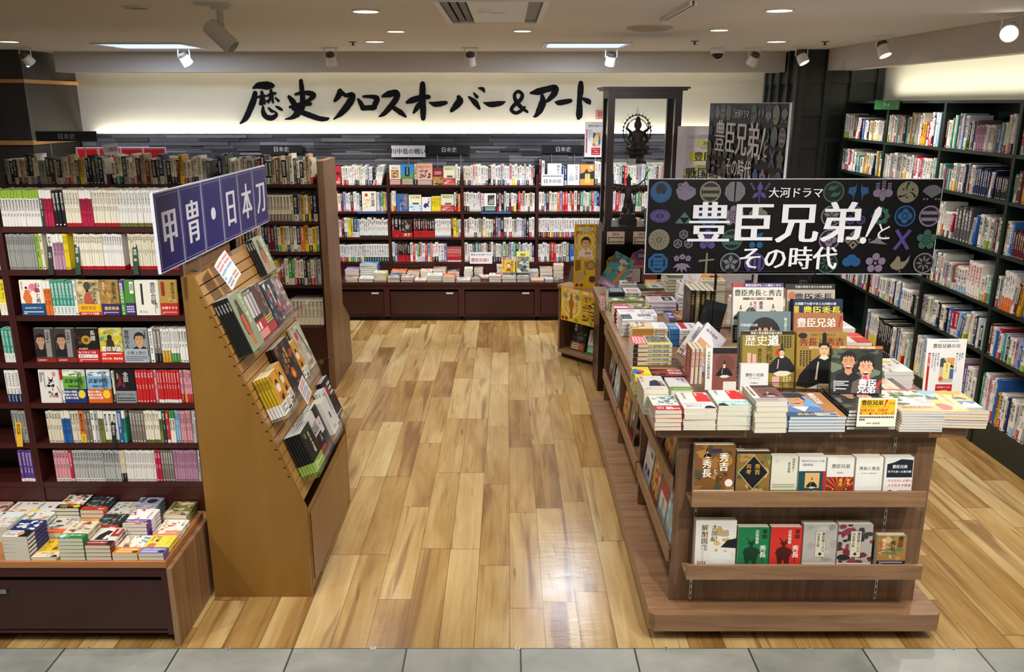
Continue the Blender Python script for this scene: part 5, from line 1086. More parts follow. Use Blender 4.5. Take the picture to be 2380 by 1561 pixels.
cov('r3', 'e4e8ea', 'white paperback with big red square and pale blue foot', RS('秀長さん')+[('r', 0, 0, 1, .36, 'bfe0e0'), HH('ほんとうの弟とは', .55, .26, .09, '2f5a60'), ('p', [(0, .02), (.06, .16), (.22, .2), (.34, .02)], '1f2428'), ('n', .4, .04, .95, .16, '3a6a70', 2)])
YAM = [('r', .22, .86, 1, 1, '17171a'), ('r', .22, 0, 1, .86, '7d4a42'), ('e', .62, .62, .3, None, '6a3d38'), ('lord', .6, .34, .36), ('r', .58, 0, 1, .2, 'd8d6d0'), V('大和大納言豊臣秀長', .1, .92, .1, '2a2a2e')]
cov('yam', 'dfdedb', 'grey-edged book with robed lord on brown ground', YAM)
cov('r4', 'dcdad6', 'thick grey book with robed lord, topmost', YAM[:-1]+[V('大和大納言豊臣秀長', .1, .92, .1, '2a2a2e'), ('r', 0, 0, 1, .2, 'a7a9b2'), ('n', .06, .04, .9, .16, '6a6c76', 2)], spine=('大和大納言', '3a3a44', '5a5c78', 0, .5))
cov('r5', '6fa6d8', 'magazine with smiling man in cap and blue kimono', [('r', .72, 0, 1, 1, 'b07a4a'), ('p', [(.62, 1), (.8, 0), (1, 0), (1, 1)], 'b07a4a'), ('face', .36, .66, .3, 'd09a72', '2c2a30', '5a7ab0', 1), ('e', .36, .86, .24, .1, '23262e'), ('p', [(.08, .84), (.66, .84), (.58, .98), (.18, .98)], '2a2d38'), ('p', [(.2, .4), (.36, .2), (.52, .4)], 'e8e6e0'), ('r', 0, 0, .86, .18, '2f4f7a'), V('豊臣兄弟', .78, .95, .14, 'e9eef2', .06), HH('秀長の城', .4, .1, .11, 'e8c23a'), ('n', .5, .03, .9, .16, 'f0e8d8', 3)], side='L', page=M_PAGEW)
cov('r6', '2a2a2c', 'dark magazine with two laughing men, lying flat', [IM(44, ['2a2a2c', '4a5a44', '3a3a38', '6a6a60', '1a1c1a'], 0, .1, 1, .94), ('r', 0, .94, 1, 1, 'b5652f'), ('face', .35, .66, .22, 'c08a68', '15120f', '1c1a1a', 1), ('face', .66, .55, .24, 'cf9f80', '17130f', '5a5450', 1)], side='L', page=M_PAGEW)
cov('r7', 'e0dcd2', 'thick magazine with battle scene, brush letters and orange foot', [IM(45, ['e0dcd2', '8fa86a', '5a7a4a', 'c9a0a8', '3a3f34', 'd8c8b8'], 0, .25, 1, .95, 30), V('絵図で読む', .3, .9, .13, '22301c', .05), V('合戦', .52, .85, .16, '22301c', .05), ('r', 0, 0, 1, .25, 'd8a06a'), HH('戦国武将列伝', .5, .17, .12, '5a2a1a'), ('r', 0, .95, 1, 1, 'b8382f')], side='L', page=M_PAGEW)
cov('r8', 'e2b25a', 'thick castle magazine with orange sky overhanging the corner', [('r', 0, .55, .4, 1, '9cc4dc'), ('p', [(0, .55), (.1, .78), (.22, .66), (.36, .8), (.4, .55)], '3f4a5a'), ('lord', .72, .58, .24, '2a2a30'), ('r', .62, .05, 1, .5, '3f6aa8'), ('p', [(.62, .3), (.75, .45), (.9, .36), (1, .46), (1, .2), (.62, .18)], 'dfe8f0'), ('r', .28, .1, .62, .82, 'efd88a'), V('豊臣兄弟の城', .45, .8, .105, '5a3a1a'), ('e', .16, .2, .2, None, 'c94a3a'), ('r', .62, .02, .95, .16, '8a8a70')], side='L', page=M_PAGEW)
tp('r1', 1524, 1588, 952.6, 5, .0158, FR, depth=.17); tp('r2', 1591, 1668, 949, 4, .0215, FR, depth=.19); tp('r3', 1671, 1749, 943, 5, .019, FR, depth=.19); tp('r4', 1754, 1830, 932, 6, .0205, FR, depth=.19)
tp('r5', 1833, 1967, 968, 5, .0115, FR, depth=.285, name='display_magazine'); tp('r6', 1970, 2085, 955, 6, .0115, FR, depth=.28, name='display_magazine'); tp('r7', 2089, 2191, 955, 8, .0095, FR, depth=.26, name='display_magazine')
stack('r8', 1.79, 3.20, ZT+.0005, .185, .245, .0105, 6, -4, DES['r8']['desc']+', walnut table', 'display_magazine', 'piles on the walnut table', seed=5)
# left column: titles turned towards the aisle
AI = 'aisle side, walnut table'
cov('c0', 'e2ddd6', 'white paperback with red brush title and black robe', [('p', [(.3, .3), (.4, .62), (.62, .72), (.85, .6), (.95, .3)], '2a2f40'), V('光秀の子', .12, .96, .17, 'a8242a', .06), ('p', [(.05, .05), (.2, .25), (.7, .22), (.95, .08)], 'd8d4cc'), ('n', .72, .35, .95, .65, 'c8c8d0', 4, 1), HH('天下', .2, .1, .12, 'a8242a')])
cov('c0b', 'dcdce2', 'white and green paperback beside the upright spines', [V('羽柴秀長', .78, .95, .14, '3a3a44'), V('と戦国', .6, .95, .11, '3a3a44'), ('r', 0, 0, 1, .27, '6a9a3a'), HH('豊臣兄弟の真実', .5, .12, .1, 'eef4e4')])
cov('c1', '241a1c', 'black and red book with bold white title, yellow foot', [('p', [(.05, .95), (.5, .32), (1, .5), (1, 1)], '9a2f34'), V('豊臣', .66, .95, .24, 'f2ece6', .06), V('秀長', .36, .95, .24, 'f2ece6', .06), ('r', .05, .36, .2, .9, 'd98a2a'), IM(47, ['241a1c', '5a4a3a', '8a7a5a', '3a2a2c'], .7, .32, 1, .6, 12)], band=(.33, 'ead92e', [('e', .5, .35, .22, .3, 'd04a6a'), ('e', .5, .15, .3, .2, '3a6ab0'), V('兄の秀吉', .85, .94, .11, '2a3a1a'), V('弟に生きた', .15, .94, .09, '8a6a1a'), ('e', .68, .3, .09, .16, '1c1a1a')]), spine=('続編豊臣秀長', 'c83a3a', 'd8d028', 0, .33))
cov('c2', 'c9c6a8', 'thick book with red foot and grey painting, purple spine letters', [IM(48, ['6a6a62', '8a8a80', '4a4a48', 'a8a898', '7a6a5a'], .05, .4, .8, .95), ('r', .85, .35, 1, 1, 'd8dc5a'), ('r', 0, 0, 1, .36, 'c8202a'), ('n', .15, .06, .95, .33, 'f0d8d8', 6, 1), V('べらぼう', .08, .3, .08, 'f4e4e0')], spine=('戦国の豊臣家人々', '4a2a7a', '1f1a20', .0, .12))
cov('c3', 'c8bca0', 'picture-cover hardcover with gold and white jacket, spines to front', [IM(49, ['d8c8a0', 'b88a2a', 'e0d8e0', '6a4a1f', 'c9a03a', 'd0b0c8'], 0, 0, .98, .62, 24), ('r', 0, .62, 1, 1, 'e4e6ee'), V('豊臣', .7, .95, .13, '4a5068'), V('秘話', .4, .95, .1, '6a6e80')], spine=('黄金の国', '4a3a2a', 'b07a2a', 0, .6), hard=True)
cov('c4', 'dfe0e6', 'white softcover with dark teal corner and grey picture', [('r', .1, .0, .95, .32, '1f3a40'), V('茶の湯', .7, .28, .1, 'c8dcd8'), IM(50, ['8a8088', 'c0b8c8', '5a4a4a'], .05, .55, .5, .98, 14), V('古田の', .8, .95, .13, '3a3a44')])
cov('c5', 'e4e2ea', 'white hardcover with small crest and black brush title', [('e', .82, .25, .12, None, 'c0bcd8'), V('徳川四代', .72, .95, .15, '2a2a30'), V('将軍の城', .5, .95, .13, '3a3a44'), ('r', .25, .6, .35, .75, '6a6a40'), ('n', .1, .1, .5, .45, 'c86a7a', 4, 1)], hard=True, page=M_PAGEW)
cov('c6', 'b09a78', 'battle-picture book with red foot label', [IM(51, ['b09a78', 'e0c85a', '5a4a4a', '8a7a8a', 'd8c8a8', '4a3a2a'], 0, .35, 1, 1, 30), ('r', 0, .0, .6, .4, 'b8202c'), ('r', .6, 0, 1, .36, 'd8d0d8'), HH('信長', .3, .3, .12, 'f0e0e0')], spine=('合戦絵巻', 'e8d8c0', 'b8202c', 0, .36))
cov('c6b', '8a9a4a', 'lime and dark green paperback behind the battle picture', [IM(52, ['6a7a4a', 'a8c83a', '3a4a3a', 'c8d86a', 'd8d8e0'], 0, 0, 1, 1, 20), HH('古地図', .3, .4, .14, '1c2a1c')])
cov('c7', 'e2e0e4', 'thick half-black half-white book with maroon block', [('r', 0, 0, 1, .5, '20222c'), ('n', .12, .08, .9, .44, 'c0c4d0', 5, 1), ('r', .35, .58, .9, .92, 'a83a44'), ('n', .4, .62, .86, .9, 'f0e0e0', 3, 1)], spine=('幕末に散る', '23242c', '1c1d26', 0, .5))
cov('c8', 'b03a34', 'small red paperback at the far table corner', [('n', .2, .1, .8, .9, 'f0d8d0', 5, 1)], spine=('新書', 'f0d8d0'))
DEP = {}
for k, xa, xb, y, n, T, rot, dp in [('c0', 1499, 1558, 909, 6, .0165, 0, .19), ('c0b', 1561, 1613, 906, 4, .02, 0, .17), ('c1', 1477, 1596, 874, 5, .0165, -90, .13), ('c2', 1473, 1563, 799, 5, .021, -90, .155),
                                     ('c3', 1470, 1553, 763, 4, .022, -90, .135), ('c4', 1447, 1520, 741, 5, .019, -90, .12), ('c5', 1440, 1528, 731, 4, .021, -90, .135), ('c6', 1428, 1517, 716, 5, .0165, -90, .13), ('c6b', 1418, 1500, 699, 4, .015, -90, .12), ('c7', 1417, 1494, 683, 3, .030, -90, .135)]:
    tp(k, xa, xb, y, n, T, AI, rot, dp, jit=.0015)
MI = 'middle row, walnut table'
cov('d1', 'e2e2ea', 'white book with red bar and blue foot band', [('r', 0, .42, .9, .62, 'b8242e'), HH('日本全史', .5, .8, .14, '3a3a44')], band=(.34, '2f6aa8', [('n', .1, .1, .6, .9, 'bcd4ec', 5, 1), ('r', .66, .15, .9, .85, '8ab4d8')]), spine=('日本全史', '5a5a66', '2a62a0', 0, .34))
cov('d2', '8a5a44', 'large picture book with battle painting and purple foot', [IM(53, ['a8805a', '6a3a2a', 'd8b88a', '4a3a3a', '8a5a3a', 'c89a5a'], 0, .27, 1, 1, 34), ('r', 0, 0, 1, .27, '3a2a78'), V('関ヶ原の戦', .13, .93, .01, 'ffffff'), HH('関ヶ原', .5, .13, .2, 'd8d0f0')], page=M_PAGEW)
cov('d3', 'dcdae4', 'white paperback with black title plate, half covered', [('r', .1, .55, .9, .9, '20222a'), HH('異聞', .5, .72, .22, 'e8e8ec'), ('n', .1, .1, .9, .45, 'c8808a', 5, 1)])
cov('d4', '7a5a4a', 'brown and maroon battle-scroll book', [IM(54, ['7a5a4a', 'a88a6a', '4a2a2a', 'c8a888', '8a3a34'], 0, 0, 1, 1, 26)])
cov('d5', '6a6a5a', 'grey and olive book with white label half', [('r', 0, .45, 1, 1, 'd8dcdc'), ('r', 0, 0, 1, .36, '4a4c48'), ('r', 0, .36, 1, .46, 'b0b83a'), ('r', .3, .6, .5, .8, '5a7a84'), ('r', .6, .6, .8, .85, '4a5a64')])
cov('d6', 'd8d6d8', 'grey and maroon book with navy plate', [('r', .5, .62, .98, .98, '6a3034'), ('r', .12, .2, .9, .55, '2a2c3a'), HH('昭和史', .5, .38, .17, 'd0d4e0')], page=M_PAGEW)
cov('d7', 'e4dcc8', 'orange-topped book with ink picture', [('r', 0, .45, 1, .98, 'e0922f'), ('p', [(.45, .5), (.6, .8), (.85, .72), (.95, .5)], '3a322a'), ('n', .1, .1, .9, .35, '5a5a5a', 2)])
cov('d8', 'dcdce6', 'plain white softcover, spines to the front', [('n', .2, .3, .8, .7, '9a9cb0', 4, 1)], spine=('経済の歴史', '4a4c5a'), page=M_PAGEW)
for k, xa, xb, y, n, T, rot, dp in [('d1', 1556, 1626, 765, 3, .03, -90, .14), ('d2', 1556, 1626, 742, 2, .011, -90, .21), ('d3', 1500, 1566, 702, 4, .02, -90, .13), ('d4', 1490, 1566, 686, 3, .016, -90, .14), ('d5', 1487, 1548, 675, 4, .016, -90, .14), ('d6', 1454, 1492, 660, 5, .018, 0, .13), ('d7', 1508, 1557, 662, 4, .016, 0, .13), ('d8', 1589, 1632, 702, 5, .021, -90, .115)]:
    tp(k, xa, xb, y, n, T, MI, rot, dp, jit=.002, name='display_hardcover')
tp('c8', 1398, 1409, 697, 5, .012, 'stacked red spines', 0, .1, name='display_paperback')
# right column behind the front magazines
RI = 'right side, walnut table'
cov('g1', 'dfe0de', 'white softcover with yellow seal and grey ruins photo', [IM(55, ['dfe0de', '9a9c98', 'c8cac8', '6a6c70'], 0, 0, .6, .55, 18), ('e', .55, .75, .14, None, 'e0c83a'), V('名城の旅', .85, .92, .13, '3a3a40')], page=M_PAGEW)
cov('g2', 'd8cdb8', 'cream hardcover with white brush title', [IM(56, ['d0c4ac', 'e4dcc8', 'b8a890', '9a8a74'], 0, 0, .72, 1, 14), ('r', .72, 0, 1, 1, '4a4844'), HH('くにつくり', .36, .5, .14, 'f4f0e6', .06)], hard=True)
cov('g3', 'c83a2e', 'white softcover with bright red panel', [('r', 0, 0, .4, 1, 'e4dcd8'), HH('城と石垣', .66, .6, .13, 'f2d8d0')], page=M_PAGEW)
cov('g4', 'e2e0da', 'white softcover with coral spine edge', [('n', .1, .3, .9, .8, '9a9a98', 4)], page=M_PAGEW)
for k, xa, xb, y, n, T, dp in [('g1', 2056, 2126, 863, 5, .018, .2), ('g2', 2040, 2090, 880, 3, .021, .17), ('g3', 1972, 2035, 800, 8, .02, .17), ('g4', 1966, 2012, 776, 9, .02, .15)]:
    tp(k, xa, xb, y, n, T, RI, 0, dp, name='display_hardcover', jit=.003)
for k, x, y, n, T, rot, wd_, hd_ in [('d3', 1.16, 5.02, 7, .02, 0, .15, .21), ('g4', 1.36, 4.62, 8, .02, 0, .15, .21), ('d6', 1.5, 5.0, 8, .018, 0, .15, .21), ('d5', 1.1, 5.34, 8, .018, 0, .16, .22), ('d7', 1.3, 5.32, 7, .02, 0, .16, .22), ('g2', 1.62, 4.66, 6, .022, 0, .15, .2), ('d3', 1.64, 4.2, 7, .02, 0, .15, .21), ('d4', 1.67, 5.0, 6, .02, 0, .15, .21)]:
    stack(k, x, y, ZT+.0005, wd_, hd_, T, n, rot, '%s, %s behind the magazine rack, walnut table' % (' '.join(DES[k]['desc'].split()[:5]).rstrip(','), {1.16: 'inner pile', 1.36: 'second pile', 1.5: 'third pile', 1.1: 'far pile', 1.3: 'far second pile', 1.62: 'outer pile', 1.64: 'outer near pile', 1.66: 'outer nearest pile', 1.67: 'outer far pile'}[x]), 'display_hardcover', 'piles on the walnut table', seed=int(x*100))
# upright books and props on the table
cov('e1', 'c8bca8', 'upright red and cream paperback, spine to the front', [('r', 0, 0, 1, 1, 'a82a2e'), V('秀長と秀吉', .5, .9, .17, 'e8dcc8')], spine=('秀長と秀吉の城', 'a83a2a'))
for i in range(3):   # three spines standing side by side
    M = T4(0.771+i*.0165, 3.36, ZT+.0010) @ RZ(0) @ Matrix(((0, 0, 1, 0), (-1, 0, 0, 0), (0, 1, 0, 0), (0, 0, 0, 1)))
    M = T4(0.795+i*.0175, 3.37+.11, ZT+.086) @ Matrix(((0, 0, -1, 0), (-1, 0, 0, 0), (0, 1, 0, 0), (0, 0, 0, 1)))
    book('e1', M, .11, .155, .0155, DES['e1']['desc']+', %s from the aisle' % nth(i+1), 'display_paperback', 'upright red paperbacks on the table')
b = MB(); b.box(0, 0, 0, .06, .115, .0845, M_ACRYL); o = b.build('acrylic_riser', None, (0.778, 3.366, ZT+.0005)); tag(o, 'clear plastic riser block under the three upright red paperbacks', 'stand')
face_out('yam', onY(1641, 860, 3.42).x, 3.42, ZT+.001+.04, onY(1714, 860, 3.42).x-onY(1641, 860, 3.42).x, .185, .018, 'grey-edged book with robed lord, standing beside the magazine rack', 8, 'display_hardcover', 'books standing on the table')
b = MB(); b.box(0, 0, 0, .13, .05, .04, M_ACRYL); tag(b.build('acrylic_riser', None, (onY(1641, 860, 3.42).x, 3.415, ZT+.0005)), 'clear plastic riser under the standing robed-lord book', 'stand')

# magazine rack of black wire with face-out magazines in tiers
cov('m_a', 'e4dfd6', 'white magazine with purple head strip and robed figures', [('r', 0, .93, 1, 1, '4a2a78'), ('r', 0, .93, .2, 1, 'b8242e'), HH('豊臣兄弟がもっと面白くなる', .6, .965, .055, 'f0ecf4'), HH('豊臣秀長と秀吉', .5, .84, .135, '1a1a1c', .05), ('r', .2, .72, .8, .76, '6a5a3a'), HH('天下統一への道', .5, .74, .05, 'f0e4c8'), ('lord', .16, .4, .2, '4a4238'), ('lord', .8, .42, .2, '2a2a2c'), ('lord', .36, .5, .16, '3a3a3a'), V('秀吉', .44, .7, .08, 'b8506a'), V('覇業', .56, .7, .08, '2a2a2c'), ('r', 0, 0, 1, .3, '2a241f'), ('n', .05, .05, .95, .27, 'd8d0c0', 5)], side='L', page=M_PAGEW)
cov('m_b', 'b9b3a2', 'dark-headed magazine with large black title, rear tier', [('r', 0, .9, 1, 1, '1c1c1e'), HH('不屈の秀吉を支えた大和大納言', .55, .95, .055, 'e0dcd0'), HH('豊臣秀長', .55, .76, .2, '26221e', .05), ('e', .1, .8, .08, None, 'c86a4a'), ('lord', .5, .2, .5)], side='L', page=M_PAGEW)
cov('m_c', '1d2a4a', 'navy magazine with large yellow title', [HH('太閤殿下を陰で支えた内政の雄', .45, .92, .06, 'e8ecf4'), HH('豊臣秀長', .58, .8, .19, 'ead82f', .05), ('r', .02, .72, .12, .88, 'c8b82a'), ('n', .1, .2, .9, .6, 'c8d0e0', 6)], side='L', page=M_PAGEW)
cov('m_d', '6d8084', 'grey-green magazine with portrait of a young man', [('face', .5, .52, .42, 'cc9e7e', '121012', '2a3034', 0), V('仲野太賀', .18, .78, .01, 'ffffff'), HH('特集豊臣兄弟', .2, .78, .055, 'dfe4e4'), ('n', .1, .5, .3, .7, 'c8d0d0', 4), V('独占語り下ろし', .9, .9, .06, 'e8ecec')], side='L', page=M_PAGEW)
cov('m_e', 'a8714c', 'copper-brown magazine with white title and dark hair', [HH('豊臣兄弟', .46, .84, .2, 'ece6de', .05), ('p', [(.9, .76), (.94, .95), (.99, .95), (.93, .76)], 'b8242a'), ('face', .5, .36, .34, 'c8987a', '141214', '3a2a2a', 0), HH('豊臣秀長', .82, .66, .07, '2a1c16')], side='L', page=M_PAGEW)
cov('m_f', '8f7d2e', 'gold history magazine with white brush title and robed lord', [('r', 0, .94, 1, 1, '17171a'), HH('秀長と秀吉豊臣兄弟の真実', .46, .97, .05, 'f0f0ec'), HH('歴史道', .38, .84, .22, 'f4f2ea', .06), V('秀長伝', .52, .75, .15, '14140f', .07), V('豊臣兄弟', .34, .7, .085, '1c1a10', .05), ('p', ell(.7, .62, .06, .05, 12), 'c8202a'), ('p', ell(.7, .665, .04, .03, 12), 'c8202a'), ('lord', .76, .28, .4), ('r', .58, .03, .72, .2, 'd8a8a0'), ('n', .78, .05, .96, .2, 'c8b86a', 3, 1), ('r', .1, .4, .17, .62, 'd8a8a0'), ('r', .2, .4, .27, .6, 'd8a8a0'), ('n', .68, .72, .95, .92, '2a2612', 5, 1)], side='L', page=M_PAGEW)
cov('m_g', 'a0803c', 'tan-gold magazine with dark red title and large robed lord', [('e', .12, .94, .09, .05, '1c1a1a'), HH('大河ドラマの主人公', .52, .95, .055, '2a2418'), HH('秀長と秀吉', .5, .83, .18, '7a1f1c', .06), HH('豊臣兄弟と激動の時代', .52, .73, .055, 'e8dcb8'), ('n', .06, .4, .3, .68, '3a3018', 4, 1), ('lord', .55, .05, .78)], side='L', page=M_PAGEW)
cov('m_h', '23262a', 'drama guide magazine with two laughing long-haired men', [IM(61, ['2a3028', '4a5a44', '38403a', '6a7460', '1c201c', '55604a'], 0, .1, 1, .94, 40), ('r', 0, .94, 1, 1, 'b5652f'), HH('大河ドラマガイド豊臣兄弟前編', .5, .97, .05, 'f0e0d0'), ('face', .34, .66, .21, 'c08a66', '14110f', '1a1a1e', 1), ('face', .68, .55, .23, 'cf9d7e', '16120f', '5c5652', 1), ('e', .67, .34, .05, None, 'c83a6a'), HH('豊臣', .72, .23, .18, 'f4f2ee', .06), HH('兄弟', .70, .11, .18, 'f4f2ee', .06), ('p', [(.9, .16), (.95, .3), (1, .3), (.94, .16)], 'd0242a'), ('e', .9, .13, .025, None, 'd0242a'), ('n', .06, .05, .35, .28, 'd8dce0', 6)], side='L', page=M_PAGEW)
cov('m_i', 'dedfe0', 'small white paperback in front of the gold magazine', [HH('豊臣の兄弟', .5, .68, .13, '26262a', .05), HH('秀吉と秀長の実像', .5, .58, .05, '55555a'), HH('多羅和人', .5, .44, .075, '26262a'), ('r', 0, 0, 1, .2, 'b8902a'), ('e', .64, .12, .1, .06, '1c1a14'), ('e', .84, .12, .1, .06, '1c1a14')], page=M_PAGEW)
def mag(key, xa, xb, ytop, Y, H, n, where, T=.008, lean=12, yaw=0):
    zt = onY((xa+xb)/2, ytop, Y+H*math.sin(math.radians(lean))).z; d = Y*cT+(CAMH-zt+.15)*sT; X0 = (xa-CX)/FPX*d; Wd = (xb-xa)/FPX*d
    z0 = zt-H*math.cos(math.radians(lean)); face_out(key, X0, Y, z0, Wd, H, T, DES[key]['desc']+where, lean, 'rack_magazine', 'magazines on the wire rack', n, yaw)
    return z0
zl = [mag('m_f', 1727, 1849, 770, 3.50, .252, 4, ''), mag('m_g', 1854, 1971, 772, 3.50, .252, 3, ''), mag('m_d', 1720, 1841, 724, 3.625, .28, 3, ''), mag('m_e', 1848, 1963, 727, 3.625, .28, 2, ''), mag('m_c', 1846, 1962, 695, 3.70, .27, 5, ''), mag('m_a', 1706, 1824, 658, 3.745, .28, 3, ''), mag('m_b', 1832, 1944, 660, 3.79, .27, 3, '')]
mag('m_h', 1932, 2049, 803, 3.25, .2, 3, '', .006, 13, -3)
mag('m_i', 1719, 1784, 846, 3.425, .15, 3, '', .009, 8)
b = MB(); bk = mat('141416', 0.4, 0.6)
X0, X1 = 1.015, 1.475
for x in (X0-.012, X1+.012):
    b.tube([(x, 3.52, .9736), (x, 3.945, .9736), (x, 3.945, 1.44)], .003, bk, 6)
for i, (Y, z) in enumerate(((3.50, zl[0]), (3.625, zl[2]))):
    b.tube([(X0-.012, Y-.014, z+.03), (X1+.012, Y-.014, z+.03)], .002, bk, 6); b.tube([(X0-.012, Y-.014, z-.016), (X1+.012, Y-.014, z-.016)], .0016, bk, 6); b.tube([(X0-.012, Y+.05, z-.016), (X1+.012, Y+.05, z-.016)], .0016, bk, 6)
    for x in (X0-.012, X1+.012): b.tube([(x, Y-.014, z+.03), (x, Y-.014, z-.016), (x, Y+.05, z-.016), (x, 3.945, z-.016)], .0016, bk, 5)
    for x in [X0+k*(X1-X0)/9 for k in range(1, 9)]: b.tube([(x, Y-.014, z+.03), (x, Y-.014, z-.016), (x, Y+.05, z-.016)], .0012, bk, 5)
for z in (1.15, 1.43): b.tube([(X0-.012, 3.945, z), (X1+.012, 3.945, z)], .003, bk, 6)
tag(b.build('wire_magazine_rack'), 'black wire rack holding tiers of magazines in the middle of the table', 'rack')
# tilted books resting in clear stands, aisle side of the rack
cov('t1', 'dfe0ea', 'white book with yellow spine edge, leaning on a stand', [('n', .15, .45, .85, .9, '7a80a0', 4, 1), IM(62, ['b8b0a8', '6a5a4a', 'd8d0c0', '8a7a5a'], 0, 0, .9, .3, 14), ('r', .9, 0, 1, 1, 'c8a82a')], spine=('絵巻を読む', '6a5a1a'))
cov('t2', 'e4e4ee', 'white book with orange mist picture and red dot', [IM(63, ['d8a07a', 'c87a4a', 'e8c8a8', 'a88a7a', 'dcb89a'], .1, .1, .9, .6, 22), HH('洛中洛外', .4, .85, .14, '3a3a44'), ('e', .92, .3, .06, None, 'b8242a')], band=(.2, '9a98c8', [('n', .1, .2, .9, .8, 'e4e4f4', 3)]))
cov('t3', 'dcd8e6', 'white book with gold crescent cover, tilted on the white pile', [('e', .55, .7, .3, None, 'd8c8a0'), ('e', .62, .74, .26, None, 'dcd8e6'), ('n', .12, .12, .5, .5, 'c07a8a', 5, 1), ('r', .5, .3, .66, .5, 'd8a83a'), ('r', .66, .24, .78, .42, 'c8502a')])
cov('t4', '16191d', 'black book with white lower edge, leaning by the rack', [('r', 0, 0, 1, .22, 'd8d6de'), HH('豊臣', .4, .55, .12, '8a9098'), IM(64, ['16191d', '22262a', '2c3034'], .05, .25, .95, .9, 10)])
def prop(key, px, py, zb, W, H, T, lean, yaw, roll, where=''):
    """tilted book whose lowest (bottom right) corner touches height zb at pixel (px, py)"""
    p = onZ(px, py, zb+T*math.sin(math.radians(lean))+.003)
    M = T4(p.x, p.y, p.z) @ RZ(yaw) @ RY(roll) @ RX(-lean) @ T4(-W, T, 0) @ ROT_UP
    book(key, M, W, H, T, DES[key]['desc']+where, 'propped_book', 'tilted books by the rack')
prop('t1', 1612, 846, ZT, .10, .20, .018, 38, -12, 36); prop('t2', 1636, 866, ZT, .13, .22, .02, 40, -8, 42); prop('t3', 1612, 694, ZT+.0005+5*(.021+GAP), .10, .19, .018, 30, -14, 16); prop('t4', 1664, 800, ZT, .12, .22, .015, 14, -30, 8)
cov('u1', '8a8468', 'upright picture book, spine to the front, by the rack', [IM(65, ['6a6a4a', '8a8468', '3a3a2c', 'b09a5a'], 0, 0, 1, 1, 16)], spine=('日本刀大全', 'd8c88a'))
cov('u2', '3a2f24', 'dark upright picture book, spine to the front, by the rack', [IM(66, ['3a2f24', '6a4a2a', '1c1a16'], 0, 0, 1, 1, 12)], spine=('甲冑大全', 'c8a86a'))
for i in range(5):
    k = ('u2', 'u1')[i % 2]; M = T4(1.025+i*.027, 4.62-i*.004, ZT+.001) @ Matrix(((0, 0, -1, 0), (-1, 0, 0, 0), (0, 1, 0, 0), (0, 0, 0, 1)))
    book(k, M, .19, .26, .024, ('%s, %s from the aisle' % (DES[k]['desc'], nth(i+1))), 'display_hardcover', 'upright picture books by the rack')
# bookends of the rear part: clear stand with a leaning teal magazine
cov('t5', '3f8a8c', 'teal magazine with orange spear, leaning in the clear stand', [IM(67, ['3f8a8c', '7a8a6a', '2a6a74', 'c8c09a', '5a4a3a'], 0, .2, 1, 1, 24), ('p', [(.6, .2), (.75, .7), (.85, .68), (.78, .18)], 'd8702a'), ('r', 0, 0, 1, .2, '9a7aa8'), HH('刀剣画報', .5, .1, .16, 'e8e0f0')], side='L', page=M_PAGEW)
prop('t5', 1432, 680, ZT, .15, .25, .01, 24, -30, 22)

# ---------------------------------------------------------------- face-out books on the table's front ledges
cov('s1', '7a5228', 'brown cloud-pattern book with white brush title and pale foot', [IM(71, ['7a5228', '9a6a30', '5a3a1c', 'a87a3a', '4a4a38'], 0, .17, 1, 1, 26), V('秀吉', .72, .86, .24, 'f4efe4', .06), V('秀長', .30, .74, .24, 'f4efe4', .06), V('と', .52, .56, .12, 'f4efe4'), ('r', .38, .86, .66, .93, '3a2a4a'), ('e', .86, .3, .1, None, 'efe6dc'), ('lord', .3, .78, .14), ('r', 0, 0, 1, .17, 'e4dfd0'), HH('兄弟で歩んだ', .4, .1, .11, '4a4436')], side='R')
cov('s2', '7a5a2a', 'gold-ground book with black diamond title plate', [IM(72, ['8a6a34', '6a7a4a', 'a88a4a', '4a5a3a', 'c0a060'], 0, .1, 1, .95, 26), ('r', 0, .95, 1, 1, '2a2218'), ('p', [(.5, .92), (.96, .56), (.5, .2), (.04, .56)], 'c8b888'), ('p', [(.5, .90), (.93, .56), (.5, .22), (.07, .56)], '17151a'), V('秀吉', .62, .74, .17, 'c9a04a', .05), V('再考', .36, .74, .17, 'c9a04a', .05), ('r', 0, 0, 1, .12, '2a2a1c'), HH('300年', .3, .06, .1, 'd8d84a')])
cov('s3', 'd9d8c6', 'pale cream book with black vertical title and green band', [V('羽柴秀長と', .82, .95, .105, '2a2a24'), V('豊臣政権', .66, .86, .105, '2a2a24'), ('e', .2, .88, .06, None, 'c8c8b4'), ('n', .06, .26, .9, .36, '8a8a78', 2)], band=(.22, '6f9a3c', [HH('豊臣兄弟の', .6, .5, .13, 'e8f0d8')]))
cov('s4', 'e2e2dc', 'white-topped paperback with teal lower half and capped lord', [HH('秀吉を天下人にした男', .5, .9, .085, '26302c'), HH('羽柴秀長', .32, .81, .1, '26302c'), ('r', 0, .0, 1, .66, '1d4a50'), ('r', .24, .26, .78, .62, 'd8b070'), ('lord', .5, .28, .28), ('r', .9, 0, 1, .66, 'b8282a'), HH('もしこの弟が', .45, .17, .11, 'eef2ee'), HH('いなかったら', .45, .06, .11, 'eef2ee')])
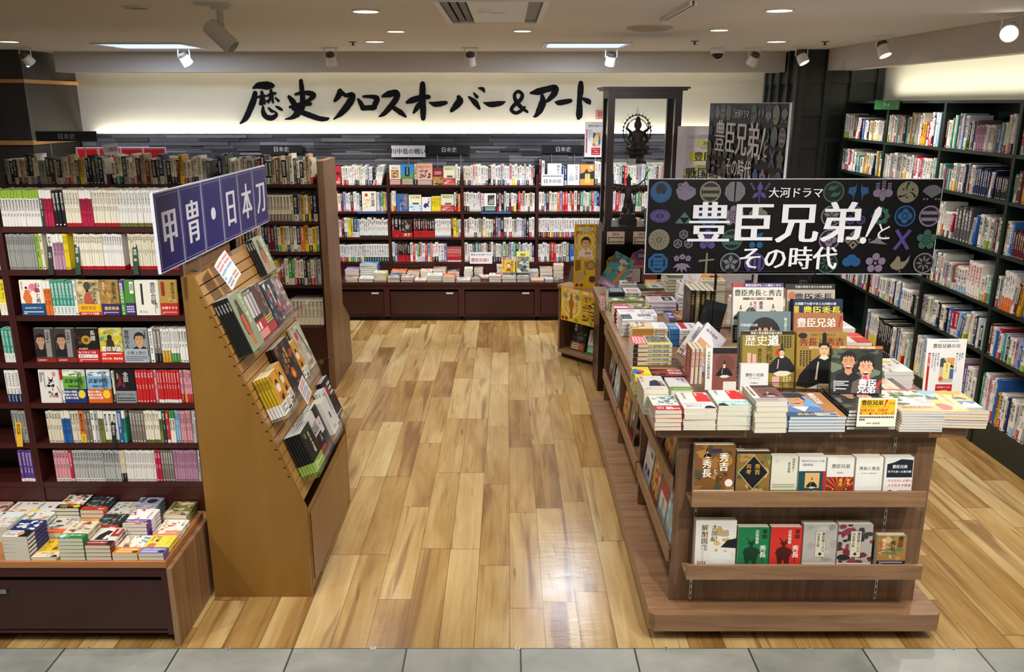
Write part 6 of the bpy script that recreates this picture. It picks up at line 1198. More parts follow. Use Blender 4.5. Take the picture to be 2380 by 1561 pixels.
cov('s5', 'e2e2de', 'white paperback with red and gold sunburst lower half', [HH('豊臣兄弟', .5, .8, .17, '4a4a4e'), HH('伊藤賀一', .5, .64, .07, '4a4a4e'), ('r', 0, 0, 1, .54, '8f1f22')]+[('p', [(.5, .2), (.5+.6*math.cos(a), .2+.5*math.sin(a)), (.5+.6*math.cos(a+.12), .2+.5*math.sin(a+.12))], 'c06a2a') for a in (.35, .7, 1.05, 1.4, 1.75, 2.1, 2.45, 2.8)]+[('lord', .25, .12, .22), ('lord', .74, .12, .22), V('秀吉', .52, .5, .14, 'f0d84a'), V('秀長', .8, .5, .12, 'f0d84a')])
for p_ in DES['s5']['els']: pass
DES['s5']['els'] = [e if e[0] != 'p' else ('p', [(x, min(y, .54)) for x, y in e[1]], e[2]) for e in DES['s5']['els']]
cov('s6', 'e6e6e2', 'white paperback with thin frame and yellow-on-black foot', [('r', .1, .3, .9, .92, 'd0d0cc'), ('r', .11, .305, .89, .915, 'e6e6e2'), HH('秀長と秀吉', .5, .74, .15, '33333a'), HH('天下を取った豊臣兄弟と', .5, .62, .055, '6a6a70'), ('r', 0, 0, 1, .2, '17171a'), HH('豊臣兄弟', .42, .14, .2, 'ead82f'), HH('超入門', .4, .04, .2, 'ead82f')])
cov('s7', 'e4e4e2', 'white paperback with navy arch panel and red slogan', [('p', [(.08, .52), (.08, .84), (.3, .88), (.55, .96), (.96, .94), (.96, .52)], '1c2534'), HH('豊臣兄弟', .52, .78, .13, 'eef0f2'), HH('天下を獲った処世術', .52, .66, .09, 'eef0f2'), HH('今の日本に必要な', .55, .44, .105, 'c02a2e'), HH('人を動かす極意', .55, .33, .115, 'c02a2e'), ('face', .24, .1, .16, 'c8987a', '1a1614', '2a2a3a', 0), ('n', .5, .05, .95, .22, '4a4a50', 3)])
cov('s8', 'e6e5e0', 'white picture-guide book with gold hills and black-robed lord', [IM(73, ['e6e5e0', 'd8b86a', 'e8d8a8', 'c8a85a', 'b8a888'], .35, .2, .98, .92, 16), ('p', [(.62, .48), (.78, .62), (1, .66), (1, .46)], '1c1a1c'), V('解剖図鑑', .22, .93, .17, '6a5a24', .04), V('太閤記', .46, .93, .15, '6a5a24', .04), ('p', [(.35, .2), (.42, .36), (.6, .42), (.82, .36), (.9, .22), (.6, .14)], 'e8ece8'), ('r', .16, .2, .22, .5, 'd8d4c8'), ('r', .3, .03, .5, .1, 'b88a2a'), ('r', .52, .03, .95, .1, 'c84a3a'), ('n', .06, .02, .28, .2, 'a84a3a', 4, 1)])
W2 = lambda c1, c2: [('sam', .42, .42, .42, c2), V('近衛龍春', .6, .94, .12, 'e6e2da'), V('軍師', .84, .96, .17, 'e6d24a' if 0 else '14140f', .05), V('秀長', .8, .6, .22, 'f4f0e8', .06), HH('太閤に仕えた兄弟', .45, .08, .09, 'e8e4dc')]
cov('s9', '1c7a48', 'green paperback with dark armoured warrior', W2('1c7a48', '0f3a24'))
cov('sa', 'd0322a', 'red paperback with dark armoured warrior', W2('d0322a', '4a1414'))
cov('sb', 'b4b2ac', 'grey misty paperback with boxed title', [IM(74, ['b4b2ac', 'a8a49a', 'c0c0bc', '9a968a'], 0, .18, 1, 1, 10), ('r', .36, .3, .68, .86, '5a5448'), ('r', .37, .306, .67, .854, 'd8d2bc'), V('豊臣家の人々', .6, .83, .105, '1f1c18', .05), V('司馬遼太郎', .45, .82, .09, '3a3630'), ('p', [(.46, .37), (.52, .41), (.58, .37), (.52, .33)], '1c1a1a'), ('r', 0, 0, 1, .18, 'e0ded8'), ('n', .06, .03, .94, .15, '6a6864', 2)])
cov('sc', 'b8b6b0', 'maroon and black tree-pattern paperback with boxed title', [IM(75, ['b0aea8', '6a1f2a', '2a2a2e', '7a2a34', '3a3a3e', '8a3a44'], 0, .18, 1, 1, 34), ('r', .36, .3, .68, .86, '5a5448'), ('r', .37, .306, .67, .854, 'd8d2bc'), V('豊臣家の人々', .6, .83, .105, '1f1c18', .05), V('司馬遼太郎', .45, .82, .09, '3a3630'), ('p', [(.46, .37), (.52, .41), (.58, .37), (.52, .33)], '5a1a1f'), ('r', 0, 0, 1, .18, 'e0ded8'), ('n', .06, .03, .94, .15, '6a6864', 2)])
cov('sd', 'a87f43', 'small golden-brown paperback with purple-black foot', [IM(76, ['a87f43', 'c59a52', '6a7a5a', 'b06a35', 'd0b080'], 0, .3, 1, 1, 22), V('堺屋太一', .22, .9, .13, 'f2ead2'), V('豊臣', .8, .97, .2, '2a2418', .05), V('秀長', .54, .86, .2, '2a2418', .05), ('r', 0, 0, 1, .3, '241c3a'), HH('豊臣秀長', .5, .1, .2, 'f0d84a'), ('n', .1, .18, .9, .28, 'd8d0f0', 2)])
def ledge_book(key, x0, x1, ytop, zl, n, T, kind='ledge_paperback', row=''):
    Y = 3.085; p = onY(x0, ytop, Y+.02); d = (Y+.02)*cT+(CAMH-p.z)*sT; Wd = (x1-x0)/FPX*d; Hh = p.z-zl
    g = gap(key, Wd, Hh, T); n = max(1, min(n, int(.052/(T+g)))); zl += n*(T+g)*.088+.001
    face_out(key, p.x, Y, zl, Wd-.002, Hh, T, DES[key]['desc']+', '+row+' ledge of the walnut table', 5, kind, 'face-out books on the table front', n)
for a in [('s1', 1617, 1712, 1036, 3, .018), ('s2', 1714, 1793, 1050, 3, .018), ('s3', 1794, 1857, 1061, 3, .011), ('s4', 1858, 1922, 1063, 4, .011), ('s5', 1923, 1988, 1065, 3, .011), ('s6', 1990, 2055, 1065, 4, .011), ('s7', 2057, 2126, 1064, 3, .012)]:
    ledge_book(*a[:4], .654, *a[4:], row='upper')
for a in [('s8', 1618, 1715, 1212, 3, .018), ('s9', 1717, 1791, 1226, 3, .016), ('sa', 1793, 1867, 1226, 3, .016), ('sb', 1869, 1948, 1220, 2, .02), ('sc', 1950, 2031, 1220, 2, .02), ('sd', 2040, 2108, 1244, 1, .03)]:
    ledge_book(*a[:4], .322, *a[4:], row='lower')
# side ledges (aisle side): a few face-out books in each bay
SIDE = [('q1', 'd8d8d4', 'white book with red head, aisle ledge', [('r', 0, .7, 1, 1, 'b8282c'), V('戦国史', .5, .66, .17, '1f1f22'), ('n', .1, .1, .9, .3, '6a6a6c', 4)]), ('q2', 'c88a3a', 'orange picture magazine, aisle ledge', [IM(81, ['c88a3a', '6a4a2a', 'e8c08a', '5a6a4a', 'a8302a'], 0, .2, 1, 1, 24), ('r', 0, 0, 1, .2, 'b02a2e')]),
        ('q3', '1f1c1e', 'black magazine with red and white print, aisle ledge', [V('刀剣', .6, .9, .24, 'e8e0d8', .05), ('r', 0, 0, 1, .24, 'b0242a'), ('n', .1, .3, .4, .9, 'c8a04a', 4, 1)]), ('q4', '9ac0d4', 'pale blue map magazine, aisle ledge', [IM(82, ['9ac0d4', 'e0d8b8', 'c8b088', 'd8e4ea', '7aa0b8'], 0, 0, 1, .9, 22), HH('古地図', .5, .92, .16, '2a3a4a')]),
        ('q5', 'c9c7c4', 'grey magazine turned back outwards, aisle ledge', [('r', .1, .1, .9, .6, 'b4b2b0'), ('r', .6, .68, .9, .8, '3a4a7a'), ('r', .2, .25, .45, .4, '2f4a7a'), ('r', .55, .25, .8, .4, '2a2a2c'), ('n', .1, .82, .6, .94, '55555a', 3)])]
for k, base, desc, els in SIDE: cov(k, base, desc, els, side='L', page=M_PAGEW)
SB_ = [(0, .654, [('q1', .12, .19, .04), ('q3', .17, .2, .3), ('q2', .19, .21, .55)]), (0, .322, [('q5', .2, .24, .04), ('q2', .16, .22, .28), ('q1', .16, .2, .48), ('q4', .17, .22, .66)]), (1, .654, [('q4', .19, .24, .1), ('q2', .18, .22, .5)]), (1, .322, [('q2', .18, .21, .05), ('q3', .18, .24, .3)]), (2, .654, [('q3', .19, .22, .15), ('q1', .16, .2, .45)]), (2, .322, [('q3', .17, .22, .1), ('q4', .2, .24, .4)])]
BAYY = ((3.197, 4.068), (4.098, 4.898), (4.928, 5.698))
for bi, z, lst in SB_:
    for j, (k, w_, h_, off) in enumerate(lst):
        M = T4(0.8-.092, BAYY[bi][1]-off, z) @ RZ(-90) @ RX(-7) @ T4(0, .012, .001) @ ROT_UP
        book(k, M, w_, h_, .012, '%s, %s bay %s' % (DES[k]['desc'], ['near', 'middle', 'far'][bi], ['lower', 'upper'][z > .5]), 'aisle_magazine', 'face-out magazines on the aisle side of the table')

# ---------------------------------------------------------------- books on the maple rack
cov('w1', '8f9a7a', 'pale green armour book with red-laced suit, black spines', [('p', [(.25, .28), (.2, .5), (.3, .78), (.5, .8), (.6, .5), (.55, .25)], '3a3a34'), ('p', [(.28, .3), (.3, .62), (.5, .64), (.54, .3)], 'c8502a'), ('p', [(.38, .08), (.36, .3), (.5, .3), (.54, .08)], 'd8602a'), ('e', .4, .84, .1, None, '4a3a2a'), V('日本の甲冑', .78, .95, .16, 'eef0e4', .05), ('r', 0, .0, .12, 1, '1c1c1a')], side='L', spine=('日本の甲冑', 'e8e8e2'))
DES['w1']['base'] = '1c1c1c'; DES['w1']['els'] = [('r', .03, 0, 1, 1, '8f9a7a')]+DES['w1']['els'][:-1]
cov('w2', '221a1a', 'dark book with white panels and red striped band', [('r', .1, .45, .34, .9, 'd8d4d0'), ('r', .4, .45, .62, .9, 'c8c4c0'), ('r', .68, .45, .9, .9, 'b8b4b0'), HH('日本の甲冑', .5, .94, .13, 'e8e4de')], band=(.36, 'b82a2a', [('r', .1, .5, .26, .9, 'f0ece6'), ('r', .36, .5, .52, .9, 'f0ece6'), ('n', .08, .06, .92, .45, 'f4d8d0', 4)]), side='L')
cov('w3', '5a4a44', 'brown and red book with dim armour photo', [IM(91, ['4a3e3a', '7a6a5e', '2a2422', '8a7a6a', '5a2a24'], 0, .2, 1, 1, 24), ('r', 0, 0, .1, 1, 'b8382a'), ('r', 0, 0, 1, .16, 'b02a30'), ('n', .12, .18, .9, .34, 'd8c86a', 3)], side='L')
cov('w4', '2a3040', 'blue-grey book with armoured rider and white letters', [IM(92, ['2a3040', '5a6070', '8a4a3a', '1c2028', 'a8a8a0', '3a4a6a'], 0, 0, 1, 1, 34), V('戦国武将', .6, .9, .15, 'eeeeea', .05), ('p', [(.1, .95), (.2, .8), (.35, .98)], 'dfe4ea'), ('r', .62, .2, .8, .45, 'b03a4a')], side='L', page=M_PAGEW)
cov('w5', '8a7a78', 'pinkish-grey book with faded warrior print', [IM(93, ['9a8a88', '6a5a58', 'c0b0ac', '7a5a5a'], 0, .15, 1, 1, 26), V('合戦', .7, .92, .17, 'ece4e0'), ('n', .08, .05, .95, .3, 'a8505a', 4)], side='L')
cov('w6', 'd79a2c', 'yellow paperback with white-faced ninja figure and white band', [('e', .5, .62, .2, None, 'ece4d8'), ('p', [(.34, .66), (.4, .8), (.6, .8), (.66, .66), (.5, .72)], '1f1a18'), ('p', [(.2, .32), (.3, .5), (.7, .5), (.85, .3)], 'c8781f'), ('p', [(.36, .36), (.5, .26), (.7, .36), (.6, .44)], '2a2420'), V('足軽の作法', .88, .96, .1, '2a2218'), V('戦国の', .14, .95, .1, '2a2218')], band=(.28, 'e6e6e2', [('e', .75, .55, .18, .36, 'c8c0a0'), ('n', .06, .2, .5, .85, '4a4a4e', 3), ('r', .55, .05, .9, .25, '3a3a3e')]), side='L', spine=('足軽の作法', '4a4218', 'dcdcd6', 0, .28))
DES['w6']['base'] = 'c8b02a'; DES['w6']['els'] = [('r', 0, 0, 1, 1, 'd79a2c')]+DES['w6']['els']
cov('w7', '241c18', 'large dark book with glowing fire picture', [IM(94, ['241c18', '4a342a', '3a2a22', '6a4a30', '8a4a1f'], 0, 0, 1, 1, 30), ('e', .52, .34, .12, None, 'd8641f'), ('e', .52, .32, .06, None, 'f0b84a'), V('戦国の', .56, .88, .12, 'e0a85a'), V('城攻め', .4, .8, .12, 'e0a85a')], side='L', page=M_PAGEW)
cov('w8', 'b8b8a0', 'pale green map book with red seal and grey strip', [IM(95, ['b8b8a0', 'd0d0bc', '98a088', 'c8a8a0'], 0, 0, 1, 1, 22), ('e', .35, .78, .13, None, 'c83a34'), ('p', [(.5, .9), (.62, .9), (.95, .2), (.85, .2)], '6a6a64'), HH('古城巡り', .6, .12, .14, 'a83a3a')], side='L')
cov('w9', '1c1e1c', 'black sword book with white vertical title and green label', [V('日本刀鑑', .6, .86, .17, 'e8e6e0', .05), ('e', .28, .84, .1, None, '4a7a3a'), ('r', 0, .88, 1, .97, '2f3a34')], band=(.24, '8fae4a', [('n', .1, .15, .9, .85, 'e4ecd0', 3)]), side='L', page=M_PAGEW)
cov('wa', 'd8d8d6', 'white and black book with mountain photo and red label', [V('日本刀', .3, .93, .2, '1f1f22', .05), IM(96, ['8a8c8e', 'c0c2c4', '55585a', 'd8d8d8'], .1, .5, .95, .75, 12), ('r', 0, 0, 1, .46, '1c1a1c'), V('入門', .78, .44, .14, 'e6e2dc'), ('r', .08, .34, .3, .5, 'c02a34'), ('r', .3, .06, .9, .14, 'c02a34')], side='L', page=M_PAGEW)
cov('wb', '1a1c22', 'black book with white plate and red letters', [('r', .15, .3, .75, .7, 'd8d6d2'), V('刀剣', .45, .68, .18, 'b8242e', .05), IM(97, ['1a1c22', '3a4258', '2a2e3a', '5a4a3a'], 0, 0, 1, .28, 12)], side='L', page=M_PAGEW)
cov('wc', 'dededa', 'plain white box-thick book with small black square', [('r', .42, .42, .6, .6, '3a3a38'), ('n', .3, .1, .7, .2, '8a8a86', 2)], side='L')
cov('wd', 'd8dade', 'slim white book with fine vertical print', [('n', .2, .4, .8, .9, '6a6c78', 3, 1), V('刀', .5, .34, .2, '3a3c48')], side='L', page=M_PAGEW)
cov('we', '22242c', 'dark book with red square, far end of the rack', [('r', .1, .6, .45, .85, 'b02a30'), ('n', .5, .55, .9, .9, 'd8d8dc', 3), IM(98, ['22242c', '3a3430', '5a4a40', '1a1a20'], 0, .2, 1, .55, 12), ('n', .06, .04, .94, .2, 'e0d0d0', 3)], side='L', page=M_PAGEW)
def rack_book(key, t, y0, w_, h_, T, n, where):
    """n copies on the slope, foot at share t of the slope, near edge at local y0"""
    g = gap(key, w_, h_, T)
    for i in range(n):
        o = slope(t, y0, 0.004+(n-1-i)*(T+g)+.0); ax = Matrix((( 0, -SD.x, SN.x, 0), (1, -SD.y, SN.y, 0), (0, -SD.z, SN.z, 0), (0, 0, 0, 1)))
        M = T4(*(o-SD*.004)) @ ax
        lab = DES[key]['desc']+', '+where
        book(key, M, w_, h_, T, lab if i == 0 else copy_label(lab, i), 'rack_book', 'books on the maple rack')
for a in [('w1', .145, .735, .17, .19, .012, 3, 'rack head'), ('w1', .352, .05, .175, .262, .013, 5, 'upper rack shelf'), ('w2', .352, .265, .15, .24, .015, 3, 'upper rack shelf'), ('w3', .352, .42, .13, .235, .02, 2, 'upper rack shelf'), ('w4', .352, .575, .17, .215, .018, 2, 'upper rack shelf'), ('w5', .352, .765, .17, .205, .018, 1, 'upper rack shelf'),
          ('w6', .632, .07, .13, .195, .0135, 5, 'middle rack shelf'), ('w6', .632, .235, .115, .19, .0135, 3, 'middle shelf second yellow pile'), ('w7', .632, .36, .235, .25, .018, 2, 'middle rack shelf'), ('w6', .632, .605, .11, .2, .0135, 2, 'middle shelf far yellow pile'), ('w8', .632, .735, .19, .25, .015, 1, 'middle rack shelf'),
          ('w9', .905, .10, .155, .2, .0125, 6, 'lower rack shelf'), ('wa', .905, .27, .15, .2, .014, 4, 'lower rack shelf'), ('wb', .905, .44, .105, .195, .022, 2, 'lower rack shelf'), ('wc', .905, .565, .11, .18, .032, 2, 'lower rack shelf'), ('wd', .905, .69, .09, .2, .014, 3, 'lower rack shelf'), ('we', .905, .80, .15, .22, .014, 2, 'lower rack shelf')]:
    rack_book(*a)
# hand-written cards on the rack
def paper_card(label, M, w_, h_, lines, base='ece9e6', name='shop_card', thick=.0008):
    b = MB(); b.box(0, 0, 0, w_, h_, thick, mat(base, .4)); paint(b, lines, h_/w_, lambda u, v, k: (u*w_, v*h_, thick+.00004*k))
    o = b.build(name); o.matrix_world = M; return tag(o, label, 'card')
CW = lambda a, b_: [('n', .1, .66, .9, .94, 'c85a6a', 2), ('n', .1, .34, .9, .64, '4a9ac8', 2), ('n', .15, .06, .85, .3, 'b0607a' if a else '55708a', 2)]
AX = Matrix(((0, -SD.x, SN.x, 0), (1, -SD.y, SN.y, 0), (0, -SD.z, SN.z, 0), (0, 0, 0, 1)))
for i, (t, y0, w_, h_, out, rz, lab) in enumerate([(.104, .10, .10, .13, .09, 14, 'hand-written white card with pink and blue lines, near one above the rack books'), (.09, .22, .115, .13, .07, 10, 'hand-written white card with pink and blue lines, far one above the rack books'), (.665, .27, .125, .10, .114, 12, 'hand-written white card in front of the yellow books on the middle rack shelf')]):
    M = T4(*slope(t, y0, out)) @ AX @ Matrix.Rotation(math.radians(rz), 4, 'Z') @ RX(-6 if i < 2 else 0)
    paper_card(lab, M, w_, h_, CW(i, 0))
    o = [q for q in COL.objects if q.get('label') == lab][0]
    b = MB(); b.tube([(w_/2, .012, -.0005), (w_/2, .006, -out+.012)] if i < 2 else [(w_/2, .03, -.0003), (w_/2, .03, -.0035)], .003, M_ACRYL, 6); part(b, 'card_clip', o, 'clear plastic clip')

# ---------------------------------------------------------------- sign boards
BG = '0d0d12'
def kamon(kind, u, v, s, col, a):
    """one round emblem of the sign board; a = height/width of the board"""
    P = lambda pts: [(u+x*s, v+y*s/a) for x, y in pts]
    E = lambda x, y, r, r2=None, n=18: P(ell(x, y, r, r2 or r, n))
    R = lambda x0, y0, x1, y1: P([(x0, y0), (x1, y0), (x1, y1), (x0, y1)])
    def petal(ang, r0, r1, w): c, q = math.cos(ang), math.sin(ang); return P([(c*r0, q*r0), (c*(r0+r1)/2-q*w, q*(r0+r1)/2+c*w), (c*r1, q*r1), (c*(r0+r1)/2+q*w, q*(r0+r1)/2-c*w)])
    out = []; A = lambda p, c=col: out.append((p, c))
    if kind in ('bars', 'bars3'):
        A(E(0, 0, 1)); A(E(0, 0, .84), BG)
        for y in ((.3, -.3) if kind == 'bars' else ()): A(R(-.74, y-.16, .74, y+.16))
        if kind == 'bars3':
            for x in (-.45, 0, .45): A(R(x-.13, -.62, x+.13, .62))
    elif kind == 'wist':
        A(E(0, 0, 1)); A(E(0, .25, .5, .55), BG)
        for i in range(14): t = 2*math.pi*i/14; A(petal(t, .62, .98, .02), BG)
        for t in (1.1, 1.57, 2.04): A(petal(t, -.85, -.1, .2)); 
    elif kind == 'fly':
        A(P([(-.9, .2), (-.5, .7), (0, 1), (.3, .6), (.9, .3), (.95, -.2), (.5, -.6), (0, -.8), (-.6, -.6), (-.85, -.1)]))
        for i in range(5): A(petal(.4+i*.6, .3, .85, .03), BG)
        A(E(-.55, .62, .2)); A(E(-.55, .62, .1), BG)
    elif kind == 'leafc':
        for sx in (-1, 1):
            A(P([(sx*x, y) for x, y in ((.06, -.9), (.5, -.8), (.95, -.2), (.9, .4), (.5, .9), (.08, .95))]))
            for i in range(5): A(P([(sx*.12, -.7+i*.3), (sx*.7, -.35+i*.3), (sx*.7, -.31+i*.3)]), BG)
    elif kind == 'lily':
        A(petal(1.57, -.2, 1, .28)); A(petal(-.7, 0, .9, .22)); A(petal(-2.44, 0, .9, .22)); A(R(-.05, -1, .05, -.2))
        for sx in (-1, 1):
            for i in range(3): A(E(sx*(.55+.14*i), .3+.22*i, .12, n=8))
    elif kind in ('ringf', 'ringb', 'ringx', 'geese'):
        A(E(0, 0, 1)); A(E(0, 0, .86), BG)
        if kind == 'ringf':
            for i in range(4): A(E(.38*math.cos(i*1.571), .38*math.sin(i*1.571), .32, n=12))
            A(E(0, 0, .3, n=12), BG); A(E(0, 0, .22, n=8))
        elif kind == 'ringb':
            for i in range(5): A(petal(1.57+i*1.2566, .05, .8, .22))
        elif kind == 'ringx':
            for i in range(8): A(petal(i*.785, .1, .78, .1))
            A(E(0, 0, .2, n=8), BG)
        else:
            A(P([(-.6, .2), (-.3, .55), (.1, .5), (.45, .75), (.2, .3), (-.1, .15)])); A(P([(-.3, -.4), (0, -.05), (.4, -.1), (.7, .15), (.5, -.3), (.1, -.45)]))
    elif kind == 'crane':
        for sx in (-1, 1): A(P([(sx*.2, .9), (sx*.3, .5), (sx*.9, .4), (sx*.95, -.1), (sx*.5, -.3), (sx*.4, -.9), (sx*.34, -.3), (sx*.2, .1)]))
    elif kind == 'kiri':
        A(P(ell(0, -.25, .3, .6, 14))); A(P(ell(-.5, -.1, .42, .38, 12))); A(P(ell(.5, -.1, .42, .38, 12)))
        for x, n in ((0, 4), (-.55, 3), (.55, 3)):
            for i in range(n): A(R(x-.16, .3+i*.2, x-.02, .44+i*.2)); A(R(x+.02, .3+i*.2, x+.16, .44+i*.2))
        for x in (-.4, 0, .4): A(P([(x, -.7), (x*.4+.02, .15), (x*.4-.02, .15)]), BG)
    elif kind == 'tomoe':
        A(E(0, 0, 1))
        for i in range(3):
            t = i*2.094+.5; A(P(ell(.5*math.cos(t), .5*math.sin(t), .1, .1, 8)), BG)
            A(P([(.12*math.cos(t+1.9), .12*math.sin(t+1.9)), (.5*math.cos(t+1.2), .5*math.sin(t+1.2)), (.95*math.cos(t+.9), .95*math.sin(t+.9)), (.9*math.cos(t+1.2), .9*math.sin(t+1.2)), (.45*math.cos(t+1.55), .45*math.sin(t+1.55))]), BG)
    elif kind == 'fan':
        A(P([(0, -.55)]+[(1.0*math.cos(t), -.3+.95*math.sin(t)) for t in [.35+i*.27 for i in range(10)]]))
        for i in range(9): t = .45+i*.28; A(P([(0, -.5), (.95*math.cos(t), -.3+.9*math.sin(t)), (.95*math.cos(t+.05), -.3+.9*math.sin(t+.05))]), BG)
        for x in (-.7, -.4, .4, .7): A(E(x, -.65, .1, n=8))
    elif kind == 'loz':
        A(P(ell(0, 0, .98, .62, 16)))
        for i in range(12): t = i*.5236; A(P(ell(.85*math.cos(t), .5*math.sin(t), .07, .07, 6)), BG)
        A(P(ell(0, 0, .4, .2, 8)), BG); A(P(ell(0, 0, .2, .1, 8)))
    elif kind == 'tri':
        for x, y in ((0, .1), (-.45, -.45), (.45, -.45)): A(P([(x-.43, y-.25), (x+.43, y-.25), (x, y+.28)]))
    elif kind in ('plum', 'plum8', 'flower'):
        n = {'plum': 5, 'plum8': 8, 'flower': 5}[kind]
        for i in range(n): t = 1.57+i*2*math.pi/n; A(E(.62*math.cos(t), .62*math.sin(t), .36 if n == 5 else .26, n=14))
        if kind == 'flower':
            A(E(0, 0, .45, n=12), BG); A(E(0, 0, .38, n=12))
            for i in range(5): A(petal(1.57+i*1.2566, .05, .34, .05), BG)
        else: A(E(0, 0, .16, n=8))
    elif kind == 'hex3':
        for x, y in ((0, .5), (-.5, -.37), (.5, -.37)):
            A(P([(x+.46*math.cos(.5236+i*1.0472), y+.46*math.sin(.5236+i*1.0472)) for i in range(6)])); A(P([(x+.34*math.cos(.5236+i*1.0472), y+.34*math.sin(.5236+i*1.0472)) for i in range(6)]), BG)
            for i in range(3): t = 1.57+i*2.094; A(P(ell(x+.14*math.cos(t), y+.14*math.sin(t), .1, .1, 6)))
    elif kind == 'swirl':
        A(E(0, 0, 1)); 
        for i in range(12): t = i*.5236; A(P([(.25*math.cos(t), .25*math.sin(t)), (.6*math.cos(t+.35), .6*math.sin(t+.35)), (.95*math.cos(t+.5), .95*math.sin(t+.5)), (.6*math.cos(t+.42), .6*math.sin(t+.42))]), BG)
        A(E(0, 0, .25, n=10), BG); A(E(0, 0, .18, n=8))
    elif kind == 'oct':
        A(P([(math.cos(.3927+i*.7854), math.sin(.3927+i*.7854)) for i in range(8)])); A(P([(.74*math.cos(.3927+i*.7854), .74*math.sin(.3927+i*.7854)) for i in range(8)]), BG)
        for y in (.36, 0, -.36): A(R(-.5, y-.15, .5, y+.15))
    elif kind == 'sasa':
        for t in (-.5, -1.05, -1.57, -2.1, -2.64): A(petal(t, .0, 1, .17))
        for x, y in ((0, .6), (-.55, .45), (.55, .45)):
            for i in range(5): t = 1.57+i*1.2566; A(P(ell(x+.17*math.cos(t), y+.17*math.sin(t), .13, .13, 7)))
    elif kind == 'cross': A(P([(-.1, -1), (.12, -.95), (.1, .95), (-.08, 1)])); A(P([(-.75, .1), (.75, .28), (.72, .42), (-.72, .3)]))
    elif kind == 'dia4':
        for x, y in ((0, .5), (-.5, 0), (.5, 0), (0, -.5)): A(P([(x, y-.42), (x+.42, y), (x, y+.42), (x-.42, y)])); A(P([(x, y-.18), (x+.18, y), (x, y+.18), (x-.18, y)]), BG)
    elif kind == 'wave': A(P([(-.9, -.3), (-.3, 0), (.1, .6), (.3, .2), (.3, -.1), (.95, -.45), (.2, -.4)])); A(E(-.8, .0, .1, n=8)); A(E(.7, .3, .08, n=8))
    elif kind == 'ex':
        for sx in (-1, 1): A(P([(-.8*sx, -.85), (-.5*sx, -1), (.8*sx, .85), (.5*sx, 1)]))
    elif kind == 'leaf3':
        for t in (1.57, .3, 2.84): A(P(ell(.4*math.cos(t), .4*math.sin(t), .5, .45, 12)))
        for t in (1.57, .3, 2.84, .9, 2.2): A(petal(t, .1, .85, .02), BG)
    elif kind == 'bird': A(P([(-.9, -.2), (-.5, .3), (-.3, .7), (-.05, .6), (.1, .1), (.5, .2), (.95, .8), (.8, .1), (.4, -.5), (-.2, -.7), (-.7, -.5)])); A(P([(.0, -.7), (.1, -1), (.16, -.7)])); A(E(-.25, .6, .05, n=6), BG)
    elif kind == 'drop': A(P([(-.6, .7), (0, .5), (.6, .7), (.4, .1), (.0, -.1), (-.4, .1)])); A(E(-.35, -.5, .3, n=12)); A(E(.35, -.5, .3, n=12))
    return out
KB, KM, KK, KG, KP, KT, KX = '1a5288', '7a6c84', '77745f', '32594e', '4c4080', '416a63', '6e7076'
GRID = [[('wist', KB), ('fly', KM), ('bars', KK), ('leafc', KX), ('lily', KP), None, None, ('geese', KG), ('crane', '1f4f7a'), ('kiri', KM), ('tomoe', KK), ('fan', KX)],
        [('loz', KP), ('tri', KT), ('bars', KB), ('flower', KM), ('leaf3', KK), None, None, ('ringb', KX), ('hex3', KP), ('plum8', KG), ('ringf', KB), ('bars', KM)],
        [('swirl', KK), ('hex3', KX), ('flower', KP), ('bars', KG), ('drop', KB), None, None, ('ringf', KM), ('dia4', KK), ('wave', KX), ('ex', KP), ('flower', KG)],
        [('oct', KB), ('sasa', KM), ('cross', KK), ('ringb', KX), ('bars3', KP), None, None, ('ringx', KG), ('leaf3', KB), ('plum', KM), ('bird', KK), ('ringx', KX)]]
SW, SH = 1.335, 0.438
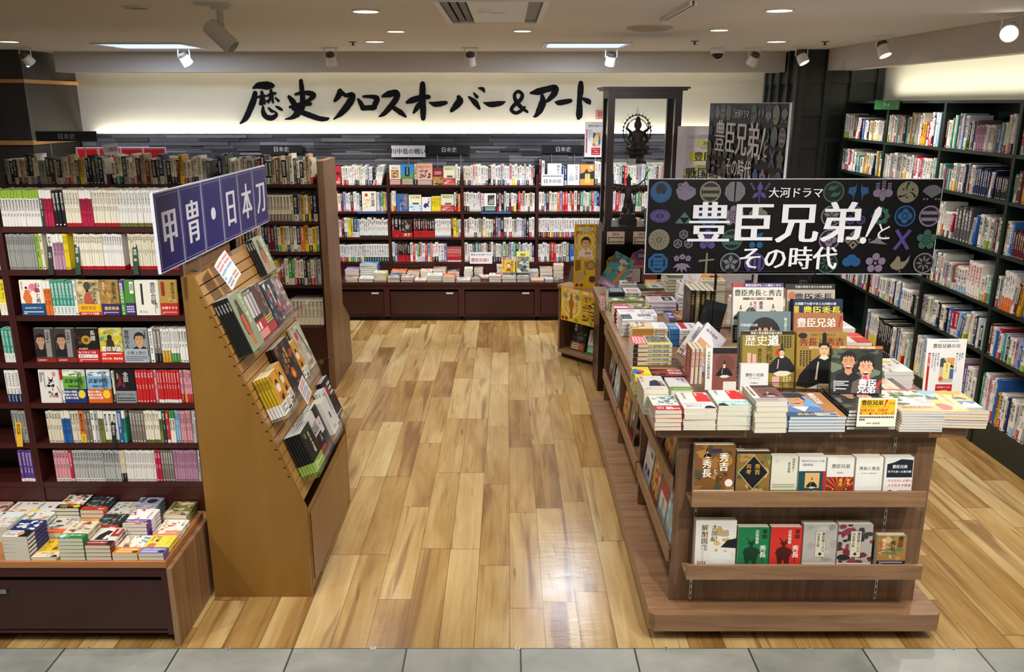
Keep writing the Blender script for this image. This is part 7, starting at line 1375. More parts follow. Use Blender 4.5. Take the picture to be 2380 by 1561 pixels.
def drama_board(name, label, M, poles):
    r = link(name, None); r.matrix_world = M; tag(r, label, 'sign')
    b = MB(); b.box(0, 0, -.012, SW, SH, 0, mat('d8d8e4', .4)); b.box(.003, .003, 0.0002, SW-.003, SH-.003, .0006, mat('08080b', .45, 0, .2)); part(b, 'board', r)
    a = SH/SW; em = MB(); k = 1
    for ri, row in enumerate(GRID):
        for ci, c in enumerate(row):
            if not c: continue
            for p, col in kamon(c[0], .045+ci*.0836, .865-ri*.247, .0365, col=c[1], a=a):
                em.face([(u*SW, v*SH, .0007+.00003*k) for u, v in p], mat(col, .35)); k += 1
    part(em, 'printed_emblem', r, 'blue, mauve, khaki and green family-crest emblems')
    t = MB(); z = .0014+.00003*k; m = mat('eceef6', .4)
    for txt, u, v, s, bold, gap_ in (('大河ドラマ', .50, .862, .037, .03, 1.0), ('豊臣兄弟', .44, .555, .150, .05, 1.01), ('その時代', .492, .18, .086, .04, 1.0)):
        vs, fs = text2d(txt, s*SW, False, 0, 1.0, gap_); w5 = bold*.62*s*SW
        for q in range(7): t.add([(u*SW+x+w5*(q/3-1), v*SH+y, z+.00003*q) for x, y in vs], fs, m)
    ex = [(.751, .40), (.775, .68), (.786, .72), (.797, .70), (.797, .64), (.757, .40)]
    t.face([(u*SW, v*SH, z) for u, v in ex], m); t.face([(x*SW, y*SH, z) for x, y in ell(.745, .365, .0115, .0115/a)], m)
    vs, fs = text2d('と', .066*SW, False, .05); t.add([(.812*SW+x, .46*SH+y, z+.0001) for x, y in vs], fs, m)
    part(t, 'printed_title', r, 'white lettering')
    for u, h in poles:
        b = MB(); b.box(u-.03, -.03, .0015+.00003*k+.0005, u+.03, .05, .0045+.00003*k, M_ACRYL); b.box(u-.03, -.03, -.016, u+.03, .05, -.0125, M_ACRYL)
        b.box(u-.014, -.05, -.016, u+.014, -.03, .004+.00003*k, mat('1a1a1c', .4)); b.tube([(u, -.05, -.006), (u, -h, -.006)], .006, mat('1a1a1c', .4), 8)
        b.box(u-.03, -h-.006, -.04, u+.03, -h, .03, mat('1a1a1c', .4)); part(b, 'sign_clip', r, 'clear and black clip on a pole')
p0 = onY(1500, 636, 3.97); 
Mf = T4(onY(1507, 415, 3.97).x, 3.97, onY(1850, 637, 3.97).z) @ Matrix.Rotation(math.pi/2, 4, 'X')
sc_ = (onY(2195, 415, 3.97).x-onY(1507, 415, 3.97).x)/SW
drama_board('drama_sign_board', 'black drama sign facing the camera above the magazine rack, white title among emblems', Mf @ Matrix.Scale(sc_, 4), [(.49, (onY(1850, 637, 3.97).z-ZT-.007)/sc_), (.745, (onY(1850, 637, 3.97).z-ZT-.007)/sc_)])
uv = Vector((.07, -1.333, 0)).normalized()
M2 = Matrix(((uv.x, 0, uv.y, 1.29), (uv.y, 0, -uv.x, 5.49), (0, 1, 0, 1.778), (0, 0, 0, 1)))
drama_board('drama_sign_board', 'black drama sign turned side-on towards the aisle, raised behind the first one', M2, [(.35, 1.778-ZT-.007), (1.0, 1.778-ZT-.007)])
# blue panel sign on the maple rack
r = link('armour_sign_board', None); r.matrix_world = Matrix(((0, 0, 1, -1.335), (1, 0, 0, 3.15), (0, 1, 0, 1.577), (0, 0, 0, 1))); tag(r, 'long dark blue sign of six white-lettered panels clipped on the maple rack', 'sign')
b = MB(); b.box(0, 0, -.012, 1.5, .31, 0, mat('d4d6e4', .35)); part(b, 'board', r)
for i, ch in enumerate('甲冑・日本刀'):
    b = MB(); x0 = i*.25; b.box(x0+.006, .006, .0003, x0+.246, .304, .001, mat('17136a', .3, 0, .25))
    for q in ((x0+.014, .014, x0+.0155, .296), (x0+.2365, .014, x0+.238, .296), (x0+.014, .014, x0+.238, .0155), (x0+.014, .2945, x0+.238, .296)): b.box(q[0], q[1], .0011, q[2], q[3], .0013, mat('b8bce0', .4))
    vs, fs = text2d(ch, .19 if ch != '・' else .26)
    for q, dx in enumerate((-.007, -.0035, 0, .0035, .007)): b.add([(x0+.125+x*.88+dx, .155+y*1.0, .0016+.00004*q) for x, y in vs], fs, mat('e2e4ee', .35))
    part(b, 'letter_panel', r)
for y in (.40, 1.19):
    b = MB(); b.box(y-.03, -.012, .002, y+.03, .012, .005, M_ACRYL); b.box(y-.03, -.012, -.017, y+.03, .012, -.013, M_ACRYL); b.tube([(y, -.012, -.006), (y, -.055, -.006)], .006, M_ACRYL, 8); b.box(y-.03, -.0625, -.022, y+.03, -.056, .018, mat('8a8478', .3, .6)); part(b, 'sign_clip', r, 'clear clip with grey foot')

# black category signs and white title signs on clear stems
def stem_sign(label, px0, px1, py0, py1, Y, zfoot, base, txt, tcol, size=.55, name='category_sign', Yf=None):
    a = onY(px0, py1, Y); c = onY(px1, py0, Y); w_, h_ = c.x-a.x, c.z-a.z
    r = thing(name, label, 'sign', (a.x, Y, a.z)); b = MB(); b.box(0, 0, 0, w_, .008, h_, mat(base, .4))
    vs, fs = text2d(txt, h_*size, False, .03); b.add([(w_/2+x, -.0004, h_/2+y) for x, y in vs], fs, mat(tcol)); part(b, 'board', r)
    for u in ((.22, .78) if w_ > .4 else (.5,)):
        b = MB(); b.box(w_*u-.04, -.004, -.012, w_*u+.04, .012, .006, M_ACRYL); b.tube([(w_*u, .004, -.012), (w_*u, .004, zfoot-a.z)], .005, mat('a8aaac', .2, .5), 8); part(b, 'stem', r, 'clear stem')
stem_sign('black category sign over the history bookcase, nearest of the four', 85, 223, 305, 328, 6.585, 1.7008, '0f0f12', '日本史', 'b8b8bc', .62)
for i, (a_, c_, y_) in enumerate([(605, 702, 337), (995, 1092, 338), (1261, 1357, 337)]):
    stem_sign('black category sign along the back wall, %s from the left' % nth(i+1), a_, c_, y_, y_+19, 9.081, 1.4945, '0f0f12', '日本史', 'b8b8bc', .66)
stem_sign('white sign with black brush title above the second back-wall bay', 910, 988, 338, 365, 9.081, 1.4945, 'dcdce0', '川中島の戦い', '1a1a1c', .52, 'title_sign')
def yface(label, px0, px1, py0, py1, Y, els, base='e6e6e4', name='shop_card', th=.0015, lean=0, cat='card'):
    a = onY(px0, py1, Y); c = onY(px1, py0, Y); w_, h_ = c.x-a.x, c.z-a.z
    b = MB(); b.box(0, 0, -th, w_, h_, 0, mat(base, .45)); paint(b, els, h_/w_, lambda u, v, k: (u*w_, v*h_, .00004*(k+1)))
    o = b.build(name); o.matrix_world = T4(a.x, Y, a.z) @ RX(-lean) @ ROT_UP; return tag(o, label, cat)
yface('white title card leaning on castle books, top shelf of the fourth back-wall bay', 1258, 1310, 405, 431.5, 8.885, [HH('日本の城', .5, .4, .2, '1c1c1e', .04), ('n', .05, .76, .95, .92, '444444', 1)], lean=5)
yface('white card with red and black drama title, lowest shelf of third back-wall bay', 1092, 1144, 586, 612.5, 8.885, [HH('来年の大河ドラマ', .5, .78, .115, '1f1f22', .04), HH('豊臣兄弟！', .5, .32, .18, 'b8242e', .05)], lean=5)
CAS = [HH('豊臣兄弟の城', .5, .89, .115, '1f1f22', .04), ('n', .3, .955, .8, .975, '55555a', 1), ('r', .06, .12, .12, .78, 'b0242c'), V('お城ファン必見', .09, .76, .045, 'f2e0dc'), V('戦国の城が今後も', .18, .78, .05, '2a2a2e'), V('大河は誰もが知らない', .25, .78, .05, '2a2a2e'), V('誰もが知る秀吉', .32, .78, .05, '2a2a2e'), V('横山城', .92, .78, .05, '2a2a2e'), V('太閤ヶ平', .86, .78, .05, '2a2a2e'), V('聞いてピンとくる人は', .79, .78, .05, '2a2a2e'),
       ('r', .38, .3, .74, .7, 'c8b89a'), ('p', [(.38, .55), (.38, .68), (.46, .7), (.56, .6), (.56, .55)], '3f4a5a'), ('r', .56, .55, .74, .7, 'd89a5a'), ('lord', .66, .54, .1), ('r', .47, .36, .64, .62, 'e8d88a'), V('城ガイド', .56, .6, .055, '3a2a1a'), ('r', .64, .36, .74, .52, '3f6a9a'), ('e', .43, .36, .06, None, 'c8604a'), ('r', .32, .06, .74, .27, 'b0242c'), HH('取次流通していない', .53, .225, .038, 'f4e4e0'), HH('少部数書籍', .53, .165, .038, 'f4e4e0'), HH('当店にて特別販売中', .53, .105, .038, 'f4e4e0'), ('p', [(.86, .02), (.86, .07), (.9, .1), (.94, .07), (.94, .02)], 'd8a84a')]
o = yface('white castle-book poster standing at the right end of the walnut table', 2141, 2254, 790, 931, 3.47, CAS, 'e4e4e4', 'poster_board', .004, 4, 'poster')
o = yface('white castle-book poster on a stem above the back-wall shelves, beside the glass case', 1358, 1410, 283, 365, 9.075, CAS, 'e4e4e4', 'poster_board', .004, 0, 'poster')
w_ = onY(1410, 365, 9.075).x-onY(1358, 365, 9.075).x; b = MB(); b.tube([(w_/2, 0.0, .006), (w_/2, 1.3815-onY(1358, 365, 9.075).z, .006)], .005, mat('a8aaac', .2, .5), 8)
q = b.build('stem', o); q.rotation_euler = (0, 0, 0); q['label'] = 'clear stem'
o = yface('hand-lettered yellow and white drama guide card on the table front edge', 1990, 2089, 926, 991, 3.032, [('r', .05, .42, .95, .95, 'e2b82e'), HH('豊臣兄弟', .36, .84, .14, '1f1a14', .07), ('p', [(.68, .8), (.7, .95), (.76, .95), (.71, .78)], 'c8281f'), ('e', .69, .755, .018, None, 'c8281f'), HH('前編', .86, .82, .075, 'b0703a'), HH('NHK大河ドラマ・ガイド', .45, .7, .065, 'c06a1a', .05), HH('目指すは、万民が', .42, .58, .09, 'b8281f', .06), HH('笑って暮らせる太平の世!', .5, .46, .08, 'b8281f', .06), ('n', .06, .2, .94, .38, '2a2620', 2), HH('1540円', .5, .12, .065, '2a2620'), ('n', .25, .1, .38, .14, '2a2620', 1)]+[('p', [(.88, .5), (.95, .52+.03*i), (.95, .53+.03*i)], 'b06a1a') for i in range(4)], 'e8e4d2', 'pop_card', .002, 3)
b = MB(); b.box(.06, -.004, -.0872, .12, .002, -.0025, M_ACRYL); part(b, 'card_stand', o, 'clear plastic foot')
# big white poster board behind the side-on sign
o = yface('tall white drama poster with olive watercolour, standing behind the side-on black sign', 1556, 1790, 293, 668, 5.62, [('r', .1, .02, .97, .93, 'c9c9d4'), IM(120, ['c9c9d4', 'b0b0b8', 'bdbdc8', 'a8a8b0'], .1, .85, .6, .95, 14), ('r', .22, .885, .75, .915, 'c8ca5a'), HH('2026年NHK', .42, .9, .05, '2a2a24'), ('r', .14, .79, .75, .85, 'c8ca5a'), HH('豊臣兄弟', .40, .82, .105, '1a1a1c', .05), IM(121, ['c9c9d4', '9a9a4a', 'a8a85a', '7a7a3a', 'b8b86a'], .08, .56, .5, .77, 40), HH('戦国時代', .36, .72, .125, '14140f', .05), ('n', .15, .1, .9, .4, '6a6a70', 7)], 'd6d6e6', 'poster_board', .006, 0, 'poster')
o.location.z = ZT+.001 if False else o.location.z
zb = o.location.z
b = MB(); b.box(.10, 0, -.30, .13, zb*0+.5, -.0065, mat('8a8a90')) if False else None
b = MB(); b.prism([(.3, .6, -.0065), (.3, ZT+.0006-zb, -.0065), (.3, ZT+.0006-zb, -.09)], (.05, 0, 0), mat('8a8a90', .5)); part(b, 'easel_back', o)
b = MB(); b.box(0.02, ZT+.0006-zb, -.0055, .6, -.0005, -.001, mat('c8c8d4', .5)); part(b, 'lower_board', o)
# red panel sign far left
r = thing('red_sign_board', 'red sign of four white-lined panels rising behind the history bookcase', 'sign', (-3.86, 7.6, 0))
b = MB(); b.box(0, 0, 1.53, .80, .012, 1.836, mat('d8d4d8', .35)); part(b, 'board', r)
for i in range(4):
    b = MB(); b.box(i*.2+.005, -.001, 1.535, i*.2+.196, -.0002, 1.83, mat('b0121c', .3)); 
    for q in ((.012, 1.543, .0135, 1.822), (.1875, 1.543, .189, 1.822), (.012, 1.8205, .189, 1.822)): b.box(i*.2+q[0], -.0014, q[1], i*.2+q[2], -.0011, q[3], mat('e8c8c8', .4))
    part(b, 'letter_panel', r)
for x in (.1, .7):
    b = MB(); b.tube([(x, .02, .012), (x, .02, 1.6)], .012, mat('8a8a8c', .3, .6), 8); b.box(x-.1, -.1, 0, x+.1, .14, .0115, mat('6a6a6c', .4)); part(b, 'stand_leg', r)
yface('small white card with dark red brush title before the red sign', 243, 275, 337, 362, 6.60, [HH('三国志', .5, .5, .3, '7a1f3a', .05)], 'd8d6de').rotation_euler.rotate_axis('Z', .12)
o = [q for q in COL.objects if q.get('label', '').startswith('small white card with dark red')][0]
b = MB(); b.tube([(.05, .0, -.004), (.05, 1.7012-o.location.z, -.004)], .004, mat('a8aaac', .2, .5), 8); q = part(b, 'stem', o, 'clear stem')
# green category plate on the right case
r = thing('category_plate', 'small green category plate on the top edge of the green case', 'sign', (3.131, 7.35, 2.165)); b = MB()
fx = Matrix(((0, 0, -1, 0), (-1, 0, 0, 0), (0, 1, 0, 0), (0, 0, 0, 1))); b.box(-.004, -.46, 0, .004, 0, .075, mat('1f7a36', .4))
vs, fs = text2d('アート', .042, False, .03); b.add([(-.0045, -.23-x, .037+y) for x, y in vs], fs, mat('e6ece6')); part(b, 'plate', r)
b = MB(); b.box(-.003, -.3, .0755, .0085, -.16, .08, M_ACRYL); part(b, 'clip', r)

# ---------------------------------------------------------------- glass display case with two statues
GX0, GX1, GY0, GY1, GZ0, GZ1 = 0.735, 1.275, 6.30, 6.66, 1.283, 2.318
r = thing('glass_display_case', 'tall dark wood and glass case holding two dark statues', 'display case', (GX0, GY0, 0))
w_, d_ = GX1-GX0, GY1-GY0
b = MB()
for x, y in ((0, 0), (w_-.05, 0), (0, d_-.05), (w_-.05, d_-.05)): b.box(x, y, GZ0+.03, x+.05, y+.05, GZ1-.07, M_BLACKWOOD)
b.box(-.005, -.005, GZ0, w_+.005, d_+.005, GZ0+.0298, M_BLACKWOOD)
b.box(0, 0, GZ1-.0698, w_, .05, GZ1-.015, M_BLACKWOOD); b.box(0, d_-.05, GZ1-.0698, w_, d_, GZ1-.015, M_BLACKWOOD); b.box(0, .0502, GZ1-.0698, .05, d_-.0502, GZ1-.015, M_BLACKWOOD); b.box(w_-.05, .0502, GZ1-.0698, w_, d_-.0502, GZ1-.015, M_BLACKWOOD)
part(b, 'case_frame', r)
b = MB(); b.prism([(-.03, -.03, GZ1-.0145), (w_+.03, -.03, GZ1-.0145), (w_+.03, d_+.03, GZ1-.0145), (-.03, d_+.03, GZ1-.0145)], (0, 0, .012), M_BLACKWOOD)
b.box(-.045, -.045, GZ1-.0022, w_+.045, d_+.045, GZ1+.012, M_BLACKWOOD); part(b, 'cornice', r)
for x0, y0, x1, y1 in ((.0505, .012, w_-.0505, .015), (.012, .0505, .015, d_-.0505), (w_-.015, .0505, w_-.012, d_-.0505), (.0505, d_-.015, w_-.0505, d_-.012)):
    b = MB(); b.box(x0, y0, GZ0+.0302, x1, y1, GZ1-.0702, M_ACRYL); part(b, 'glass_pane', r)
b = MB(); b.box(.02, .02, 1.766, w_-.02, d_-.02, 1.773, M_ACRYL); part(b, 'glass_shelf', r)
b = MB(); b.box(-.02, -.02, 0, w_+.02, d_+.02, .06, M_BLACKWOOD); b.box(-.02, -.02, .0602, .005, d_+.02, GZ0-.001, M_BLACKWOOD); b.box(w_-.005, -.02, .0602, w_+.02, d_+.02, GZ0-.001, M_BLACKWOOD); b.box(.0052, d_-.01, .0602, w_-.0052, d_+.02, GZ0-.001, M_BLACKWOOD)
b.box(.0052, -.02, 1.20, w_-.0052, d_-.0102, GZ0-.001, M_BLACKWOOD); b.box(.0052, -.018, .86, w_-.0052, d_-.0102, .885, M_BLACKWOOD); b.box(.0052, -.02, .0602, w_-.0052, 0, .8598, M_BLACKWOOD); part(b, 'cabinet_base', r)
BR = mat('2b2320', 0.35, 0.5); BR2 = mat('3a2f2a', 0.4, 0.4)
# seated deity with ring halo
o = thing('seated_statue', 'dark seated deity statue with spiky ring halo, upper glass shelf', 'statue', ((GX0+GX1)/2-.02, 6.48, 1.7735))
b = MB(); b.lathe([(.075, 0), (.078, .012), (.062, .02), (.05, .035), (.064, .05), (.05, .058)], (0, 0, 0), BR, 18); b.lathe([(.05, .0582), (.072, .068), (.078, .085), (.066, .095)], (0, 0, 0), BR, 16)
for i in range(12): t = i*math.pi/6; b.ball((.072*math.cos(t), .072*math.sin(t), .083), .015, BR, 6, (1, 1, 1.2))
part(b, 'lotus_base', o, smooth=True)
b = MB(); b.lathe([(.03, .096), (.066, .105), (.07, .125), (.05, .145), (.044, .175), (.052, .215), (.046, .236), (.02, .246), (.018, .256), (.026, .266), (.029, .285), (.024, .302), (.018, .312), (.02, .322), (.01, .345)], (0, 0, 0), BR2, 16, Matrix.Diagonal((1, .7, 1)))
for sx in (-1, 1):
    b.tube([(sx*.05, 0, .222), (sx*.074, -.015, .18), (sx*.04, -.045, .15), (sx*.01, -.05, .152)], [.015, .013, .011, .008], BR2, 8); b.tube([(sx*.045, .01, .225), (sx*.085, .0, .26), (sx*.07, -.01, .30)], [.013, .010, .006], BR2, 8)
    b.tube([(sx*.01, -.01, .118), (sx*.07, -.035, .115), (sx*.02, -.058, .108)], [.022, .02, .014], BR2, 8)
part(b, 'body', o, smooth=True)
b = MB()
for rr_, rad in ((.105, .004), (.082, .003)): b.tube([(rr_*math.cos(t), .035, .235+rr_*1.15*math.sin(t)) for t in [i*2*math.pi/28 for i in range(29)]], rad, BR, 6, False)
for i in range(22):
    t = -.9+i*(math.pi+1.8)/21; c, s_ = math.cos(t), math.sin(t); b.tube([(.1*c, .035, .235+.115*s_), ((.13+.012*(i % 2))*c, .035, .235+(.15+.014*(i % 2))*s_)], [.002, .0006], BR, 5); b.ball((.106*c, .035, .235+.122*s_), .008, BR, 5)
b.tube([(0, .035, .345), (0, .035, .425)], [.003, .0006], BR, 6); b.tube([(-.03, .04, .06), (-.06, .035, .14)], .006, BR, 6); b.tube([(.03, .04, .06), (.06, .035, .14)], .006, BR, 6); part(b, 'halo', o)
b = MB(); b.box(-.08, -.105, 0.0003, -.02, -.102, .04, mat('dcdad2')); b.box(-.08, -.1018, .0003, -.02, -.09, .003, mat('dcdad2')); b2 = b.build('name_card', None, (o.location.x, o.location.y, o.location.z)); tag(b2, 'small white name card before the seated statue', 'card')
# standing six-armed figure with bow
o = thing('standing_statue', 'dark standing six-armed statue holding a bow, lower case floor', 'statue', ((GX0+GX1)/2-.075, 6.47, GZ0+.0302))
b = MB(); b.prism([(-.085, -.06, 0), (.085, -.06, 0), (.085, .06, 0), (-.085, .06, 0)], (0, 0, .05), BR); b.prism([(-.07, -.05, .0502), (.075, -.05, .0502), (.07, .05, .0502), (-.065, .05, .0502)], (0, 0, .045), BR); part(b, 'rock_base', o)
me = bpy.data.meshes.new('body'); V_ = [(0, 0, .235, .034), (0, 0, .28, .028), (0, 0, .33, .036), (0, 0, .365, .016), (0, -.004, .40, .027), (0, 0, .445, .008), (-.022, 0, .22, .024), (-.024, -.004, .16, .02), (-.024, 0, .10, .014), (.022, 0, .22, .024), (.024, -.004, .16, .02), (.024, 0, .10, .014), (-.024, -.03, .098, .009), (.024, -.03, .098, .009)]
E_ = [(0, 1), (1, 2), (2, 3), (3, 4), (4, 5), (0, 6), (6, 7), (7, 8), (0, 9), (9, 10), (10, 11), (8, 12), (11, 13)]
ARM = [[(-.045, 0, .345), (-.085, -.01, .30), (-.03, -.05, .295)], [(.045, 0, .345), (.085, -.01, .30), (.03, -.05, .295)], [(-.045, .01, .35), (-.10, 0, .335), (-.15, -.01, .31)], [(.045, .01, .35), (.10, 0, .335), (.125, -.01, .30)], [(-.04, .01, .355), (-.1, .01, .37), (-.17, 0, .38)], [(.04, .01, .355), (.1, .01, .372), (.15, 0, .42)]]
for a in ARM:
    n0 = len(V_); V_ += [(*a[0], .012), (*a[1], .009), (*a[2], .006)]; E_ += [(2, n0), (n0, n0+1), (n0+1, n0+2)]
me.from_pydata([v[:3] for v in V_], E_, []); ob = link('body', me, o)
sk = ob.modifiers.new('skin', 'SKIN'); sk.use_smooth_shade = True
for i, v in enumerate(V_): me.skin_vertices[0].data[i].radius = (v[3], v[3])
me.skin_vertices[0].data[0].use_root = True
ob.modifiers.new('sub', 'SUBSURF').levels = 1; me.materials.append(BR2)
b = MB(); b.lathe([(.03, .2), (.055, .15), (.06, .11), (.05, .108)], (0, 0, 0), BR, 14); b.lathe([(.032, .418), (.03, .43), (.012, .45), (.004, .475)], (0, 0, 0), BR, 10); part(b, 'skirt_and_crown', o)
b = MB(); b.tube([(.15, 0, .30), (.165, 0, .36), (.15, 0, .42), (.175, 0, .49), (.205, 0, .525)], [.003, .005, .006, .005, .002], BR, 6); b.tube([(.15, 0, .30), (.12, 0, .24), (.135, 0, .18)], [.003, .003, .002], BR, 6); part(b, 'bow', o); o.scale = (.8, .8, .8)
b = MB(); b.box(0, 0, 0, .16, .10, .115, mat('12181a', .5)); tag(b.build('dark_box', None, (GX0+.33, 6.40, GZ0+.0303)), 'dark box at the right inside the lower case', 'box')
# cards and goods in the niche below
CN = [('n', .06, .08, .94, .6, '4a4440', 3), HH('国宝', .5, .8, .2, 'b83a3a'), ('n', .1, .03, .9, .14, 'b83a3a', 1)]
for i, (xa, xb) in enumerate(((1410, 1452), (1471, 1512))): 
    o = yface('white card with handwriting under the glass case, %s of two' % ('left', 'right')[i], xa, xb, 538, 567, 6.268, CN, 'd8cfc6', 'shop_card', .002)
    w2 = o.dimensions.x; b = MB(); b.box(w2/2-.012, .02, -.011, w2/2+.012, .07, -.0025, M_ACRYL); part(b, 'card_clip', o, 'clear clip')
zn = .8853
def popup(label, x, w2, h2, col, els, outline):
    b = MB(); b.prism([(u*w2, 0, v*h2) for u, v in outline], (0, .004, 0), mat(col, .4)); paint(b, els, h2/w2, lambda u, v, k: (u*w2, -.00005*(k+1), v*h2)); b.box(w2*.3, .0045, 0, w2*.7, .05, .004, mat(col, .4))
    tag(b.build('popup_sign', None, (x, 6.36, zn)), label, 'sign')
OUT = [(0, 0), (1, 0), (1, .7), (.9, .86), (.7, .92), (.5, 1), (.3, .92), (.1, .86), (0, .7)]
popup('yellow pop-up sign with black figures in the case niche', .765, .17, .21, 'd8b42e', [('e', .2, .7, .1, None, '2a2420'), ('e', .8, .66, .1, None, '2a2420'), ('r', .3, .1, .7, .6, '4a3430'), ('e', .5, .62, .16, None, '7a5a4a')], OUT)
popup('pink pop-up sign reading 250 in the case niche', .95, .17, .25, 'c85a6a', [('e', .5, .78, .3, .14, '3a5a9a'), HH('250', .5, .78, .2, 'f0ece8', .05), ('n', .1, .1, .9, .5, 'f0d8d0', 3)], OUT)
for i, (x, col) in enumerate(((.76, 'c9c8d0'), (.90, 'd0cdd0'), (1.03, '8a5a60'))):
    b = MB(); b.box(0, 0, 0, .12, .07, .10, mat(col, .45)); paint(b, [('n', .1, .55, .5, .9, '2a2a2e', 2), ('n', .1, .1, .5, .4, '2a2a2e', 2)] if i < 2 else [], .8, lambda u, v, k: (u*.12, -.00005*(k+1), v*.1))
    tag(b.build('goods_box', None, (x, 6.285, zn)), ['white-grey goods box with barcodes, nearest the aisle', 'white-grey goods box with barcodes, middle of three', 'plain dull-pink goods box under the case'][i], 'box')

# ---------------------------------------------------------------- small walnut end unit with yellow posters
A_ = Vector((.455, 7.24, 0)); ang = -47.5; UM = T4(*A_) @ RZ(ang); UW = .54
r = link('end_unit', None); r.matrix_world = UM; tag(r, 'small walnut shelf unit set at an angle beside the glass case', 'shelf unit')
for x in (0, UW-.02):
    b = MB(); b.box(x, 0, .05, x+.02, .28, .64, M_WALV); part(b, 'side_panel', r)
b = MB(); b.box(-.012, -.012, .6405, UW+.012, .29, .665, M_WALNUT); part(b, 'top_board', r)
b = MB(); b.box(.0205, -.02, .05, UW-.0205, .268, .075, M_WALNUT); part(b, 'shelf_board', r)
b = MB(); b.box(.0205, .2685, .05, UW-.0205, .279, .64, M_WALV); part(b, 'back_panel', r)
b = MB(); b.box(.02, .03, 0, UW-.02, .26, .0495, mat('2a1d14')); part(b, 'plinth', r)
YRINGS = [('e', .5, .62, q, None, c) for q, c in ((.48, 'e8d48a'), (.42, 'e2b92f'), (.36, 'e8d48a'), (.30, 'e2b92f'), (.24, 'efe2b8'))]
o = yface('tall yellow treasure-trivia poster with portrait, standing on the walnut end unit', 1346, 1404, 513, 664, 7.02, [('e', .5, .72, .47, None, 'ead890'), ('e', .5, .72, .41, None, 'e2b92f'), ('e', .5, .72, .35, None, 'ead890'), ('e', .5, .72, .28, None, 'e2b92f'), HH('日本美術って面白い', .5, .965, .095, '3a2a1a'), ('r', .2, .9, .8, .945, 'dfe6f0'), HH('小学館の図鑑', .5, .922, .085, '2a5a9a'), HH('国宝トリビア', .5, .865, .145, 'b8242e', .04), ('face', .5, .70, .26, 'e0b894', '1c1614', 'ece8e2', 0), V('国宝のひみつ', .1, .84, .08, 'b83a2a'), V('知識いっぱい', .92, .84, .08, 'b83a2a'), ('r', .18, .53, .8, .57, 'f0ece0'), HH('国宝', .6, .55, .13, 'b8242e', .04), ('r', .15, .46, .85, .5, 'efe6c8'), HH('国宝トリビア', .5, .48, .09, 'b8242e'), ('e', .74, .36, .2, None, '8a6a4a'), ('e', .74, .36, .15, None, 'b89a70'), ('p', [(.05, .2), (.4, .28), (.5, .16), (.15, .1)], 'c8a878'), V('国宝を守る技術', .5, .42, .085, '2a6a9a', .04), ('e', .82, .14, .15, None, '5a3a2a'), ('n', .06, .28, .3, .44, '4a3a1a', 4, 1), ('e', .15, .05, .07, None, '8a2a24'), ('e', .35, .05, .07, None, '8a2a24')], 'e2b92f', 'poster_board', .004, 0, 'poster')
o.matrix_world = T4(*(UM @ Vector((.27, .06, .6655)))) @ RX(0) @ T4(-.11, 0, .004*0) @ ROT_UP
PW = .47; PH = .30
b = MB(); b.box(0, -.004, 0, PW, 0, PH, mat('e2b92f', .45))
paint(b, [('e', .27, .5, .24, None, 'ead890'), ('e', .27, .5, .2, None, 'e2b92f'), ('e', .27, .5, .16, None, 'ead890'), ('e', .27, .5, .11, None, 'e2b92f'), ('r', .1, .9, .44, .97, 'efe6c8'), HH('国宝トリビア', .27, .935, .045, 'b8242e'), HH('埴', .12, .76, .11, '2a6aa8', .05), HH('輪', .42, .76, .11, '2a6aa8', .05), ('p', [(.23, .1), (.31, .1), (.3, .4), (.34, .55), (.3, .7), (.29, .86), (.25, .86), (.24, .7), (.2, .55), (.24, .4)], 'a8642a'), V('カラフル', .14, .62, .05, '2a2418'), V('埴輪日本の', .40, .6, .035, '2a2418'), IM(130, ['c8a030', '3a2a14', 'd8b84a', '5a4420', '8a6a2a'], .54, .48, .96, .86, 30), IM(131, ['c8a030', '3a2a14', 'd8b84a', '5a4420', '8a6a2a'], .54, .12, .96, .44, 30), ('r', .56, .9, .9, .97, 'efe6c8'), HH('鳥獣', .74, .935, .045, 'b8242e'), ('e', .9, .2, .07, None, 'c84a6a'), ('e', .06, .08, .035, None, '8a2a24'), ('e', .15, .08, .035, None, '8a2a24'), ('e', .4, .08, .035, None, '6a9a3a'), ('e', .78, .08, .035, None, '6a9a3a')], PH/PW, lambda u, v, k: (u*PW, -.0041-.00004*k, v*PH))
o = b.build('pinned_poster'); o.matrix_world = UM @ T4(.05, -.0175, .3605); tag(o, 'yellow clay-figure poster sheet fixed across the front of the end unit', 'poster')
b = MB(); b.box(.02, .0005, PH-.02, PW-.02, .005, PH-.005, mat('c8c4b8')); part(b, 'tape_strip', o)
cov('v1', '1c1a18', 'black photo book with brown band, end unit shelf', [IM(132, ['1c1a18', '4a4038', '2a2620', '6a5e50'], 0, .25, 1, 1, 24), V('仏像', .2, .95, .2, 'e8e4da')], band=(.3, '6a4a30', [('e', .75, .5, .16, .4, 'c8502a'), ('n', .1, .1, .6, .9, 'e8d8c0', 3)]))
cov('v2', 'd0cfc6', 'pale statue book with green band, end unit shelf', [('sam', .6, .62, .32, '4a443e'), V('国宝仏像', .24, .94, .15, '2a2a28')], band=(.34, '2f8a4a', [('n', .1, .2, .7, .9, 'e0f0e4', 3), ('e', .8, .6, .12, .3, 'd8e8d8')]))
for k, x, w2, h2 in (('v1', .09, .17, .245), ('v2', .29, .15, .21)):
    book(k, UM @ T4(x, .06, .0765) @ RX(-14) @ T4(0, .014, .004) @ ROT_UP, w2, h2, .014, DES[k]['desc'], 'unit_book', 'face-out books on the end unit')
spine_book(UM @ T4(.47, .08, .0762), .02, .14, .2, 'cream', 0, 'cream', 'black', 'slim cream book standing at the end of the end-unit shelf', 'unit_book', 'book', 'face-out books on the end unit', 3)
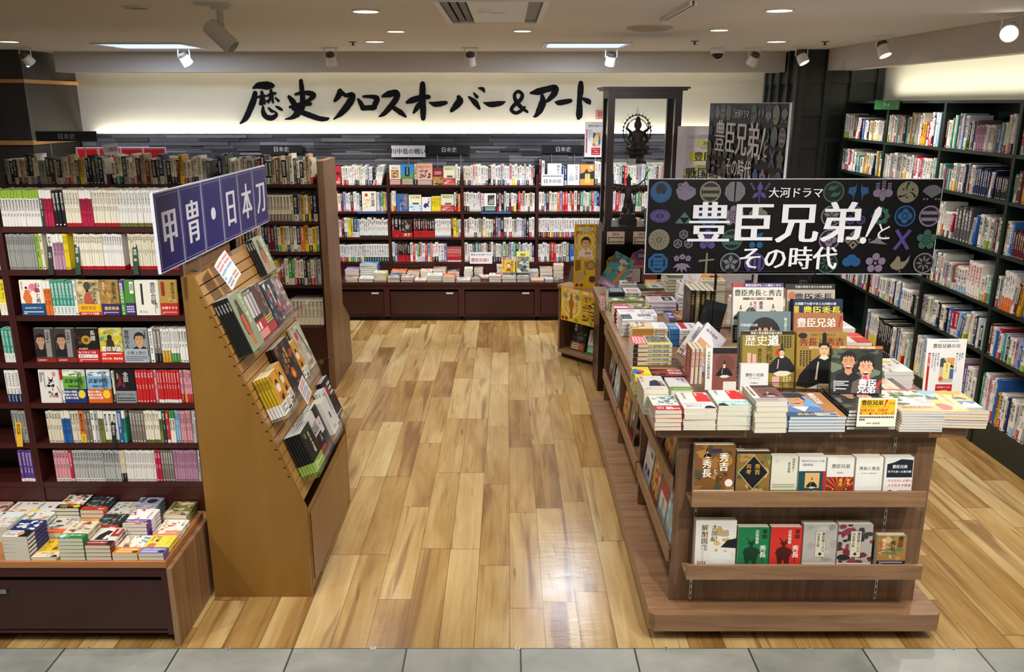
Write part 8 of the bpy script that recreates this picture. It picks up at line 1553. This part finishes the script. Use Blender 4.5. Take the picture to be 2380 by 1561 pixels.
for i, (x, y, rz, tl) in enumerate(((.04, .05, 40, 14), (.07, .13, 30, -8), (.15, .15, 50, 10))):
    b = MB(); b.prism([(0, 0, 0), (.11, 0, 0), (.115, 0, .2), (-.004, 0, .21)], (0, .012, 0), M_ACRYL); b.prism([(.012, .003, .004), (.098, .003, .004), (.1, .003, .15), (.01, .003, .14)], (0, .006, 0), mat(['6a625c', '2e2826', '8a827a'][i], .5)); b.prism([(.02, .0, .212), (.09, .0, .21), (.09, .0, .235), (.02, .0, .24)], (0, .004, 0), M_ACRYL)
    o = b.build('plastic_packet'); o.matrix_world = UM @ T4(x, y, .6665+.11*max(0, math.sin(math.radians(tl)))) @ RZ(rz) @ RY(tl); tag(o, ['clear plastic packet leaning at the front edge of the end unit', 'clear plastic packet with dark goods, rear left of the end unit', 'clear plastic packet with grey goods before the tall yellow poster'][i], 'packet')

# ---------------------------------------------------------------- ceiling fittings
HOT = lambda c, e: mat(c, .5, 0, .5, e)
def downlight(px, py, rad, lit, lab):
    p = onZ(px, py, ZC); r = thing('downlight', lab, 'ceiling light', (p.x, p.y, ZC), None, 'round ceiling downlights')
    b = MB(); b.lathe([(rad, -.0005), (rad, -.006), (rad*.86, -.009), (rad*.84, -.003), (rad*.84, -.0006)], (0, 0, 0), M_WHITE, 24); part(b, 'trim_ring', r)
    b = MB(); b.lathe([(rad*.83, -.0045), (rad*.83, -.0065)], (0, 0, 0), HOT('fff2dc', 9.0) if lit else mat('8a8276', .5), 24); part(b, 'lens' if lit else 'grille', r)
for a in [(20, 95, .085, 1, 'lit round downlight at the left picture edge'), (871, 95, .085, 1, 'lit round downlight nearest the soffit, above the aisle'), (1805, 95, .085, 1, 'lit round downlight nearest the black pillar'), (850, 24, .08, 1, 'lit round downlight left of the air-conditioning unit, nearest'), (920, 71, .07, 1, 'lit small downlight left of the air-conditioning unit, farther'),
          (1214, 70, .07, 1, 'lit small downlight below the air-conditioning unit'), (1672, 68, .07, 1, 'lit small downlight right of the speaker grille'), (1812, 22, .08, 1, 'lit round downlight nearest the big lit spotlight'), (317, 16, .07, 0, 'unlit round ceiling fitting above the panel light')]: downlight(*a)
p = onZ(1510, 63, ZC); r = thing('speaker_grille', 'wide flat white speaker grille on the ceiling', 'speaker', (p.x, p.y, ZC)); b = MB(); b.lathe([(.155, -.0005), (.15, -.012), (.13, -.016)], (0, 0, 0), mat('b5aba0', .6), 28); part(b, 'rim', r); b = MB(); b.lathe([(.126, -.0162), (.12, -.02)], (0, 0, 0), mat('a89e93', .7), 28); part(b, 'grille', r)
def panel(x0, x1, y0, y1, lab):
    r = thing('panel_light', lab, 'ceiling light', (x0, y0, ZC), None, 'recessed panel lights'); w2, d2 = x1-x0, y1-y0; b = MB()
    b.box(0, 0, -.012, w2, .03, -.0005, M_WHITE); b.box(0, d2-.03, -.012, w2, d2, -.0005, M_WHITE); b.box(0, .0302, -.012, .03, d2-.0302, -.0005, M_WHITE); b.box(w2-.03, .0302, -.012, w2, d2-.0302, -.0005, M_WHITE); part(b, 'frame', r)
    for q in (.05, d2/2+.03): b = MB(); b.box(.05, q, -.0095, w2-.05, q+d2/2-.08, -.0006, HOT('a9c4ff', 2.2)); part(b, 'light_tube', r); lamp('panel_light', 'AREA', ((x0+x1)/2, y0+q+d2/4-.04, ZC-.0105), 26, COOL, size=w2-.12, shape='RECTANGLE', sy=d2/2-.1)
a = onZ(1262, 100, ZC); c = onZ(1440, 88, ZC); panel(a.x, a.x+.74, a.y-.1, a.y+.48, 'recessed ceiling panel with two bluish tubes, right of the air-conditioning unit')
a = onZ(232, 102, ZC); panel(a.x-.02, a.x+.75, a.y-.15, a.y+.48, 'recessed ceiling panel with two bluish tubes, above the left column')
for px, py, lab in ((820, 97, 'small ceiling sprinkler near the first downlight'), (1615, 95, 'small ceiling sprinkler right of the panel light'), (1918, 96, 'small ceiling sprinkler before the black pillar')):
    p = onZ(px, py, ZC); r = thing('sprinkler', lab, 'sprinkler', (p.x, p.y, ZC), None, 'ceiling sprinklers'); b = MB(); b.lathe([(.035, -.0005), (.032, -.006)], (0, 0, 0), mat('6a645c', .5), 14); part(b, 'plate', r); b = MB(); b.lathe([(.01, -.0062), (.008, -.025), (.018, -.027), (.016, -.03)], (0, 0, 0), mat('5a544c', .4, .6), 10); part(b, 'nozzle', r)
def spot(x, y, tgt, lab, lit=False, s=1.0, white='d9d4cc'):
    r = thing('spotlight', lab, 'spotlight', (x, y, ZC), None, 'ceiling spotlights'); m = mat(white, .4); b = MB(); b.box(-.075*s, -.025*s, -.008, .075*s, .025*s, -.0005, m); part(b, 'mount_plate', r)
    d = (Vector(tgt)-Vector((x, y, ZC-.1))).normalized(); q = d.to_track_quat('Z', 'Y').to_matrix(); c = Vector((0, 0, -.085*s))
    b = MB(); 
    for sx in (-1, 1): b.tube([(sx*.05*s, 0, -.008), (sx*.052*s, 0, -.05*s), (sx*.052*s, 0, -.085*s)], .005*s, m, 6)
    part(b, 'bracket', r)
    b = MB(); b.lathe([(.03*s, -.045*s), (.036*s, -.04*s), (.036*s, -.012*s)], c, mat('4a4844', .5, .5), 16, q)
    for i in range(10): t = i*math.pi/5; e = q @ Vector((.037*s*math.cos(t), .037*s*math.sin(t), 0)); b.tube([c+e+q @ Vector((0, 0, -.042*s)), c+e+q @ Vector((0, 0, -.013*s))], .003*s, mat('6a6862', .4, .6), 4)
    part(b, 'heat_sink', r, 'dark finned heat sink')
    b = MB(); b.lathe([(.04*s, -.0118*s), (.044*s, 0), (.048*s, .055*s), (.048*s, .068*s), (.043*s, .068*s), (.041*s, .05*s)], c, m, 20, q); part(b, 'lamp_head', r, smooth=False)
    b = MB(); b.lathe([(.0405*s, .049*s), (.0405*s, .0515*s)], c, HOT('fff6e6', 30) if lit else HOT('fff0d8', 6), 16, q); part(b, 'lens', r)
NM = ['first ceiling spotlight from the left, beside the dark column', 'second ceiling spotlight from the left, before the soffit', 'third ceiling spotlight from the left, above the wall lettering', 'fourth ceiling spotlight from the left, above the wall lettering', 'fifth ceiling spotlight from the left, at the right panel light', 'sixth ceiling spotlight from the left, beside the dome camera', 'square-headed spotlight right before the black pillar', 'tilted spotlight under the right soffit edge', 'big lit spotlight near the right picture corner']
for i, ((x, y), t) in enumerate(SPOTS): spot(x, y, t if i != 8 else (1.1, 2.3, 1.6), NM[i], i == 8, 1.0 if i < 8 else 1.05)
# big white cylinder spotlight on the left
p = onZ(492, 8, ZC); r = thing('cylinder_spotlight', 'large white cylinder spotlight hanging from the ceiling, dark opening', 'spotlight', (p.x, p.y, ZC)); m = mat('d2cfc2', .45)
b = MB(); b.box(-.08, -.04, -.012, .10, .04, -.0005, m); b.box(.0, -.02, -.03, .09, .02, -.0122, m); part(b, 'mount_plate', r)
q = Vector((.72, -.1, -.66)).to_track_quat('Z', 'Y').to_matrix(); c = Vector((.03, 0, -.155))
b = MB(); b.tube([(.02, .045, -.012), (.02, .05, -.16)], .009, m, 8); b.box(.005, .04, -.17, .04, .056, -.03, m); part(b, 'arm', r)
b = MB(); b.lathe([(.03, -.085), (.043, -.075), (.044, .085), (.040, .085), (.038, .01)], c, m, 24, q); part(b, 'lamp_head', r, smooth=False)
b = MB()
for t0 in (-2.2, .2):
    for sgn in (0,): b.prism([c+q @ Vector((.0446*math.cos(t0+k*.12), .0446*math.sin(t0+k*.12), z)) for k, z in ((0, .03), (7, .03), (7, .036), (0, .036))], q @ Vector((.0003, .0003, 0)), mat('1a1816'))
b.lathe([(.0375, .011), (.0375, .013)], c, mat('0c0b0a', .6), 20, q); part(b, 'dark_slots', r, 'black slots and opening')
# dome camera
p = onZ(1668, 111, ZC); r = thing('dome_camera', 'white dome security camera with dark dome under the ceiling', 'camera', (p.x, p.y, ZC)); b = MB(); b.lathe([(.06, -.0005), (.064, -.01), (.062, -.045), (.054, -.05)], (0, 0, 0), M_WHITE, 24); part(b, 'housing', r, smooth=False)
b = MB(); b.lathe([(.052, -.0502), (.05, -.065), (.038, -.085), (.02, -.097), (.004, -.1)], (0, 0, 0), mat('0c0c0e', .1), 20); part(b, 'dome', r, 'glossy dark dome', smooth=True)
# light track piece
a = onZ(1545, 40, ZC); c = onZ(1612, 2, ZC); dv = (c-a); L = dv.length; r = link('light_track', None); r.matrix_world = T4(a.x, a.y, ZC) @ Matrix.Rotation(math.atan2(dv.y, dv.x), 4, 'Z'); tag(r, 'ceiling light track with square end block', 'track')
b = MB(); b.box(0, -.018, -.02, L, -.006, -.0005, M_WHITE); b.box(0, .006, -.02, L, .018, -.0005, M_WHITE); b.box(0, -.0058, -.01, L, .0058, -.0005, mat('141210')); part(b, 'rail', r)
b = MB(); b.box(-.03, -.022, -.036, -.0005, .022, -.0005, M_WHITE); part(b, 'end_block', r)
# ceiling air conditioner
a = onZ(1037, 42, ZC); c = onZ(1262, 42, ZC); x0, x1 = a.x+.01, c.x-.01; y1 = a.y+.01; y0 = y1-1.1
r = thing('air_conditioner', 'recessed ceiling air conditioner with grey louvres', 'air conditioner', (x0, y0, ZC)); w2, d2 = x1-x0, y1-y0
b = MB(); 
for q in ((0, d2-.012, w2, d2), (0, 0, w2, .012)): b.box(q[0], q[1], -.03, q[2], q[3], -.0005, M_WHITE)
b.box(0, .0122, -.03, .03, d2-.0122, -.0005, M_WHITE); b.box(w2-.03, .0122, -.03, w2, d2-.0122, -.0005, M_WHITE); part(b, 'frame', r)
b = MB(); b.box(.16, .0125, -.026, w2-.10, d2-.0125, -.004, mat('c9c4ba', .35)); 
for i, (x, y, ra) in enumerate(((.22, .5, .03), (.26, .42, .022), (.30, .54, .05), (.22, .36, .018))): b.lathe([(ra, -.0262), (ra, -.0266)], (x, y, 0), mat('a8a6a2', .4), 14, Matrix.Diagonal((1, .8, 1)))
part(b, 'centre_panel', r, 'off-white centre panel with grey smudges')
b = MB()
for i in range(3): b.box(.035+i*.04, .0125, -.024+.004*i, .066+i*.04, d2-.0125, -.012+.003*i, mat('3a3836', .5))
b.box(.032, .0125, -.0035, .158, d2-.0125, -.001, mat('15130f')); part(b, 'louvre', r, 'dark grey louvre strips')
b = MB(); b.box(w2-.097, .0125, -.016, w2-.033, d2-.0125, -.004, mat('6e675e', .5)); part(b, 'vent_strip', r)
# threshold strip and its studs
b = MB(); b.box(-9, 3.0185, -.02, 6, 3.0198, .0012, mat('2a2218')); struct('trim_6', b)
for i, px in enumerate((208, 531, 868, 1203, 1547, 1880, 2214)):
    p = onZ(px, 1504, 0.0); b = MB(); b.lathe([(.012, .0003), (.011, .0022)], (0, 0, 0), mat('d8d6d0' if i in (2, 3) else '9a9a94', .4), 16, Matrix.Diagonal((1, .8, 1))); b.lathe([(.004, .0023), (.004, .0028)], (0, 0, 0), mat('1a1816'), 8)
    tag(b.build('floor_stud', None, (p.x, 3.018, .0011)), 'small round floor stud on the tile joint, %s from the left' % nth(i+1), 'stud', 'floor studs along the threshold')
